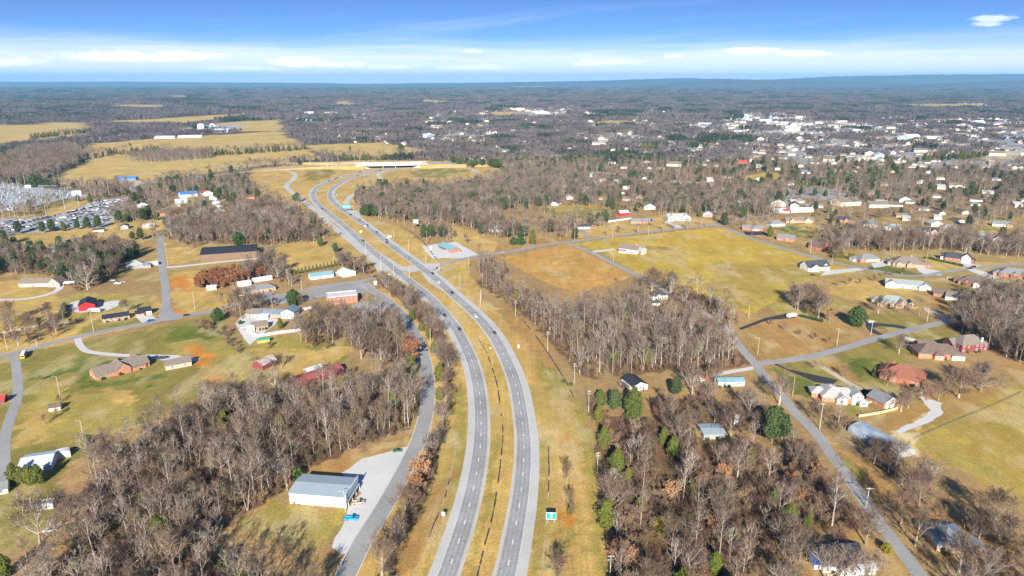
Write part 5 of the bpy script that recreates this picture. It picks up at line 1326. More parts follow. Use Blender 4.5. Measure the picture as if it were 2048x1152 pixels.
for lab, A, B, dp, hh, rf, wl, rc, wings in (
  ('grey-roofed house with orange brick gable end at the field corner', (1553,480), (1588,484), 11, 3, 'gx', 'brick3', 'grey', ((9, -2, 6, 8, 3, 'gy', .8, 'brick3', 'grey'),)),
  ('brown-roofed brick gable house hidden by trees near the side street', (1641,502), (1665,497), 15, 4, 'gy', 'brick', 'umber', ()),
  ('grey hip-roofed white house beside the green lawn', (1541,453), (1570,452), 12, 3, 'hip', 'white', 'grey', ()),
  ('long brick house with tan gables above the green lawn', (1572,446), (1630,445), 11, 3.2, 'gx', 'brick2', 'brown', ((4, -2, 7, 8, 3.2, 'gy', .8, 'brick2', 'brown'), (24, -2, 8, 8, 3.2, 'gy', .8, 'pink', 'brown'))),
  ('dark-roofed brick house in the second row of the suburb', (1673,444), (1709,445), 12, 3, 'hip', 'brick', 'dark', ((8, -2, 6, 7, 3, 'gy', .8, 'brick', 'dark'),)),
  ('blue-grey-roofed white house on the slope of the suburb', (1722,452), (1753,455), 12, 3.2, 'hip', 'white', 'bluegrey', ((9, -2, 6, 8, 3.2, 'gy', .7, 'white', 'bluegrey'),)),
  ('sage-roofed white house with twin front gables', (1767,459), (1806,463), 12, 3.2, 'hip', 'white', 'sage', ((2, -2, 6, 8, 3.2, 'gy', .8, 'white', 'sage'), (14, -3, 7, 8, 3.2, 'gy', .7, 'white', 'sage'))),
  ('dark-roofed pale brick house with dormer gables', (1837,468), (1878,469), 13, 3.2, 'gx', 'pink', 'dark', ((3, -2, 5, 7, 3.4, 'gy', .9, 'pink', 'dark'), (13, -2, 7, 8, 3.4, 'gy', .8, 'pink', 'dark'))),
  ('teal-grey hip-roofed red brick house with white gable', (1880,461), (1917,464), 13, 3.2, 'hip', 'brick', 'sage', ((13, -2, 6, 7, 3.2, 'gy', .7, 'white', 'sage'),)),
  ('small grey-roofed house with dormers at the far right wood', (1984,452), (2021,455), 10, 3.4, 'gx', 'cream', 'grey', ((15, -2, 6, 7, 3.2, 'gy', .7, 'brick2', 'brown'),)),
  ('sage-roofed white house sunk behind the bare trees', (1938,478), (1976,481), 11, 3.2, 'gx', 'white', 'sage', ((0, -2, 6, 8, 3.2, 'gy', .7, 'white', 'sage'),)),
  ('dark brown-roofed house with tall white gable', (1977,483), (2018,486), 13, 3.6, 'gx', 'white', 'umber', ((3, -3, 9, 9, 3.6, 'gy', .8, 'white', 'umber'), (15, -2, 7, 8, 3.2, 'gy', .8, 'white', 'umber'))),
  ('long low pale building in the trees behind the suburb', (1774,413), (1806,414), 10, 3, 'gx', 'cream', 'umber', ()),
  ('white cottage with bright red roof at the wood edge', (1546,426), (1573,426), 10, 3, 'gx', 'white', 'white', ((14, -1, 8, 8, 3, 'gx', .5, 'white', 'red'),)),
  ('pale blue and white cottage under the bare trees', (1582,425), (1627,424), 9, 3, 'gx', 'white', 'paleblue', ()),
  ('grey house in the clearing at the upper right', (1953,336), (1981,336), 12, 3, 'hip', 'grey', 'grey', ((8, -3, 8, 8, 3, 'gy', .6, 'brick2', 'grey'),)),
  ('grey-roofed brick house above the clearing', (1972,322), (2003,324), 14, 3, 'hip', 'brick2', 'grey', ()),
  ('pale house with dark roof below the golden patch', (1596,347), (1621,348), 12, 3, 'hip', 'white', 'bluegrey', ()),
  ('white house with pale roof alone in the middle woods', (1833,367), (1851,368), 10, 3, 'hip', 'white', 'pale', ()),
  ('dark-roofed white and brick ranch house beside the crossing street', (1157,458), (1190,457), 9, 2.8, 'gx', 'white', 'dark', ((14, 0, 8, 9, 3, 'gy', .5, 'brick', 'dark'),)),
  ('grey-roofed brick ranch behind the round purple tree', (1262,447), (1307,446), 9, 2.8, 'gx', 'brick2', 'grey', ((14, -3, 8, 9, 3, 'gx', .5, 'brick', 'grey'),)),
  ('big white house with two broad gables above the gold field', (1336,442), (1376,441), 14, 4, 'gx', 'white', 'pale', ((0, -1, 12, 14, 4, 'gy', .7, 'white', 'pale'), (18, -1, 12, 14, 4, 'gy', .7, 'white', 'pale'))),
  ('red barn with white roof on the green pasture', (1240,432), (1258,431), 9, 4, 'gx', 'red', 'white', ()),
  ('white and brick gabled house at the street corner', (1406,433), (1424,434), 10, 3, 'gy', 'white', 'white', ((4, -3, 8, 6, 3, 'gx', .4, 'brick2', 'pale'),)),
  ('low red brick house with grey roof and dark drive', (1484,460), (1526,462), 9, 2.9, 'gx', 'brick', 'grey', ((12, -2, 8, 9, 3, 'gx', .5, 'pink', 'grey'),)),
  ('white house with dark roof among the middle trees', (1291,370), (1310,371), 11, 4, 'gy', 'white', 'dark', ()),
  ('white gabled house with grey garage in the middle trees', (1223,368), (1240,368), 12, 4, 'gy', 'white', 'bluegrey', ((4, 12, 14, 9, 4, 'gx', .5, 'grey', 'grey'),)),
  ('long white house by the middle street', (1182,368), (1207,369), 9, 3, 'gx', 'white', 'white', ()),
  ('white house with blue-grey roof beneath tall trees', (1166,384), (1187,386), 10, 4, 'gx', 'white', 'bluegrey', ()),
  ('small white trailer house at the slope foot', (1246,378), (1263,379), 6, 3, 'gx', 'white', 'white', ()),
  ('white-fronted house with pale roof at the wood clearing', (1363,383), (1378,384), 9, 3, 'gx', 'white', 'pale', ()),
  ('white cottage right of the billboard wood', (1000,402), (1026,401), 10, 3, 'gx', 'cream', 'pale', ()),
  ('grey-blue house with parked trucks at the wood edge', (978,463), (1010,465), 11, 3, 'hip', 'white', 'bluegrey', ()),
  ('red-roofed long house in the upper woods', (1475,326), (1495,327), 10, 3, 'gx', 'brick', 'red', ()),
  ('grey flat-roofed house in the upper woods', (1506,335), (1525,336), 12, 3, 'hip', 'beige', 'pale', ()),
 ): house(lab, A, B, dp, hh, rf, .6, wl, rc, wings, win=4 if A[1] > 440 else 0)
house('beige two-storey house alone beside its long drive in the gold field', (1237,504), (1274,509), 13, 4.6, 'gx', .55, 'beige', 'brown', ((1, -2, 8, 4, 2.6, 'shed', .3, 'white', 'brown'), (24, 2, 3.5, 9, 4, 'gx', .5, 'beige', 'pale')), chim=(17, 9, 8.2))
house('white house with dark hip roof among trees below the gold field', (1306,601), (1335,598), 9, 3.6, 'hip', .7, 'white', 'dark', ((2, -1.5, 5, 5, 3.6, 'gy', .9, 'white', 'dark'),))
house('small white shed in front of the dark-roofed white house', (1304,612), (1320,611), 5, 2.6, 'gx', .5, 'white', 'dark', (), 'shed', 'shed', win=0)
house('white-gabled house with black shingle roof beside the utility line', (1266,783), (1295,778), 14, 3, 'gy', .45, 'white', 'black', ((-4, 4, 4, 8, .9, 'flat', 0, 'brown', 'umber'),), win=5)
house('white trailer house with long teal roof beside the country lane', (1436,773), (1489,772), 7, 3, 'gx', .3, 'white', 'teal', (), win=6)
house('grey flat-roofed mobile home in the thicket', (1407,879), (1450,878), 11, 2.8, 'gx', .12, 'grey', 'metal', (), win=4)
house('long half-round greenhouse of pale film along the lane trees', (1790,919), (1831,909), 29, .7, 'arch', .28, 'grey', 'film', (), 'greenhouse', 'greenhouse', win=0, bare_walls=True)
house('white house with dark roof and blue awning at the lower right', (1646,1146), (1732,1142), 14, 3.2, 'gx', .55, 'white', 'dark', ((5, -3, 7, 10, 3.2, 'gy', .8, 'white', 'dark'), (13, -2, 6, 3, 2.6, 'shed', .3, 'white', 'white'), (-2.5, 2, 3, 4, 2.4, 'shed', .2, 'white', 'blue')))
house('slate-roofed brick house by the lane at the lower right corner', (1872,1104), (1946,1108), 15, 3, 'hip', .5, 'brick2', 'bluegrey', ((12, -2, 6, 7, 3, 'gy', .6, 'brick3', 'bluegrey'),))

# -- left-hand buildings
WH = house('white metal warehouse with grey-blue ridged roof beside the frontage road', (580,1007), (693,1016), 14.5, 5.3, 'gx', .13, 'white', 'metal', (), 'warehouse', 'warehouse', win=0, bare_walls=True)
def warehouse_front():
    ax, ay = spot(580, 1007); bx, by = spot(693, 1016); L = math.hypot(bx-ax, by-ay)
    mb = MB(); mb.box(L+.02, -.2, 2.5, L+1.0, 14.7, 2.65); mb.obj('awning', ROOFS['metal'], WH)
    mb = MB(); mb.box(L+.02, -.25, 4.2, L+.35, 14.75, 6.6); mb.obj('front_parapet', WALLS['paleblue'], WH)
    for y in (1.2, 5.6, 10):
        mb = MB()
        for i in range(4): mb.box(L+.02, y, .05+i*.55, L+.12, y+3.6, .57+i*.55)
        mb.obj('shop_window', GLASS, WH)
    for y in (.5, 5, 9.6, 14.2): 
        mb = MB(); mb.box(L+.75, y, -.1, L+.95, y+.2, 2.48); mb.obj('post', TRIMW, WH)
    mb = MB(); mb.box(-.1, -.12, -.1, L+.1, -.02, .25); mb.obj('footing', CONC, WH)
    for i in range(14):
        mb = MB(); x = L*(i+.5)/14; mb.box(x-.04, -.05, .27, x+.04, -.005, 5.0); mb.obj('wall_rib', WALLS['white'], WH)
    for k, (dx, r) in enumerate(((1.9, .62), (3.1, .3), (3.9, .3), (4.6, .3))):
        mb = MB()
        n = 14
        mb.wheel(dx, -.45, r, r, .24, n, 0); mb.wheel(dx, -.455, r, r*.5, .26, n, 1)
        o = mb.obj('tyre', [RUBBER, WALLS['white']]); c, s = math.cos(WH.rotation_euler[2]), math.sin(WH.rotation_euler[2])
        o.location = WH.location; o.rotation_euler = WH.rotation_euler
        tag(o, ['big black tyre leaning against the white warehouse wall', 'first small tyre beside the big tyre at the warehouse', 'middle small tyre of the three at the warehouse', 'last small tyre right of the big one at the warehouse'][k], 'tyre', 'tyres by the warehouse wall')
warehouse_front()
house('rambling brick house with grey-brown gabled roof above the lawn', (193,762), (300,732), 12, 3, 'gx', .6, 'brick3', 'brown',
      ((11.5, -1.2, 8, 12, 3.6, 'gy', .85, 'brick3', 'brown'), (18, 3.5, 14, 11, 3.2, 'hip', .6, 'brick3', 'brown'), (14, 8, 7, 8, 3, 'gy', .7, 'brick3', 'brown'), (20.5, -1, 8, 5, 2.7, 'shed', .12, 'brick3', 'brown')), chim=(24, 9, 7.2), door=16.5)
house('low pinkish brick garage with grey-brown roof beside the dirt patch', (332,741), (384,731), 9, 3, 'gx', .5, 'pink', 'brown', (), 'garage', 'garage', win=6)
house('bright red metal barn with black roof and white trim', (158,623), (191,619), 17, 4.4, 'gy', .42, 'red', 'black', (), 'barn', 'barn', win=0, bare_walls=True)
house('brick ranch house with black roof below the red barn', (206,645), (260,637), 8.5, 2.8, 'gx', .45, 'brick2', 'black', ((22, 1, 6, 7, 2.6, 'gx', .4, 'brick2', 'black'),), door=11)
house('white double garage with black roof by the road junction', (277,632), (304,628), 9, 3, 'gx', .5, 'white', 'black', (), 'garage', 'garage', gar=((0, 3), (0, 7)), win=0)
house('small shed with red roof at the left edge', (-12,809), (10,806), 6, 2.5, 'gx', .45, 'maroon', 'red', (), 'shed', 'shed', win=0)
house('weathered shed with rust-brown roof on the lawn', (98,824), (122,820), 5, 2.4, 'gx', .5, 'cream', 'umber', (), 'shed', 'shed', win=0)
house('pale blue metal barn beside two big cedars', (38,950), (104,940), 13, 3.2, 'gx', .28, 'paleblue', 'paleblue', (), 'barn', 'barn', win=0)
house('long white cargo trailer parked behind the pale blue barn', (112,920), (142,913), 4, 2.8, 'arch', .1, 'white', 'white', (), 'trailer', 'cargo_trailer', win=0, bare_walls=True)
house('white outbuilding with slate roof at the lower left edge', (-10,992), (17,986), 7, 2.6, 'gx', .5, 'white', 'grey', (), 'shed', 'shed')
house('white box trailer standing in the lower left grass', (76,1021), (107,1017), 3.2, 2.5, 'flat', 0, 'white', 'white', (), 'trailer', 'cargo_trailer', win=0, bare_walls=True)
house('cream porch house with grey-brown roof and right gable', (38,574), (100,573), 11, 3.2, 'gx', .6, 'cream', 'brown', ((26, -2, 10, 12, 3.4, 'gy', .85, 'pink', 'brown'), (38, 0, 9, 7, 2.6, 'open', .3, 'cream', 'white')), door=12)
house('pale grey hip-roofed house west of the north road', (253,539), (290,535), 15, 3, 'hip', .5, 'grey', 'pale', ((14, -3, 7, 7, 3, 'hip', .5, 'grey', 'grey'),))
house('white flat annexe beside the pale grey hip-roofed house', (297,533), (317,530), 9, 2.6, 'gx', .2, 'white', 'white', (), 'garage', 'garage', win=0)
house('long dark-roofed building with a pale gravel front', (402,523), (514,515), 32, 7, 'gx', .14, 'brown', 'black', (), 'barn', 'long_barn', win=0)
house('white office with long teal roof beside the arborvitae row', (622,560), (668,554), 10, 3, 'gx', .42, 'white', 'teal', ((24, 1, 9, 5, 2.7, 'open', .2, 'white', 'white'),), 'building', 'office', door=9, win=3)
house('white metal garage with pale roof beside the teal-roofed office', (687,555), (712,550), 12, 3.6, 'gy', .4, 'white', 'white', (), 'garage', 'garage', win=0, bare_walls=True)
house('red shop with teal metal roof on white gravel', (878,495), (903,506), 11, 3, 'gx', .5, 'brick', 'teal', ((0, -2.2, 20, 2.2, 2.5, 'open', .02, 'brick', 'teal'),), 'building', 'shop', win=3)
house('two-storey red brick block with flat white roof', (656,611), (716,605), 13, 6.4, 'flat', 0, 'brick', 'white', (), 'building', 'brick_block', win=3.4, door=14)
house('blue-roofed house with tall white gable inside the white fence', (500,634), (565,636), 9, 3, 'gx', .55, 'brick2', 'bluegrey', ((25.5, -1, 10, 12, 5, 'gy', .5, 'paleblue', 'bluegrey'), (7, -4, 9, 5, 2.7, 'shed', .1, 'paleblue', 'paleblue'), (-3, -1, 12, 9, 3, 'gx', .5, 'pink', 'brown')))
house('brown-roofed brick cottage in front of the blue-roofed house', (506,662), (537,657), 9, 3, 'gx', .55, 'brick2', 'brown', ((-4, -2, 5, 9, 2.8, 'gx', .3, 'white', 'white'),), door=9)
house('small yellow shed with green roof outside the white fence', (515,687), (540,684), 4, 2.2, 'gx', .4, 'yellow', 'green', (), 'shed', 'shed', win=0)
house('decaying barn with rusty silver roof among shrubs', (526,741), (554,728), 9, 3.4, 'gx', .55, 'maroon', 'rusty', (), 'barn', 'barn', win=0)
house('long old barn with faded red metal roof at the wood edge', (590,779), (688,748), 11, 3.4, 'gx', .45, 'maroon', 'redmetal', ((14, 8, 10, 8, 4, 'gx', .4, 'white', 'white'),), 'barn', 'barn', win=0)
house('little white metal shed near the rust-leaved thicket', (414,581), (433,579), 6, 2.6, 'gx', .35, 'white', 'white', (), 'shed', 'shed', win=0)
house('white carport with pale roof in front of the rust-leaved thicket', (479,574), (503,570), 8, 2.6, 'gx', .35, 'white', 'white', (), 'carport', 'carport', win=0)
house('grey-roofed brick house behind the bare yard tree', (502,588), (552,580), 11, 3, 'hip', .5, 'brick2', 'grey', (), win=4)
house('white open shed above the grey-roofed brick house', (508,565), (545,559), 6, 2.6, 'gx', .3, 'white', 'white', (), 'shed', 'shed', win=0)
house('tall whitewashed old house hidden in the left grove', (98,514), (119,512), 8, 6, 'gx', .5, 'grey', 'pale', (), win=0)
for lab, A, B, dp, hh, rf, wl, rc in (
  ('black gabled hut in the tan field beside the salvage lot', (241,459), (257,458), 9, 4, 'gy', 'grey', 'black'),
  ('pink and white cottage right of the black hut', (285,457), (309,456), 8, 3.4, 'gx', 'pink', 'white'),
  ('low white shed at the tan field edge', (186,464), (208,463), 6, 2.6, 'gx', 'white', 'dark'),
  ('white store with bright red roof by the far road', (405,393), (426,391), 14, 5, 'gy', 'white', 'red'),
  ('long blue-roofed store by the far road', (361,396), (396,393), 16, 5, 'gx', 'paleblue', 'blue'),
  ('topmost white cottage of the left column of cottages', (419,400), (434,399), 12, 3, 'gy', 'white', 'white'),
  ('second white cottage of the left column of cottages', (424,409), (441,408), 12, 3, 'gy', 'white', 'pale'),
  ('third cottage with grey roof of the left column of cottages', (427,417), (445,416), 12, 3, 'gy', 'white', 'grey'),
  ('lowest cottage with grey-brown roof of the left column of cottages', (431,425), (450,424), 12, 3, 'gy', 'white', 'brown'),
  ('pale house with brown roof left of the cottage column', (345,414), (363,413), 10, 3, 'gx', 'pink', 'pale'),
  ('dark-roofed white building beside the car lot', (275,415), (296,414), 12, 4, 'gy', 'white', 'dark'),
  ('white building behind the car lot trees', (352,408), (376,406), 12, 4, 'gx', 'white', 'white'),
  ('grey hip-roofed house in the grove behind the long building', (408,448), (437,447), 14, 3, 'hip', 'grey', 'sage'),
  ('orange brick long house below the cottages', (320,431), (347,430), 9, 3, 'gx', 'brick3', 'umber'),
  ('pale green-roofed house left of the grey hip-roofed house', (352,447), (380,446), 12, 3, 'hip', 'beige', 'sage'),
  ('orange-red house near the ramp trees', (491,398), (510,397), 10, 3, 'gx', 'brick3', 'umber'),
  ('white house with grey roof near the ramp trees', (505,406), (524,405), 9, 3, 'gx', 'white', 'grey'),
  ('white substation control house with blue end', (144,391), (163,390), 9, 5, 'gx', 'white', 'white'),
  ('small white substation hut', (50,376), (62,376), 6, 4, 'flat', 'white', 'white'),
  ('white substation cabin by the lower fence', (14,421), (26,421), 6, 3.4, 'flat', 'white', 'white'),
  ('long low white poultry house on the far pasture', (308,277), (349,277), 14, 5, 'gx', 'white', 'white'),
  ('second long white poultry house on the far pasture', (356,276), (404,275), 14, 5, 'gx', 'white', 'white'),
 ): house(lab, A, B, dp, hh, rf, .4, wl, rc, (), win=0, cat='house' if 'house' in lab or 'cottage' in lab else 'building', name='house' if 'house' in lab or 'cottage' in lab else 'building')
x, y = spot(403, 261); t = thing('storage_dome', 'big white domed storage tank on the far pasture', 'tank', (x, y, 0))
mb = MB(); mb.cyl(0, 0, -1, 15, 13, 24); mb.obj('tank_wall', WALLS['white'], t)
mb = MB(); P = [(13.3*math.cos(a), 15+10*math.sin(a)) for a in [i*math.pi/16 for i in range(9)]]
for (r0, z0), (r1, z1) in zip(P, P[1:]):
    for k in range(24):
        a, b = 2*math.pi*k/24, 2*math.pi*(k+1)/24
        mb.quad((r0*math.cos(a), r0*math.sin(a), z0), (r0*math.cos(b), r0*math.sin(b), z0), (r1*math.cos(b), r1*math.sin(b), z1), (r1*math.cos(a), r1*math.sin(a), z1))
mb.obj('dome', WALLS['white'], t); HOLES.append((x, y, 16))

# -- the far town: houses and large pale sheds standing among the trees
def town():
    kinds = {}
    def proto_house(i, w, d, h, wl, rc, rf):
        mb = walls_mesh(-w/2, -d/2, w, d, h, rf, .45); q = roof_mesh(-w/2, -d/2, w, d, h, rf, .45)
        n = len(mb.v); mb.v += q.v; mb.f += [tuple(a+n for a in f) for f in q.f]; mb.m = [0]*len(mb.m)+[1]*len(q.f)
        return mb.mesh('far_house', [WALLS[wl], ROOFS[rc]]), max(w, d)
    hs = [proto_house(i, *a) for i, a in enumerate(((18, 11, 3.2, 'cream', 'pale', 'gx'), (16, 11, 3.2, 'beige', 'grey', 'hip'), (20, 11, 3.2, 'brick2', 'brown', 'gx'), (15, 12, 4, 'cream', 'pale', 'gy'), (22, 11, 3.2, 'white', 'umber', 'gx'), (18, 12, 3.4, 'pink', 'grey', 'hip')))]
    sh = [proto_house(i, *a) for i, a in enumerate(((40, 24, 6, 'beige', 'pale', 'flat'), (58, 30, 7, 'cream', 'white', 'flat'), (36, 22, 6, 'cream', 'brown', 'gx'), (80, 40, 7, 'beige', 'pale', 'flat'), (50, 24, 6, 'paleblue', 'paleblue', 'gx')))]
    hnames = {0: ('long pale', 'white'), 1: ('hip-roofed grey', ''), 2: ('brown-roofed brick', ''), 3: ('tall cream', ''), 4: ('low dark-roofed white', ''), 5: ('grey-roofed pinkish', '')}
    for pts, keep, nh, nsd, phrase in TOWN:
        w = [spot(*p) for p in pts]; r = random.Random(len(phrase)*7+nh)
        x0, x1 = min(p[0] for p in w), max(p[0] for p in w); y0, y1 = min(p[1] for p in w), max(p[1] for p in w)
        for lst, num, nm, cat in ((sh, nsd, 'far_shed', 'shed'), (hs, nh, 'far_house', 'house')):
            tries = 0; done = 0
            while done < num and tries < 3000:
                tries += 1; x, y = r.uniform(x0, x1), r.uniform(y0, y1)
                if not pt_in(x, y, w): continue
                i = r.randrange(len(lst)); me, sz = lst[i]
                if not clear_of(x, y, sz*.62): continue
                if any(pt_in(x, y, o) for o in OPEN) : continue
                o = link(nm, me, None, (x, y, float(gz(np.array([x]), np.array([y]))[0])), r.choice([0, .3, -.25, 1.57, 1.2]))
                desc = ('%s house %s' % (hnames[i][0], phrase)) if cat == 'house' else ('%s %s' % (['flat beige shed with grey roof', 'long flat cream warehouse', 'cream brown-roofed shed', 'huge flat grey-roofed warehouse', 'pale blue gabled shed'][i], phrase))
                tag(o, desc, cat, 'far %ss %s' % (cat, phrase)); HOLES.append((x, y, sz*.55)); done += 1
    # the many more small houses of the settlements, past what one would count
    coll = bpy.data.collections.new('house_kinds'); nm = []; HIDE = []
    for i, (me, sz) in enumerate(hs+[sh[2]]): o = bpy.data.objects.new('fh_%d' % i, me); coll.objects.link(o); nm.append(str(i))
    g_ = np.random.default_rng(91); X = g_.uniform(-1500, 4200, 60000); Y = g_.uniform(830, 5200, 60000)
    cl = fbm(X/260, Y/420, 401); ok = (np.abs(X) < Y*.79) & (cl > np.where(X > -160, .40, .60)) & ((X > 60) | (Y > 1600)) & ~open_mask(X, Y, OPEN)
    rows = []; r = random.Random(92); cell = set()
    for x, y in zip(X[ok].tolist(), Y[ok].tolist()):
        gap = 30 if y < 1700 else 40; q = (int(x//gap), int(y//gap))
        if q in cell or r.random() > (.6 if y < 1700 else .62) or RG.hit(x, y) or not clear_of(x, y, 12): continue
        cell.add(q); rows.append((x, y, float(gz(np.array([x]), np.array([y]))[0]), r.choice(nm), r.uniform(.72, 1.0), r.choice([0, .3, -.3, 1.57, 1.2])))
        HIDE.append((x, y, 9 if y < 1700 else 13))
        for k in (18, 34, 50) if y < 1560 else (): HIDE.append((x*(1-k/y), y-k, 9))
        if len(rows) >= 1700: break
    stuff('distant_houses', rows, coll, nm)
    HOLES.extend(HIDE)
RG.fill(1.2)
town()
# ------------------------------------------------------------------ vehicles
def lathe_body(mb, prof, hw, m=0, tuck=.06):
    """side profile (x, z) extruded across the width, the lower edge tucked in"""
    n = len(prof); a = [(x, -hw, z) for x, z in prof]; b = [(x, hw, z) for x, z in prof]
    k = len(mb.v); mb.v += a+b
    mb.f.append(tuple(range(k, k+n))); mb.m.append(m); mb.f.append(tuple(range(k+2*n-1, k+n-1, -1))); mb.m.append(m)
    for i in range(n):
        j = (i+1) % n; mb.f.append((k+j, k+i, k+n+i, k+n+j)); mb.m.append(m)
def frustum(mb, x0, x1, X0, X1, w0, w1, z0, z1, m=0):
    mb.hexa([(x0, -w0, z0), (x1, -w0, z0), (x1, w0, z0), (x0, w0, z0)], [(X0, -w1, z1), (X1, -w1, z1), (X1, w1, z1), (X0, w1, z1)], m)
VM = {}
def vehicle_meshes():
    mb = MB(); lathe_body(mb, [(-2.25,.32),(2.2,.32),(2.32,.55),(2.2,.78),(1.2,.95),(-1.7,1.0),(-2.3,.92),(-2.33,.5)], .9); VM['sedan'] = mb.mesh('body', [CARS['black']])
    mb = MB(); frustum(mb, -1.75, 1.15, -1.15, .35, .84, .66, .96, 1.40); VM['sedan_w'] = mb.mesh('windows', [GLASS])
    mb = MB(); frustum(mb, -1.2, .40, -1.1, .28, .69, .62, 1.402, 1.46); VM['sedan_r'] = mb.mesh('roof_panel', [CARS['black']])
    mb = MB(); lathe_body(mb, [(-2.3,.38),(2.2,.38),(2.35,.65),(2.25,.98),(1.15,1.15),(-2.3,1.2),(-2.38,.6)], .95); VM['suv'] = mb.mesh('body', [CARS['black']])
    mb = MB(); frustum(mb, -2.28, 1.2, -2.0, .45, .89, .76, 1.16, 1.68); VM['suv_w'] = mb.mesh('windows', [GLASS])
    mb = MB(); frustum(mb, -2.05, .5, -1.95, .35, .79, .72, 1.682, 1.76); VM['suv_r'] = mb.mesh('roof_panel', [CARS['black']])
    mb = MB(); lathe_body(mb, [(-2.8,.45),(2.6,.45),(2.75,.7),(2.65,1.05),(1.4,1.15),(-.55,1.15),(-.58,.75),(-2.65,.75),(-2.68,1.15),(-2.82,1.15)], .96)
    for s in (-1, 1): mb.box(-2.8, s*.9-.07, .76, -.6, s*.9+.07, 1.15)
    VM['pickup'] = mb.mesh('body', [CARS['black']])
    mb = MB(); frustum(mb, -.55, 1.35, -.35, .7, .9, .76, 1.16, 1.70); VM['pickup_w'] = mb.mesh('windows', [GLASS])
    mb = MB(); frustum(mb, -.4, .75, -.32, .6, .79, .73, 1.702, 1.78); VM['pickup_r'] = mb.mesh('roof_panel', [CARS['black']])
    mb = MB(); mb.wheel(0, 0, 0, .34, .24, 12, 0); mb.wheel(0, 0, 0, .2, .26, 10, 1); VM['wheel'] = mb.mesh('wheel', [RUBBER, RIM])
    mb = MB(); mb.box(-.04, -.2, -.08, .04, .2, .08); VM['headlight'] = mb.mesh('headlight', [HLAMP])
    VM['taillight'] = mb.mesh('taillight', [TLAMP])
vehicle_meshes()
CARPROTO = {}
def car(kind, colour, x, y, rz, label, group, z=0.0, sc=1.0):
    key = kind
    if key not in CARPROTO:
        t = thing('car' if kind != 'pickup' else 'pickup_truck', label, 'car' if kind != 'pickup' else 'pickup truck', (x, y, z), rz, group)
        for p, nm in (('', 'body'), ('_w', 'windows'), ('_r', 'roof_panel')): link(nm, VM[kind+p], t)
        L = {'sedan': 1.4, 'suv': 1.45, 'pickup': 1.75}[kind]; k = 1.0 if kind == 'sedan' else 1.15; w = .82 if kind == 'sedan' else .86
        for sx in (-1, 1):
            for sy in (-1, 1): o = link('wheel', VM['wheel'], t, (sx*L, sy*w, .33*k)); o.scale = (k, 1, k)
        e = {'sedan': (2.27, -2.30, .66), 'suv': (2.30, -2.36, .85), 'pickup': (2.70, -2.81, .9)}[kind]
        for sy in (-1, 1): link('headlight', VM['headlight'], t, (e[0], sy*.65, e[2])); link('taillight', VM['taillight'], t, (e[1], sy*.68, e[2]))
        CARPROTO[key] = t; r = t
    else:
        r = dup(CARPROTO[key], (x, y, z), rz, label, group)
    for ch in r.children:
        if ch.name.startswith(('body', 'roof_panel')): paint(ch, 0, CARS[colour])
    r.scale = (sc, sc, sc)
    return r
def on_lane(line, px, py, lane, rev=False):
    """nearest point of the carriageway and its heading; lane offset to the left in metres"""
    p = Vector((*spot(px, py), 0)); i = min(range(len(line)), key=lambda k: (line[k]-p).length); n = offs(line)[i]
    d = Vector((n.y, -n.x, 0)); q = line[i]+n*lane
    return q.x, q.y, math.atan2(d.y, d.x)+(math.pi if rev else 0)
hw = 'cars driving on the divided highway'
for px, py, kd, co, side, lane, lab in (
  (695,430,'suv','black','R',0,'black car farthest back on the away carriageway below the ramp'),
  (710,441,'sedan','charcoal','R',-1.8,'charcoal car nearing the overhead green sign'),
  (730,451,'sedan','black','R',-1.8,'black car beside a white one below the green sign'),
  (724,453,'pickup','white','R',1.8,'white pickup beside a black car below the green sign'),
  (750,465,'suv','charcoal','R',-1.8,'charcoal car alone between the green sign and the crossroads'),
  (773,481,'sedan','black','R',-1.8,'black car ahead of its neighbour just past the crossroads'),
  (770,486,'suv','black','R',1.8,'black car in the inner lane just past the crossroads'),
  (862.5,548,'suv','black','R',-1.8,'black car crossing the crossroads on the away carriageway'),
  (879,567,'suv','white','R',1.8,'white car waiting lane side just before the crossroads'),
  (904,586,'suv','black','R',0,'black car approaching the crossroads from below'),
  (963,633,'pickup','white','R',1.8,'white pickup on the bend of the away carriageway'),
  (979.5,666,'suv','charcoal','R',-1.8,'charcoal car nearest to the camera on the away carriageway'),
  (633,408,'sedan','white','L',1.8,'white car coming round the far curve'),
  (641.5,418.6,'suv','black','L',1.8,'black car following the white one out of the far curve'),
  (727,482,'suv','black','L',-1.8,'black car on the straight above the crossroads toward the camera'),
  (661,362,'sedan','black','L',1.8,'first dark car of the cluster on the far curve'),
  (667,358.5,'suv','charcoal','L',-1.8,'second dark car of the cluster on the far curve'),
  (675,356.5,'sedan','black','L',1.8,'third dark car of the cluster on the far curve'),
  (683,354.5,'suv','white','L',-1.8,'white car at the rear of the cluster on the far curve'),
  (700,349.5,'sedan','silver','L',0,'silver car just out of the overpass'),
  (720,345.5,'suv','black','L',1.8,'black car coming out from under the overpass'),
  (720,352.5,'sedan','black','R',0,'black car heading for the overpass'),
  (761,342.5,'suv','navy','R',0,'navy car about to pass under the overpass'),
  (889,631.5,'suv','black','L',1.8,'black car on the bend toward the camera, above the other one'),
  (921,661,'suv','charcoal','L',-1.8,'charcoal car nearest the camera on the toward carriageway')):
    x, y, a = on_lane(LEFT if side == 'L' else RIGHT, px, py, lane, side == 'L')
    car(kd, co, x, y, a, lab, hw, .1)
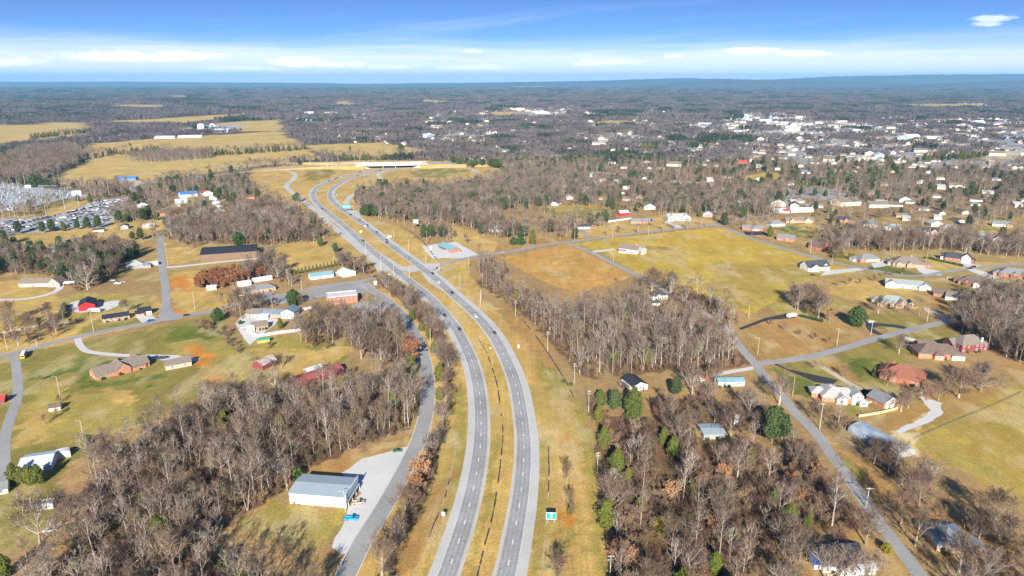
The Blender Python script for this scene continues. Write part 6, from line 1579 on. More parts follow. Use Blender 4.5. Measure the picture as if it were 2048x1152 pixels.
for px, py, ln, kd, co, lane, rev, lab, g in (
  (774,549,STREETW,'suv','white',-1.7,False,'white car waiting at the crossroads on the side street',None),
  (749,555,STREETW,'sedan','charcoal',1.7,True,'dark car leaving the crossroads past the conifer',None),
  (999,504,STREETE,'sedan','silver',-1.7,False,'silver car on the street by the red shop',None),
  (299.5,645.5,STREETW,'pickup','blue',1.7,True,'blue pickup in front of the white double garage',None),
  (374,630,STREETW,'sedan','black',-1.7,False,'black car on the street right of the road junction',None),
  (1740,540,SIDE,'sedan','charcoal',1.6,True,'dark car on the street left of the stone house',None),
  (1950,535,SIDE,'suv','black',1.6,True,'black car at the suburb street bend',None),
  (1940,537,SIDE,'sedan','charcoal',-1.6,True,'second dark car close behind at the suburb street bend',None)):
    x, y, a = on_lane(ln, px, py, lane, rev); car(kd, co, x, y, a, lab, g, .06)
for px, py, kd, co, a, lab in (
  (703,1039,'pickup','sky',.05,'bright sky-blue pickup parked on the warehouse gravel'),
  (717,1007,'pickup','tan',.12,'tan and black pickup parked beside the warehouse awning'),
  (795,903,'sedan','green',.2,'dark green car alone at the far end of the warehouse gravel'),
  (1412,755,'pickup','red',.5,'red pickup parked left of the teal-roofed trailer house'),
  (1402,762,'sedan','white',.4,'white car parked behind the red pickup'),
  (1427,832,'suv','teal',2.3,'teal car parked among the trees of the thicket'),
  (1741,645,'suv','white',.2,'white car parked on the black ring drive'),
  (1910,616,'sedan','silver',.3,'silver car parked before the white gabled wing'),
  (1921,618,'suv','white',.35,'white car next to the silver one before the white gabled wing'),
  (1627,551,'suv','charcoal',.1,'charcoal car parked beside the white house of the golden field'),
  (1768,523,'sedan','white',.2,'white car on the pale patio drive'),
  (1778,520,'suv','silver',.2,'silver car on the pale patio drive'),
  (1897,557,'sedan','white',.1,'white car parked below the suburb street'),
  (1846,786,'sedan','silver',.3,'silver car under the trees behind the russet-roofed house'),
  (1856,790,'suv','red',.3,'red car under the trees behind the russet-roofed house'),
  (322,718,'suv','navy',.3,'navy car parked between the rambling house and its garage'),
  (330,716,'sedan','black',.3,'black car next to the navy one beside the garage'),
  (487,656,'suv','white',.6,'white car parked left of the brown-roofed cottage'),
  (493,661,'sedan','silver',.6,'silver car in the yard of the brown-roofed cottage'),
  (484,592,'sedan','white',.4,'white car parked before the grey-roofed brick house'),
  (860,500,'pickup','white',1.9,'white pickup parked left on the white gravel'),
  (225,562,'suv','white',.3,'white car in the grove below the grey hip-roofed house'),
  (236,568,'pickup','white',.2,'white pickup at the grove edge'),
  (246,565,'sedan','silver',.5,'silver car at the grove edge'),
  (100,1062,'sedan','silver',.4,'pale wrecked car under the lower left trees'),
  (986,456,'pickup','silver',.2,'silver truck parked at the blue-grey house'),
  (994,458,'suv','white',.3,'white truck parked at the blue-grey house'),
  (1640,1128,'suv','blue',.4,'blue car under the lower right trees')):
    x, y = spot(px, py); car(kd, co, x, y, a, lab, None, .03); HOLES.append((x, y, 4))
def bus():
    x, y = spot(46, 718); x2, y2 = spot(51, 706); a = math.atan2(y2-y, x2-x)
    t = thing('school_bus', 'yellow school bus with white roof parked by the left drive', 'bus', (x, y, .0), a); HOLES.append((x, y, 8))
    mb = MB(); mb.box(-1, -1.2, .7, 9.3, 1.2, 2.75); mb.box(9.3, -1.05, .7, 10.9, 1.05, 1.75); mb.obj('body', CARS['yellow'], t)
    mb = MB(); frustum(mb, -1.02, 9.32, -.8, 9.1, 1.22, .95, 2.752, 3.1); mb.obj('roof', WALLS['white'], t)
    for s in (-1, 1):
        for i in range(9):
            mb = MB(); mb.box(-.6+i*1.05, s*1.21-.02, 1.85, .3+i*1.05, s*1.21+.02, 2.55); mb.obj('window', GLASS, t)
        mb = MB(); mb.box(-.9, s*1.215-.02, 1.2, 9.2, s*1.215+.02, 1.3); mb.obj('stripe', RUBBER, t)
        for wx in (1, 9.7): mb = MB(); mb.wheel(wx, s*1.0, .5, .5, .3, 14); mb.obj('wheel', RUBBER, t)
    mb = MB(); mb.box(-1.04, -1, 1.7, -1.0, 1, 2.5); mb.obj('rear_window', GLASS, t)
bus()
def camper(label, px, py, L, a, hgt=2.9):
    x, y = spot(px, py); t = thing('camper_trailer', label, 'camper', (x, y, 0), a); HOLES.append((x, y, L*.7))
    mb = MB(); lathe_body(mb, [(-L/2, .6), (L/2-.3, .6), (L/2, 1.1), (L/2-.15, hgt-.3), (L/2-.6, hgt), (-L/2+.3, hgt), (-L/2, hgt-.35)], 1.22); mb.obj('body', WALLS['white'], t)
    mb = MB(); mb.box(-L/2+.1, -1.24, 1.0, L/2-.2, -1.221, 1.2); mb.obj('stripe', WALLS['grey'], t)
    for wx in (-L*.3, 0, L*.25): mb = MB(); mb.box(wx-.5, -1.25, 1.6, wx+.5, -1.2, 2.3); mb.obj('window', GLASS, t)
    for wx in (-.5, .45):
        for s in (-1, 1): mb = MB(); mb.wheel(wx, s*1.05, .38, .38, .25); mb.obj('wheel', RUBBER, t)
    mb = MB(); mb.box(L/2, -.06, .5, L/2+1.3, .06, .62); mb.obj('hitch', METALG, t)
    mb = MB(); mb.box(-.6, -.4, hgt+.003, .3, .4, hgt+.25); mb.obj('roof_vent', WALLS['white'], t)
camper('long white camper trailer in front of the red barn', 190, 624, 9, .12, 3.1)
camper('white camper trailer on the black drive by the gold field', 1583, 634, 8.5, .45)
camper('white camper trailer half hidden beside the grey mobile home', 1473, 845, 8, 1.2)
camper('white box camper on the white gravel left of the red shop', 862, 498, 5, 1.8)

# crowded lot beside the substation
def salvage_lot():
    protos = []
    for kd in ('sedan', 'suv', 'pickup'):
        mb = MB()
        for p, m in (('', 0), ('_w', 1), ('_r', 0)):
            me = VM[kd+p]; n = len(mb.v); mb.v += [tuple(v.co) for v in me.vertices]
            for f in me.polygons: mb.f.append(tuple(i+n for i in f.vertices)); mb.m.append(m)
        for sx in (-1.4, 1.4):
            for sy in (-.82, .82): mb.wheel(sx, sy, .34, .34, .22, 8, 2)
        protos.append(mb.mesh('lot_car', [CARS['black'], GLASS, RUBBER]))
    w = [spot(*p) for p in [(-20,462),(-20,441),(60,438),(112,432),(148,420),(188,404),(262,394),(268,399),(236,424),(212,448),(110,459)]]
    r = random.Random(5); a0 = spot(150, 420); a1 = spot(262, 394)
    ang = math.atan2(a1[1]-a0[1], a1[0]-a0[0]); ux, uy = math.cos(ang), math.sin(ang); vx, vy = -uy, ux
    n = 0; c0 = spot(120, 430); spots = []
    for row in range(-24, 25):
        for i in range(-110, 111):
            x = c0[0]+ux*i*3.3+vx*(row*11.5+(row % 2)*-6.2); y = c0[1]+uy*i*3.3+vy*(row*11.5+(row % 2)*-6.2)
            if pt_in(x, y, w): spots.append((x, y))
    r.shuffle(spots)
    cols = ['white', 'silver', 'black', 'charcoal', 'grey', 'white', 'silver', 'navy', 'grey', 'tan', 'silver', 'black', 'blue']
    spots = sorted(spots[:int(len(spots)*.72)], key=lambda p: p[1])
    for x, y in spots[:250]:
        c = r.choice(cols); o = link('parked_car', r.choice(protos), None, (x, y, .02), ang+math.pi/2*r.choice([1, -1])+r.uniform(-.08, .08)); paint(o, 0, CARS[c])
        tag(o, '%s car standing in the crowded salvage lot below the substation' % {'charcoal': 'dark grey'}.get(c, c), 'car', 'cars in the crowded salvage lot')
    rest = spots[250:]
    if rest:
        coll = bpy.data.collections.new('lot_kinds'); nm = []
        for i, (m, c) in enumerate(((0, 'white'), (1, 'silver'), (2, 'black'), (0, 'charcoal'), (1, 'white'))):
            o = bpy.data.objects.new('lotcar_%d' % i, protos[m].copy()); o.data.materials[0] = CARS[c]; coll.objects.link(o); nm.append(str(i))
        stuff('far_lot_cars', [(x, y, .02, r.choice(nm), 1.0, ang+math.pi/2) for x, y in rest], coll, nm)
salvage_lot()

# substation: gantries, transformers and masts on grey gravel
def substation():
    mb = MB(); G = 9.0
    for x in (-G/2, G/2):
        for a, b in ((-.3, -.3), (.3, -.3), (.3, .3), (-.3, .3)): mb.box(x+a-.05, b-.05, 0, x+a+.05, b+.05, 8)
        for z in range(0, 8, 2):
            mb.tube([(x-.3, -.3, z), (x+.3, -.3, z+2)], .04, 3); mb.tube([(x+.3, .3, z), (x-.3, .3, z+2)], .04, 3)
    legs = mb.mesh('legs', [STEEL])
    mb = MB(); mb.box(-G/2-.5, -.35, 7.9, G/2+.5, .35, 8.4); beam = mb.mesh('beam', [STEEL])
    mb = MB(); mb.cyl(0, 0, 6.8, 7.88, .14, 6); ins = mb.mesh('insulator', [INSUL])
    mb = MB(); mb.box(-1.4, -.9, .3, 1.4, .9, 2.6); tank = mb.mesh('tank', [METALG])
    mb = MB()
    for i in range(6): mb.box(-1.2+i*.45, .91, .5, -1.0+i*.45, 1.4, 2.3)
    fins = mb.mesh('cooling_fins', [METALG])
    mb = MB(); mb.cyl(0, 0, 2.6, 4.0, .16, 6, 0, .08); bush = mb.mesh('bushing', [INSUL])
    mb = MB(); mb.tube([(0, 0, 0), (0, 0, 27)], [.32, .12], 6, 0, True); mast = mb.mesh('mast', [POLEG])
    t = thing('gantry', '', 'gantry', (0, 0, 0)); link('legs', legs, t); link('beam', beam, t)
    for x in (-3, 0, 3): link('insulator', ins, t, (x, 0, 0))
    q = thing('transformer', '', 'transformer', (0, 0, 0)); link('tank', tank, q); link('cooling_fins', fins, q)
    for x in (-.8, 0, .8): link('bushing', bush, q, (x, 0, 0))
    first = [1, 1]; r = random.Random(3)
    w = [spot(*p) for p in [(-50,427),(0,420),(60,412),(118,399),(175,392),(160,385),(60,376),(0,371),(-50,372)]]
    x0, x1 = min(p[0] for p in w), max(p[0] for p in w); y0, y1 = min(p[1] for p in w), max(p[1] for p in w)
    y = y0+8; row = 0; grp_n = 0
    while y < y1-5:
        x = x0+5
        while x < x1:
            if pt_in(x, y, w) and clear_of(x, y, 4) and r.random() < .72:
                k = 0 if row % 2 == 0 else 1
                src = (t, q)[k]; lab = ('pale steel gantry in the substation yard', 'grey transformer in the substation yard')[k]; grp = ('gantries in the substation yard', 'transformers in the substation yard')[k]
                if first[k]: src.location = (x, y, 0); tag(src, lab, None, grp); first[k] = 0
                else: dup(src, (x+r.uniform(-2, 2), y+r.uniform(-2, 2), 0), r.choice([0, 0, 1.57])+r.uniform(-.05, .05), lab, grp, r.uniform(.6, 1.1))
            x += 12 if row % 2 == 0 else 9
        y += 9.5 if row % 2 == 0 else 8; row += 1
    g2 = 'tall pale masts around the substation'
    for i, (px, py, h) in enumerate(((53,382,1.15),(9,378,.6),(18,378,.6),(27,378,.6),(36,378,.6),(40,385,.7),(86,365,.6),(97,366,.6),(120,371,.7),(144,377,.9),(151,378,.9),(173,383,.8),(181,386,.7),(201,388,.8),(209,388,.75),(218,388,.7),(225,388,.6),(243,385,.7),(247,383,.7),(93,433,.6),(130,418,.9),(158,411,.7),(30,433,.6),(189,381,.7),(305,390,.6),(388,382,.6),(438,380,.7),(272,391,.5))):
        x, y = spot(px, py); o = link('mast', mast, None, (x, y, 0)); o.scale = (1, 1, h); tag(o, 'slim pale mast near the substation and the salvage lot', 'mast', g2)
    x, y = spot(249, 361); t2 = thing('covered_stall', 'long bright blue roofed shelter by the far road bend', 'shelter', (x-18, y, 0), .05)
    roof_mesh(0, 0, 38, 12, 4.5, 'gx', .3).obj('roof', ROOFS['blue'], t2)
    mb = MB(); mb.box(.5, .5, -.2, 37.5, 11.5, 4.3); mb.obj('wall', WALLS['blue'], t2)
substation()

# ------------------------------------------------------------------ poles, lights, signs
mb = MB(); mb.tube([(0, 0, -.2), (0, 0, 11.5)], [.2, .12], 8, 0, True); PM = mb.mesh('pole', [POLEW])
mb = MB(); mb.tube([(0, 0, -.2), (0, 0, 11.5)], [.19, .11], 8, 0, True); PG = mb.mesh('pole', [POLEG])
mb = MB(); mb.box(-1.25, -.07, 0, 1.25, .07, .16); XA = mb.mesh('crossarm', [POLEG])
mb = MB()
for x in (-1.1, -.45, .45, 1.1): mb.cyl(x, 0, .162, .42, .06, 6)
INS = mb.mesh('insulators', [INSUL])
mb = MB(); mb.cyl(0, 0, -.5, .5, .26, 10); TRF = mb.mesh('pole_transformer', [METALG])
mb = MB(); mb.tube([(0, 0, 0), (.9, 0, .35), (1.8, 0, .4)], .05, 5); ARM = mb.mesh('lamp_arm', [POLEG])
mb = MB(); mb.box(1.7, -.14, .3, 2.4, .14, .46); LAMPH = mb.mesh('lamp_head', [POLEG])
POLETOPS = {}
def pole(px, py, top, label, arms=1, grey=False, lamp=0, trf=False, az=0.0, group=None, cat='utility pole', name='utility_pole'):
    x, y = spot(px, py); d = math.hypot(y, H0); t_ = (H0)/(cp*(py-HOR))
    # height from the photo: the top seen at row `top` above the same foot
    k = (top-CY)/F; tanv = (sp+k*cp)/(cp-k*sp); h = min(max(H0-y*tanv, 5), 24)
    t = thing(name, label, cat, (x, y, 0), az, group)
    p = link('pole', PG if grey else PM, t); p.scale = (1, 1, h/11.5)
    for i in range(arms):
        a = link('crossarm', XA, t, (0, -.2, h-.5-i*1.5)); link('insulators', INS, a)
    if trf: link('pole_transformer', TRF, t, (.4, -.1, h-2.6))
    if lamp:
        a = link('lamp_arm', ARM, t, (0, 0, h-.9 if arms else h-.5), 0 if lamp > 0 else math.pi); link('lamp_head', LAMPH, a)
    POLETOPS[(px, py)] = Vector((x, y, h))
    return t
UL = [(1220,1154,1110),(1194.5,946,904),(1177,823,781),(1148,767,726),(1095,703,663),(1031,632,601)]
for i, (px, py, tp) in enumerate(UL):
    pole(px, py, tp, 'double-armed wooden utility pole on the wood edge right of the highway, %s from the bottom' % ['first', 'second', 'third', 'fourth', 'fifth', 'sixth'][i], 2, True, group='double-armed poles along the highway wood edge', az=[.1, .1, .2, .25, .35, .4][i])
for px, py, tp, lab, ar, gr, lp, tr in (
 (961,613,578,'bare pole left of the wood tip below the crossroads',0,0,0,0),(962,604,579,'slim pole on the grass below the crossroads',0,0,0,0),(920,577,547,'pale pole on the orange grass right of the crossroads',0,0,0,0),
 (788,479,458,'pole on the tan grass right of the highway, beside the white sign',0,0,0,0),(817.5,503,477,'pole on the tan grass between the white sign and the gravel',0,0,0,0),(854,487,461,'thick wooden pole behind the white gravel',0,0,0,0),
 (852,527.5,502,'tall pole at the gravel corner by the crossroads',1,0,0,0),(879,543,519,'wooden pole on the corner right of the crossroads',0,0,0,0),(937.5,536,511,'pole beside the street right of the white gravel',1,0,0,0),(894,481,470,'short pole behind the red shop',0,1,0,0),
 (757,553,535,'short pole beside the small conifer at the crossroads',0,0,0,0),(861,683,656,'pole half hidden in the shrubs right of the frontage road',0,1,0,0),(810,851,808,'pale pole at the wood edge left of the frontage road',0,1,0,0),
 (691,1024,982,'pale pole at the corner of the white warehouse',0,1,-1,0),(819,553,533,'lamp pole in the median below the crossroads',0,1,0,0),
 (1497,636,608,'pole at the edge of the gold field by the lane',0,0,0,0),(1515,710,675,'pole with lamp beside the lane junction',0,0,-1,0),(1418,787,762,'stub pole in front of the teal-roofed trailer house',0,0,0,0),(1405,598,576,'left of two poles at the lower gold field',0,0,0,0),(1409,598,570,'right of two poles at the lower gold field',0,0,0,0),
 (1853.5,644,612,'leaning wooden pole above the suburb street',0,0,0,0),(1741.5,670,641,'pole with crossarm and lamp beside the ring drive',1,1,1,0),(1673.5,692,656,'wooden pole on the brown lawn above the suburb street',0,0,-1,0),(1585,792,752,'wooden pole left of the black drive by the lane',0,0,0,0),
 (1639,858,806,'tall pole with crossarm and lamp beside the lane, above the greenhouse',1,1,-1,0),(1732,1014,975,'pole with crossarm and lamp where the lane passes under trees',1,1,1,0),(1803,969,940,'short broken pole near the lone tree by the lane',0,0,0,0),
 (15,700,660,'wooden pole at the left edge above the street',0,0,0,0),(74,693,678,'thin pole near the left street',0,1,0,0),(187.5,663,622,'wooden pole before the brick ranch house',0,0,0,0),(120,790,752,'pole with lamp over the straw-coloured bush',0,0,-1,0),(165,866,841,'pole with lamp by the wood edge on the left lawn',0,0,-1,0),
 (390,621,582,'wooden pole on the grass right of the north road',0,0,0,0),(336,532,478,'wooden pole by the barn drive corner',0,0,0,0),(604,581,557,'wooden pole left of the arborvitae office drive',0,0,0,1),(709,546,522,'pole behind the white metal garage',0,1,0,0),
 (1149,481,447,'wooden pole at the field lane corner',1,0,0,1),(1225,479,456,'wooden pole at the top of the gold field, nearest the lane',0,0,0,0),(1296.5,474,450,'wooden pole at the top of the gold field with white base',0,0,0,0),(1221.5,517,495,'left pole in front of the beige field house',0,0,0,0),(1226,523,505,'right pole in front of the beige field house',0,0,0,0),
 (1373.5,459,447,'short pole on the gold field below the big white house',0,0,0,0),(1276,463,449,'pole before the brick ranch by the street',0,0,0,0),(1446.5,450,428,'pole at the street fork above the gold field',1,0,0,0),(1494.5,443,420,'pole by the low red brick house',0,0,0,0),
 (1620,508,481,'white lamp pole beside the suburb side street',0,1,-1,0),(1663.5,528,508,'pole opposite the white house of the gold field',0,0,0,0),(1667,423,394,'pole in the trees above the suburb',0,0,0,0),(1765,407,386,'pole above the long pale building',0,0,0,0),
 (737,417,397,'leftmost wooden pole before the wood across the curve',1,0,0,0),(755,423,399,'second wooden pole before the wood across the curve',0,0,0,0),(772,431,413,'third wooden pole before the wood across the curve',1,0,0,0),(809,450,430,'pole left of the white billboard',1,0,0,0),(845,417,398,'pole inside the wood above the billboard',0,0,0,0),
 (628,489,463,'pole at the pines left of the highway',0,0,0,0),(544,499,479,'pole on the lawn behind the pines',0,0,0,0),(667,518,496,'pole on the lawn beside the arborvitae row',0,0,0,0),(400,433,419,'pole above the pale green-roofed house',1,0,0,0),(1853,520,503,'short pole behind the hedge',0,0,0,0)):
    pole(px, py, tp, lab, ar, bool(gr), lp, bool(tr))
for i, (px, py, tp) in enumerate(((732,511,485),(762,541,507),(788,557,529))):
    pole(px, py, tp, 'grey street light left of the highway, %s toward the crossroads' % ['first', 'second', 'third'][i], 0, True, 1, False, .5, 'street lights at the crossroads', 'street light', 'street_light')
for i, (px, py, tp) in enumerate(((605,344,324),(656,340,324),(710,326,309),(752,322,307),(860,342,329),(828,343,331),(688,335,328),(840,345,333))):
    pole(px, py, tp, 'slim grey lamp pole on the interchange grass', 0, True, 1, False, 1.2, 'lamp poles around the interchange', 'street light', 'street_light')
# sagging wires along the highway wood edge
def wires():
    P = [POLETOPS[(a, b)] for a, b, _ in UL]; n = 0
    for a, b in zip(P, P[1:]):
        d = (b-a); d.z = 0; d.normalize(); s = Vector((d.y, -d.x, 0))
        for off, dz in ((-1.1, -.1), (1.1, -.1), (0, -1.6)):
            mb = MB(); mb.tube([a.lerp(b, k/8)+s*off+Vector((0, 0, dz-3.2*(k/8)*(1-k/8))) for k in range(9)], .03, 3)
            o = mb.obj('power_line', RUBBER); tag(o, 'thin power line sagging between the double-armed poles', 'wire', 'power lines along the wood edge')
wires()

def text_mesh(s, size, m, name):
    c = bpy.data.curves.new('lettering', 'FONT'); c.body = s; c.size = size; c.align_x = 'CENTER'; c.align_y = 'CENTER'; c.extrude = .01
    o = bpy.data.objects.new('lettering', c); C.objects.link(o)
    dg = bpy.context.evaluated_depsgraph_get(); me = bpy.data.meshes.new_from_object(o.evaluated_get(dg)); bpy.data.objects.remove(o)
    me.materials.clear(); me.materials.append(m); me.name = name
    return me
def sign(label, px, py, w, h, bottom, mface, posts=2, rz=0.0, name='road_sign', face_back=False, cat='sign'):
    x, y = spot(px, py); t = thing(name, label, cat, (x, y, 0), rz)
    mb = MB(); mb.box(-w/2, -.04, bottom, w/2, .04, bottom+h); mb.obj('panel', mface, t)
    for s in ((-.32, .32) if posts == 2 else (0,)):
        mb = MB(); mb.box(s*w-.07, .045, -.2, s*w+.07, .17, bottom+h*.9); mb.obj('post', POLEG, t)
    return t
t = sign('big green highway guide sign with white shield and border on two posts', 1102, 1047, 4.1, 3.3, 2.0, SIGNG, 2, -.06, 'guide_sign')
mb = MB(); z0, z1, X = 2.0, 5.3, 2.05
for a, b, c, d in ((-X, z0, X, z0+.14), (-X, z1-.14, X, z1), (-X, z0+.14, -X+.14, z1-.14), (X-.14, z0+.14, X, z1-.14)): mb.box(a, -.06, b, c, -.042, d)
mb.obj('border', SIGNW, t)
mb = MB(); mb.poly([(-.55, -.055, 5.0), (-.6, -.055, 4.4), (-.3, -.055, 3.98), (0, -.055, 3.85), (.3, -.055, 3.98), (.6, -.055, 4.4), (.55, -.055, 5.0), (.25, -.055, 5.08), (0, -.055, 4.98), (-.25, -.055, 5.08)]); mb.obj('shield', SIGNW, t)
for z, w in ((3.35, 1.1), (2.85, 1.5)):
    for i in range(5):
        mb = MB(); mb.box(-w/2+i*w/5, -.06, z-.13, -w/2+i*w/5+w/7, -.042, z+.13); mb.obj('lettering', SIGNW, t)
def overhead():
    x, y = spot(707, 422.5); t = thing('overhead_sign', 'green overhead exit sign on a cantilever post beside the far exit ramp', 'sign', (x, y, 0), .15)
    mb = MB(); mb.tube([(0, 0, -.2), (0, 0, 8.2)], [.28, .22], 8); mb.obj('post', POLEG, t)
    mb = MB(); mb.tube([(0, 0, 7.6), (-13.5, 0, 7.9)], .14, 6); mb.tube([(0, 0, 6.6), (-13.5, 0, 6.9)], .14, 6); mb.obj('arm', POLEG, t)
    for a, b, c, d in ((-13.8, -9.6, 5.6, 8.6), (-9.2, -3.6, 5.4, 9.2)):
        mb = MB(); mb.box(a, -.35, c, b, -.25, d); mb.obj('panel', SIGNG, t)
        for k in range(2):
            mb = MB()
            for i in range(4): mb.box(a+.5+i*(b-a-1)/4, -.37, c+.6+k*1.1, a+.5+(i+.7)*(b-a-1)/4, -.352, c+1.1+k*1.1)
            mb.obj('lettering', SIGNW, t)
overhead()
t = sign('big white billboard on a single post at the wood edge', 832, 457, 6.4, 4.6, 6.5, SIGNW, 1, -.15, 'billboard', cat='billboard')
for a, b, z, w in ((-1.6, .4, 9.2, .5), (.2, 1.9, 8.1, .4)):
    mb = MB(); mb.box(a, -.06, z, b, -.045, z+w); mb.obj('lettering', SIGNK, t)
sign('small white sign lying low on the tan grass right of the highway', 779, 476, 4.2, 2.6, .4, SIGNW, 2, .2)
sign('small pale sign in the median above the crossroads', 722, 466, 2.6, 2, .8, SIGNW, 1, 0)
sign('grey back of a road sign left of the lower highway', 887, 1037, 1.7, 2.0, 1.3, SIGNK, 1, -.2)
sign('small yellow sign in the lower median', 981, 700, 1.2, 1.2, .8, SIGNY, 1, .785*0)
sign('small white sign on the right grass of the bend', 1037, 698, 1.6, 2.2, .8, SIGNW, 1, 0)
sign('white sign board beside the small conifer at the crossroads', 751, 570, 2.6, 3.4, .3, SIGNW, 1, .1)
sign('small green sign in the gore of the far exit ramp', 674, 393, 2, 1.6, 1.5, SIGNG, 1, .1)
sign('green guide sign far along the bypass', 477, 342, 7, 4, 2, SIGNG, 2, 0)

# ------------------------------------------------------------------ fences
def fence(label, pts, h, m, seg=2.4, th=.06, name='fence', rails=False):
    w = [Vector((*spot(*p), 0)) for p in pts]; t = thing(name, label, 'fence', w[0], 0)
    mb = MB(); mb.box(0, -th/2, .05, seg-.12, th/2, h); PAN = mb.mesh('panel', [m])
    if rails:
        mb = MB()
        for z in (.4, .8, 1.2): mb.box(0, -.03, z, seg-.1, .03, z+.1)
        PAN = mb.mesh('rail', [m])
    mb = MB(); mb.box(-.07, -.07, -.2, .07, .07, h+.1); PO = mb.mesh('post', [m])
    for a, b in zip(w, w[1:]):
        L = (b-a).length; n = max(1, int(round(L/seg))); d = (b-a)/n; rz = math.atan2(d.y, d.x)
        for i in range(n):
            p = a-w[0]+d*i; o = link('rail' if rails else 'panel', PAN, t, p+d.normalized()*.06, rz); o.scale = (d.length/seg, 1, 1); link('post', PO, t, p)
    return t
fence('white panel fence around the yard of the blue-roofed house', [(502,659),(506,668),(517,674),(560,667),(610,661),(650,658),(668,656),(672,650),(660,640),(646,632)], 1.9, TRIMW)
fence('white panel fence behind the blue-roofed house', [(590,625),(606,621),(623,617)], 1.9, TRIMW)
fence('white panel fence across the yard of the street ranch houses', [(1217,445),(1240,441),(1262,438)], 1.8, TRIMW)
WOODF = mat('fence_wood', (.52, .41, .25), .85, noise=.8, amt=.2)
fence('tan wooden fence below the brick house and its garage', [(1717,835),(1760,828),(1796,819)], 1.7, WOODF)
fence('tan wooden fence in front of the pale grey-roofed house', [(1693,805),(1720,806),(1743,806)], 1.2, WOODF)
DARKW = mat('fence_dark', (.24, .18, .12), .9)
fence('weathered dark rail fence across the right pasture', [(1830,880),(1880,858),(1935,835),(1990,812),(2048,785)], 1.1, DARKW, 5, .05, 'field_fence', True)
fence('old wire and post fence along the edge of the lower right pasture', [(1720,905),(1760,935),(1830,975),(1900,1010)], 1.1, DARKW, 5, .05, 'field_fence', True)
# ------------------------------------------------------------------ planting
KNAME = {'tall': 'bare_tree', 'wide': 'bare_tree', 'oak': 'bare_tree', 'small': 'small_bare_tree', 'lite': 'bare_tree', 'scrub': 'thicket_shrub', 'cedar': 'cedar_tree', 'pine': 'pine_tree', 'magnolia': 'magnolia_tree',
         'column': 'arborvitae', 'bush': 'evergreen_shrub', 'yellowbush': 'yellow_shrub', 'leafbrown': 'brown_leaved_tree', 'leafrust': 'rust_leaved_tree'}
KH = {'tall': 17, 'wide': 14, 'oak': 15, 'small': 6, 'lite': 16, 'scrub': 4.5, 'cedar': 11, 'pine': 14.5, 'magnolia': 13, 'column': 5.2, 'bush': 3, 'yellowbush': 6.5, 'leafbrown': 9, 'leafrust': 7}
def kbase(k): return k.rstrip('0123456789')
NBARE = [0]
def tree_at(px, py, kind, hgt, label, group=None, cat='tree', wide=1.0):
    x, y = spot(px, py); b = kbase(kind); s = hgt/KH[b]
    t = plant(kind, x, y, s, (px*13.7+py*7.1) % 6.28, KNAME[b], label, cat, group, (s*wide, s*wide, s))
    if b in ('tall', 'wide', 'lite', 'oak'): NBARE[0] += 1
    HOLES.append((x, y, 1.2 if b in ('tall', 'wide', 'oak') else 2.0))
    if b in ('cedar', 'pine', 'magnolia', 'yellowbush') and py > 600:      # the photo shows these evergreens whole
        D = math.hypot(x, y)
        for k in (5, 10, 15, 20, 26): HOLES.append((x*(1-k/D), y*(1-k/D), 3.2))
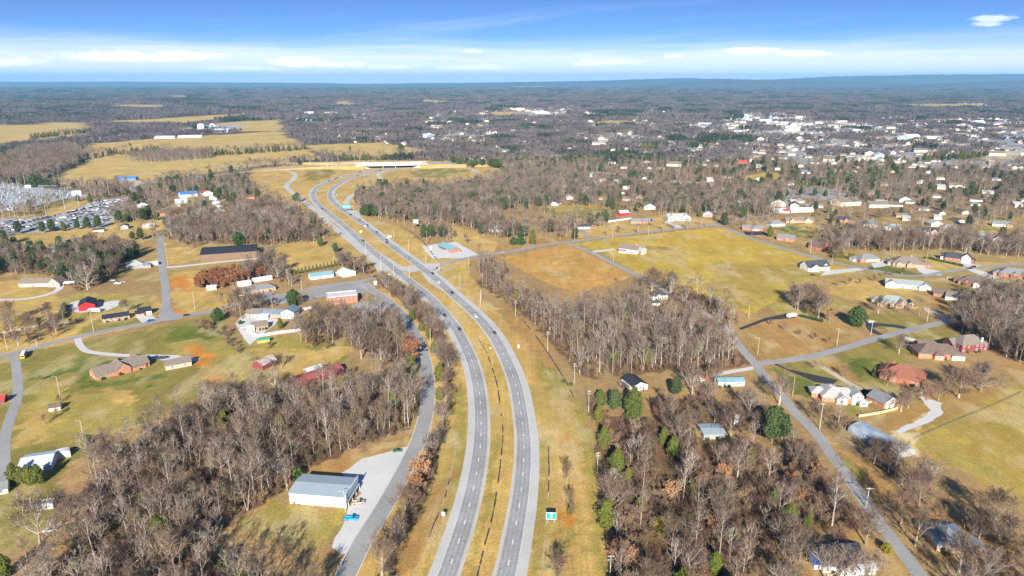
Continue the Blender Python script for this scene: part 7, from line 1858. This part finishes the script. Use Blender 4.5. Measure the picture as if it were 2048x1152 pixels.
for px, py, kd, h, lab in (
 (588,612,'magnolia0',14,'big round dark green evergreen above the brick block'),(437,642,'magnolia0',10.5,'round olive-green tree at the top of the left lawn'),(561,657,'cedar0',7.5,'squat cedar in the yard of the blue-roofed house'),
 (514,628,'bush0',4,'low round evergreen behind the brown roof of the blue-roofed house'),(481,648,'bush0',3,'clipped green shrub left of the brown-roofed cottage'),
 (822,749,'cedar1',14,'tall yellow-green cedar at the bend of the frontage road'),(825,640,'cedar0',8,'topmost cedar on the strip between frontage road and highway'),(843,662,'cedar1',8,'second cedar on the strip between frontage road and highway'),
 (858,678,'cedar0',7,'third cedar on the strip between frontage road and highway'),(868,706,'cedar1',9,'fourth cedar on the strip between frontage road and highway'),(880,763,'cedar0',11,'largest cedar on the strip, beside the highway shoulder'),(879,800,'cedar1',9,'fifth cedar on the strip, above the lowest one'),(876,830,'cedar0',7,'lowest cedar on the strip between frontage road and highway'),
 (1266,838,'cedar0',17,'tall bright olive cedar below the white-gabled house'),(1229,822,'pine1',13,'blue-green pine left of the tall olive cedar'),(1200,812,'cedar1',11,'cedar beside the utility line, behind the blue-green pine'),(1197,843,'cedar0',9,'low round cedar right beside the utility line'),
 (1351,792,'pine0',11,'dark pine right of the white-gabled house'),(1543,885,'pine0',19,'big bright green pine beside the lane and the mobile home'),(1563,880,'pine1',15,'second big pine leaning on the first beside the lane'),
 (1233,948,'cedar1',14,'tall olive cedar in the thicket beside the second utility pole'),(1207,897,'cedar0',11,'cedar in the thicket right at the utility line'),(1345,914,'cedar1',12,'olive cedar in the middle of the thicket'),(1327,890,'cedar0',9,'cedar behind the olive one in the middle of the thicket'),
 (1322,1064,'yellowbush0',7,'round golden-yellow shrub in the lower thicket'),(1430,1146,'cedar1',10,'yellow-green cedar low in the right thicket'),(1615,1055,'cedar0',6,'low olive evergreen above the white house at the lower right'),(1773,1105,'yellowbush0',4,'small yellow-green shrub beside the lane'),
 (1712,652,'magnolia0',15.5,'huge dark green magnolia beside the ring drive'),(1747,752,'column0',7,'slim green column shrub left of the russet-roofed house'),(178,887,'bush0',4.5,'low dark evergreen under the lamp pole on the left lawn'),(30,967,'cedar0',9.5,'left cedar in front of the pale blue barn'),(62,969,'cedar1',10.5,'right cedar in front of the pale blue barn'),(44,966,'cedar1',9,'middle cedar in front of the pale blue barn'),(78,967,'cedar0',9,'rightmost cedar in front of the pale blue barn'),
 (12,1155,'cedar0',9,'olive cedar at the lower left corner'),(1065,488,'cedar0',14,'dark green conifer beside the street east of the red shop'),(1027,489,'bush0',8,'left light green shrub tree by the street'),(1042,489,'bush0',9,'right light green shrub tree by the street'),(1182,447,'pine0',12,'dark pine beside the dark-roofed ranch house'),(1235,426,'cedar1',9,'dark round conifer left of the red barn'),(1484,437,'pine1',16,'yellowish pine at the street end'),
 (477,490,'magnolia0',14,'round bright green tree behind the long dark-roofed building'),(273,513,'cedar0',15,'pointed green conifer in the left grove'),(252,522,'pine0',14,'broad dark pine beside the pointed conifer'),(262,520,'pine1',13,'second dark pine beside the pointed conifer'),
 (37,468,'pine0',15,'first pine below the salvage lot from the left'),(86,466,'pine1',14,'second pine below the salvage lot from the left'),(104,464,'pine0',15,'third pine below the salvage lot from the left'),(128,462,'cedar0',11,'fourth evergreen below the salvage lot from the left'),(155,459,'pine1',13,'fifth pine below the salvage lot from the left'),(176,457,'pine0',14,'sixth pine below the salvage lot from the left'),(197,456,'pine1',16,'rightmost big pine below the salvage lot'),
 (70,374,'magnolia0',22,'tall dark evergreen at the edge of the far left wood'),(181,405,'cedar0',12,'lone dark conifer between the yard and the salvage lot'),(605,470,'pine0',15,'big pine left of the highway straight'),(588,474,'pine1',13,'second big pine left of the highway straight'),(571,470,'pine0',11,'small pine left of the two big ones by the highway'),(530,477,'pine1',14,'pine at the left end of the highway pine group'),(541,480,'pine0',12,'pine second from the left end of the highway pine group'),(641,492,'cedar1',12,'tall olive conifer left of the highway straight'),(671,506,'pine1',11,'dark conifer nearest to the highway above the arborvitae row'),
 (760,384,'pine0',20,'tall pine in the wood across the curve'),(772,380,'pine1',18,'second tall pine in the wood across the curve'),(719,398,'pine1',15,'front pine at the left tip of the wood across the curve'),(727,392,'pine0',15,'second pine at the left tip of the wood across the curve'),(2000,588,'pine0',9,'left of the dark conifers below the grey-roofed brick house'),(2030,590,'pine1',10,'right of the dark conifers below the grey-roofed brick house'),(2045,596,'pine0',9,'dark conifer cut by the right edge'),(757,561,'cedar1',6,'small conifer at the corner of the crossroads'),(1138,1030,'cedar0',3.5,'tiny evergreen in the highway grass beside the dark narrow trees'),(1142,771,'bush0',2.2,'low green shrub beneath the fourth utility pole'),(596,955,'bush0',5,'green shrub behind the white warehouse'),(1128,764,'bush0',2,'faint green shrub on the verge'),
 (1910,560,'bush0',3,'low evergreen beside the street bend'),(280,395,'pine1',18,'large dark pine above the car lot'),(437,400,'pine0',16,'dark pine beside the red-roofed store'),(470,402,'pine1',14,'pine right of the cottage column'),(516,398,'pine0',14,'dark pine near the ramp'),
 ): tree_at(px, py, kd, h, lab)
def row_of(kind, a, b, n, h, label, group, cat='shrub', wide=1.0):
    for i in range(n):
        f = i/(n-1); tree_at(a[0]+(b[0]-a[0])*f, a[1]+(b[1]-a[1])*f, kind, h*rng.uniform(.92, 1.1), label, group, cat, wide)
row_of('column0', (582,551), (678,531), 14, 6, 'pointed green arborvitae in the row behind the teal-roofed office', 'arborvitae row behind the teal-roofed office')
row_of('bush0', (1849,516), (1924,533), 17, 2.4, 'small clipped shrub in the hedge before the black-roofed house', 'clipped hedge before the black-roofed house', 'shrub', .75)
row_of('bush0', (1602,634), (1643,644), 9, 2.4, 'low green shrub in the hedge beside the white camper', 'hedge beside the white camper', 'shrub', .9)
row_of('column0', (1664,515), (1686,516), 7, 6, 'slender green column left of the grey hip-roofed house', 'green columns beside the suburb street')
row_of('column0', (1696,518), (1706,519), 4, 6, 'slender green column nearest the grey hip-roofed house', 'green columns nearest the hip-roofed house')
row_of('bush0', (130,615), (124,638), 8, 4.5, 'tall narrow hedge shrub left of the red barn', 'dark hedge left of the red barn', 'shrub', .8)
for i, (px, py) in enumerate(((1541,651),(1568,662),(1598,671),(1628,680),(1657,689))):
    tree_at(px, py, 'small%d' % (i % 3), 5, 'small purple-brown orchard tree on the brown lawn, %s from the camper' % ['first', 'second', 'third', 'fourth', 'fifth'][i], 'orchard trees on the brown lawn')
for i, (px, py) in enumerate(((1676,573),(1697,571),(1720,569),(1748,563),(1770,556),(1786,552),(1804,549))):
    tree_at(px, py, 'small%d' % (i % 3), 6, 'round brown tree in the row behind the white L-shaped house, %s from the left' % ['first', 'second', 'third', 'fourth', 'fifth', 'sixth', 'seventh'][i], 'round brown trees behind the L-shaped house')
# single bare trees one can point at
for px, py, kd, h, lab, *w in (
 (1917,795,'oak0',13,'huge spreading bare tree on the right below the russet-roofed house',1.2),(1961,782,'oak0',12.5,'second huge spreading bare tree, right of the first',1.2),(1876,802,'wide2',10,'middling bare tree between the two driveway trees'),(1848,806,'small1',9,'slim bare tree where the gravel drive turns'),(1816,817,'small0',8,'bare tree right of the detached brick garage'),(1801,823,'wide2',10,'bare tree at the end of the tan fence'),
 (1797,707,'wide2',10,'pale bare tree beside the suburb street and its shadow'),(1756,627,'wide0',10,'bare tree left before the sage hip roof'),(1838,632,'tall0',12,'tall bare tree right before the sage hip roof'),(1796,627,'small1',8,'little bare tree in the middle before the sage hip roof'),(1820,624,'small2',7,'smallest bare tree before the sage hip roof'),(1636,637,'wide1',13,'grey spreading tree beside the camper hedge'),(1658,644,'leafbrown0',9,'brown-leaved tree between the hedge and the magnolia'),
 (1686,756,'small1',6,'little bare tree on the lawn left of the russet-roofed house'),(1628,739,'small0',5,'little dark tree where the street meets the lawn'),(1773,772,'small1',8,'bare tree against the russet-roofed house'),(1558,809,'wide0',13,'spreading bare tree left of the pale grey-roofed house'),(1621,839,'small1',8,'bare shrub tree along the lane below the pale grey-roofed house'),(1655,850,'small0',9,'dense bare tree beside the tall lamp pole'),(1690,858,'small2',8,'dense bare tree above the greenhouse'),
 (1752,905,'small2',8,'dense small tree against the long side of the greenhouse'),(1770,918,'small0',8,'second small tree against the long side of the greenhouse'),(1790,930,'wide1',9,'bare tree before the near end of the greenhouse'),(1748,927,'wide2',9,'leaning bare tree over the greenhouse'),(1777,945,'small1',9,'forked bare tree below the greenhouse'),(1838,986,'wide2',13,'lone pale tree casting a long shadow over the pasture'),(1801,1050,'wide1',13,'spreading bare tree over the lane'),(1831,1092,'wide0',12,'spreading bare tree right of the lane corner'),(1956,1082,'wide2',9,'small pale tree right of the slate-roofed house'),(2008,1108,'wide0',12,'bare tree at the lower right edge'),(1986,1052,'oak0',12,'wide bare crown against the lower right pasture'),(1918,1146,'wide2',13,'white-limbed tree before the slate-roofed house'),(1731,1090,'wide0',12,'spreading bare tree left of the lane'),
 (1168,668,'tall1',21,'tallest pale bare tree in the middle wood'),(1384,793,'wide2',15,'pale-trunked tree between the white-gabled and the teal-roofed house'),(1344,853,'tall0',14,'slim pale tree right of the olive cedar'),(1461,877,'wide1',14,'white-barked spreading tree at the mobile home'),(1430,770,'wide2',12,'bare tree left of the teal-roofed trailer house'),(1303,582,'oak0',15,'great spreading bare oak at the lower edge of the gold field',1.15),(1340,584,'oak0',13,'second great bare oak right beside the first'),
 (22,662,'wide0',11,'bare tree on the left edge by the stone drive'),(37,692,'wide2',9,'bare tree above the left street'),(102,677,'small1',7,'dark bare tree above the left street'),(97,641,'wide2',11,'bare tree left of the dark hedge'),(80,762,'small2',4,'small dark shrub tree on the left lawn'),(252,624,'wide2',8,'bare tree between the red barn and the white garage'),(119,806,'small0',4,'low straw bush tree under the lamp pole'),(116,832,'small2',5,'dark shrub tree beside the weathered shed'),(88,850,'small1',4.5,'low bare tree below the weathered shed'),
 (723,717,'wide1',17,'tall bare tree at the left of the frontage bend'),(762,719,'wide0',16,'great bare crown at the frontage bend'),(634,645,'wide2',12,'white-barked bare tree inside the white fence'),(602,682,'wide0',12,'bare tree straddling the white fence'),(825,722,'leafbrown0',12,'orange-brown-leaved tree at the frontage bend',1.15),(80,1087,'wide1',15,'white leaning trees over the lower left junk'),(147,1067,'wide0',14,'pale spreading tree at the lower left wood edge'),(222,972,'wide1',17,'broad pale tree at the wood edge beside the pale blue barn'),(345,1010,'tall1',19,'tall pale tree standing over the lower left wood'),
 (231,529,'wide0',14,'bare tree before the pale grey hip-roofed house'),(370,504,'tall2',14,'bare tree left of the long dark-roofed building'),(175,580,'wide1',15,'spreading tree below the left grove'),(216,318,'lite1',22,'lone round grey tree on the far pasture',1.5),(384,333,'lite2',13,'lone small tree in the middle of the far pasture',1.2),(556,347,'lite0',10,'lone little tree on the interchange grass'),
 (868,916,'wide2',11,'round grey tree beside the frontage road, level with the lot end'),(880,884,'small1',8,'grey tree above the round one beside the highway'),(840,968,'leafbrown0',10,'reddish-brown-leaved tree below the lot end',1.1),(832,996,'leafbrown0',9,'second reddish-brown-leaved tree along the frontage road'),(812,1040,'wide0',11,'round grey tree opposite the warehouse'),(833,1020,'small0',8,'dense brown shrub tree opposite the warehouse'),(795,1102,'wide2',12,'round grey tree below the warehouse lot'),(765,1152,'wide1',12,'round grey tree at the bottom of the frontage road'),(800,1080,'small2',8,'dark shrub tree between the round grey trees'),(780,1128,'small0',8,'dark shrub tree between the lowest round trees'),
 (1134,968,'small1',8,'upper dark narrow tree in the right highway grass',.7),(1140,1010,'small2',8,'middle dark narrow tree in the right highway grass',.6),(1143,1038,'small0',6,'lower dark narrow tree in the right highway grass',.55),(1113,1162,'small1',8,'round dark tree at the bottom right of the highway',1.1),(1091,752,'scrub2',1.8,'dead brown bush on the verge'),(545,738,'small2',6,'shrub covering the decaying barn'),(563,736,'small1',7,'dark shrub right of the decaying barn'),(518,735,'small0',6,'dark shrub left of the decaying barn'),(540,696,'scrub1',3,'low purple thicket on the yellow yard',1.6),(655,698,'scrub0',4,'purple thicket below the white fence corner',1.4),
 (825,605,'wide2',12,'bare tree at the top of the highway strip'),(838,624,'tall2',12,'second bare tree of the highway strip'),(862,645,'wide2',11,'third bare tree of the highway strip'),(876,672,'wide0',10,'bare tree right of the strip cedars'),(880,718,'wide2',11,'bare tree in the middle of the strip'),(896,740,'wide0',11,'grey-brown tree next to the highway shoulder'),(892,782,'small1',9,'shrubby tree beside the lower strip cedars'),(886,852,'wide2',11,'round grey tree at the lower end of the strip'),(893,812,'wide0',10,'bare tree above the lower end of the strip'),(808,590,'small0',8,'dark bush tree where the strip begins'),(790,585,'small1',7,'dark bush tree by the frontage road start'),(775,572,'small2',6,'bush tree right of the small conifer'),
 (1098,463,'lite2',14,'bare tree beside the two light green shrub trees'),(1200,455,'wide2',14,'grey bare tree right of the dark-roofed ranch house'),(1302,452,'small0',9,'round purple tree before the brick ranch house'),(1237,466,'small1',7,'round grey tree on the street lawn'),(1120,478,'wide2',14,'grey tree by the street opposite the field lane'),(235,427,'wide0',15,'big grey bare tree standing among the salvage cars'),(222,434,'wide1',13,'second grey bare tree among the salvage cars'),(252,418,'lite1',15,'bare tree at the upper end of the salvage lot'),(1600,1122,'wide0',10,'bare tree left of the lower right house roof'),(1655,1168,'wide2',12,'bare tree before the left end of the lower right house'),(1700,1176,'wide0',11,'bare tree before the white gable of the lower right house'),(1575,1150,'wide1',11,'bare tree left of the lower right house'),(1545,1160,'small0',7,'shrubby tree left below the lower right house'),(1742,1168,'wide1',9,'bare tree between the lower right house and the lane'),(1672,1096,'small1',7,'bare tree behind the roof of the lower right house'),(1590,1095,'small0',7,'shrub tree on the lawn left of the lower right house'),
 (932,487,'wide2',11,'broad bare tree right of the red shop'),(910,475,'small0',8,'dark bare tree behind the red shop'),(890,465,'small1',8,'bare tree at the hedge above the red shop')):
    big = 1.32 if kbase(kd) in ('wide', 'oak') and py > 560 else 1.18 if py > 560 else 1.0
    tree_at(px, py, kd, h*big, lab, None, 'tree', w[0] if w else 1.0)
# low shrubs along the walls of the near houses
for lab_, ax, ay, c_, s_, L_, dp_ in YARDS:
    short = lab_
    for cut in (' with ', ' beside ', ' under ', ' standing ', ' against ', ' beyond ', ' by ', ' near ', ' at ', ' above '):
        if len(short.split()) > 9: short = short.split(cut)[0]
    r = random.Random(lab_)
    for i in range(4):
        u, v = (r.uniform(.5, L_-.5), -r.uniform(1.0, 1.8)) if i < 3 else (-r.uniform(1.2, 3), r.uniform(1, dp_-1))
        x, y = ax+c_*u-s_*v, ay+s_*u+c_*v
        if RG.hit(x, y) or pt_in(x, y, OPEN[-1]): continue
        k = r.uniform(.35, .65); plant(r.choice(['bush0', 'bush0', 'column0']), x, y, k, r.uniform(0, 6), 'yard_shrub', ' '.join(('low shrub by the wall of the '+short).split()[:16]), 'shrub', 'low shrubs at the '+short)
# the dark pine belt behind the interchange and other evergreen groups: individuals
for (ax, ay), (bx, by), n, h, lab, g in (
  ((908,331),(1000,335),16,17,'dark pine in the belt behind the interchange','pine belt behind the interchange'), ((1000,328),(1165,330),22,16,'dark pine in the right part of the belt behind the interchange','right part of the pine belt'),
  ((1850,322),(1965,318),16,17,'tall green pine in the group above the upper right suburb','pines above the upper right suburb'), ((1640,372),(1700,366),8,15,'dark evergreen in the right-hand woods','evergreens in the right-hand woods'),
  ((1740,352),(1800,345),9,15,'dark evergreen on the wooded slope','evergreens on the wooded slope'), ((1590,378),(1650,372),8,14,'green conifer among the right-hand bare trees','conifers among the right-hand bare trees'),
  ((1660,455),(1668,430),3,12,'conifer beside the dark-roofed suburban houses','conifers beside the dark-roofed houses'), ((1275,305),(1310,300),4,19,'large dark evergreen in the middle woods','evergreens in the middle woods'),
  ((1120,365),(1150,360),5,15,'dark pine left of the middle houses','pines left of the middle houses'), ((1255,362),(1275,358),4,18,'big dark cedar between the middle houses','cedars between the middle houses')):
    for i in range(n):
        f_ = i/max(n-1, 1); k = rng.choice(['pine0', 'pine1', 'pine0', 'cedar0']); tree_at(ax+(bx-ax)*f_+rng.uniform(-3, 3), ay+(by-ay)*f_+rng.uniform(-3, 3), k, h*rng.uniform(.75, 1.15), lab, g)
for i, (px, py, h) in enumerate(((60,285,9),(96,281,8),(128,290,10),(143,284,9),(165,300,11),(300,312,9),(340,330,7),(470,300,9),(500,322,6),(520,281,9),(430,284,8),(260,292,8),(700,300,8),(803,303,15),(575,312,8))):
    tree_at(px, py, ['cedar0', 'lite1', 'lite0', 'cedar1'][i % 4] if h < 15 else 'magnolia0', h*1.3, 'lone tree standing on the far left pastures' if h < 15 else 'lone dark evergreen on the pasture behind the bypass', 'lone trees on the far left pastures' if h < 15 else None)
# rust-leaved thicket
def rust():
    w = [spot(*p) for p in [(386,580),(398,556),(525,540),(548,548),(520,566),(470,572),(440,578)]]; r = random.Random(9); n = 0
    x0, x1 = min(p[0] for p in w), max(p[0] for p in w); y0, y1 = min(p[1] for p in w), max(p[1] for p in w)
    y = y0
    while y < y1:
        x = x0
        while x < x1:
            xx, yy = x+r.uniform(-1.6, 1.6), y+r.uniform(-2, 2); x += 4.6
            if pt_in(xx, yy, w) and clear_of(xx, yy, 1):
                s = r.uniform(.85, 1.35); plant('leafrust0', xx, yy, s, r.uniform(0, 6), 'rust_leaved_tree', 'slender tree with rust-orange leaves in the thicket before the long dark-roofed building', 'tree', 'rust-leaved thicket')
        y += 5.2
rust()
for p in [q for q in LANE if q.y < 425]:
    D = math.hypot(p.x, p.y)
    for k in (6, 12, 18): HOLES.append((p.x*(1-k/D), p.y*(1-k/D), 4.0))
scatter()
far = far_scatter()
MARKS = [(spot(px, py), s) for px, py, s in (
 (640,965,'the warehouse back wall'),(545,1040,'the warehouse lawn'),(55,968,'the barn cedars'),(92,1020,'the white box trailer'),(640,775,'the old red-roofed barn'),(838,770,'the frontage road bend'),(100,1062,'the wrecked car'),
 (245,905,'the lamp pole'),(370,840,'the left lawn'),(490,800,'the bare lawn edge'),(300,1150,'the bottom edge'),(500,1150,'the low lawn corner'),(60,1130,'the lower left corner'),(400,960,'the wood centre'),(300,1040,'the lower centre'),(745,890,'the gravel lot end'),(530,900,'the middle right'),
 (1220,1154,'the first utility pole'),(1194,946,'the second utility pole'),(1177,823,'the third utility pole'),(1148,767,'the fourth utility pole'),(1095,703,'the fifth utility pole'),(1031,632,'the sixth utility pole'),(961,610,'the wood tip'),
 (1280,780,'the white-gabled house'),(1460,770,'the teal-roofed trailer'),(1320,605,'the dark hip roof'),(1490,715,'the lane junction'),(1320,590,'the great oaks'),(1345,914,'the olive cedar'),(1322,1064,'the yellow shrub'),(1430,880,'the mobile home'),(1550,885,'the big pines'),(1640,900,'the lane'),(1690,1120,'the lower right house'),(1430,1146,'the low cedar'),
 (1260,680,'the wood middle'),(1168,668,'the tallest tree'),(1400,660,'the lane side'),(1945,705,'the tall red-sided house'),(1900,640,'the street end'),(2040,700,'the right edge'),(720,640,'the brick block'),(1550,1000,'the thicket middle'),(1980,1060,'the pasture corner'))]
def rank(c):
    x, y, kd, s = c[:4]; return -KH[kbase(c[2])]*s*(.85 if kbase(kd) in ('wide',) else 1)/math.hypot(x, y, H0)
bare_c = sorted([c for c in CAND if kbase(c[2]) in ('tall', 'wide', 'lite')], key=rank)
def in_frame(x, y, h=0):
    fd = y*cp+(H0-h)*sp; u = x/fd*F; v = ((H0-h)*cp-y*sp)/fd*F
    return abs(u) < 1040 and -600 < v < 590
bare_c = [c for c in bare_c if in_frame(c[0], c[1], 12)]
left = max(0, 296-NBARE[0])
chosen = bare_c[:left]; chosen_set = set(id(c) for c in chosen)
for x, y, kd, s, rot, desc in chosen:
    mk = min(MARKS, key=lambda m: (m[0][0]-x)**2+(m[0][1]-y)**2)[1]
    look = ('low ' if s < .85 else 'very tall ' if s > 1.15 else 'tall ')+('wide-crowned' if kbase(kd) == 'wide' else 'slim')
    lab = '%s bare tree %s, nearest %s' % (look, desc, mk); lab = lab if len(lab.split()) <= 16 else '%s bare tree, nearest %s' % (look, mk)
    plant(kd, x, y, s, rot, 'bare_tree', lab, 'tree', 'bare trees %s, near %s' % (desc, mk))
rest = [c for c in CAND if id(c) not in chosen_set]
stuff('woodland', [(c[0], c[1], 0.0, c[2], c[3], c[4]) for c in rest+far])
stuff('undergrowth', [(c[0], c[1], 0.0, c[2], c[3], c[4]) for c in SCRUBP])
far_woods(TOWNW)

# ------------------------------------------------------------------ air
def haze():
    mb = MB(); mb.box(-44000, -3000, -60, 44000, 34500, 425); m = bpy.data.materials.new('haze_air'); m.use_nodes = True
    nt = m.node_tree; nt.nodes.clear(); o_ = nt.nodes.new('ShaderNodeOutputMaterial'); v = nt.nodes.new('ShaderNodeVolumePrincipled')
    v.inputs['Color'].default_value = (.24, .63, 1.0, 1); v.inputs['Density'].default_value = HAZE; v.inputs['Anisotropy'].default_value = 0.0
    nt.links.new(v.outputs[0], o_.inputs['Volume'])
    o = mb.obj('haze', m); tag(o, kind='stuff')
HAZE = 4.2e-5
if HAZE: haze()
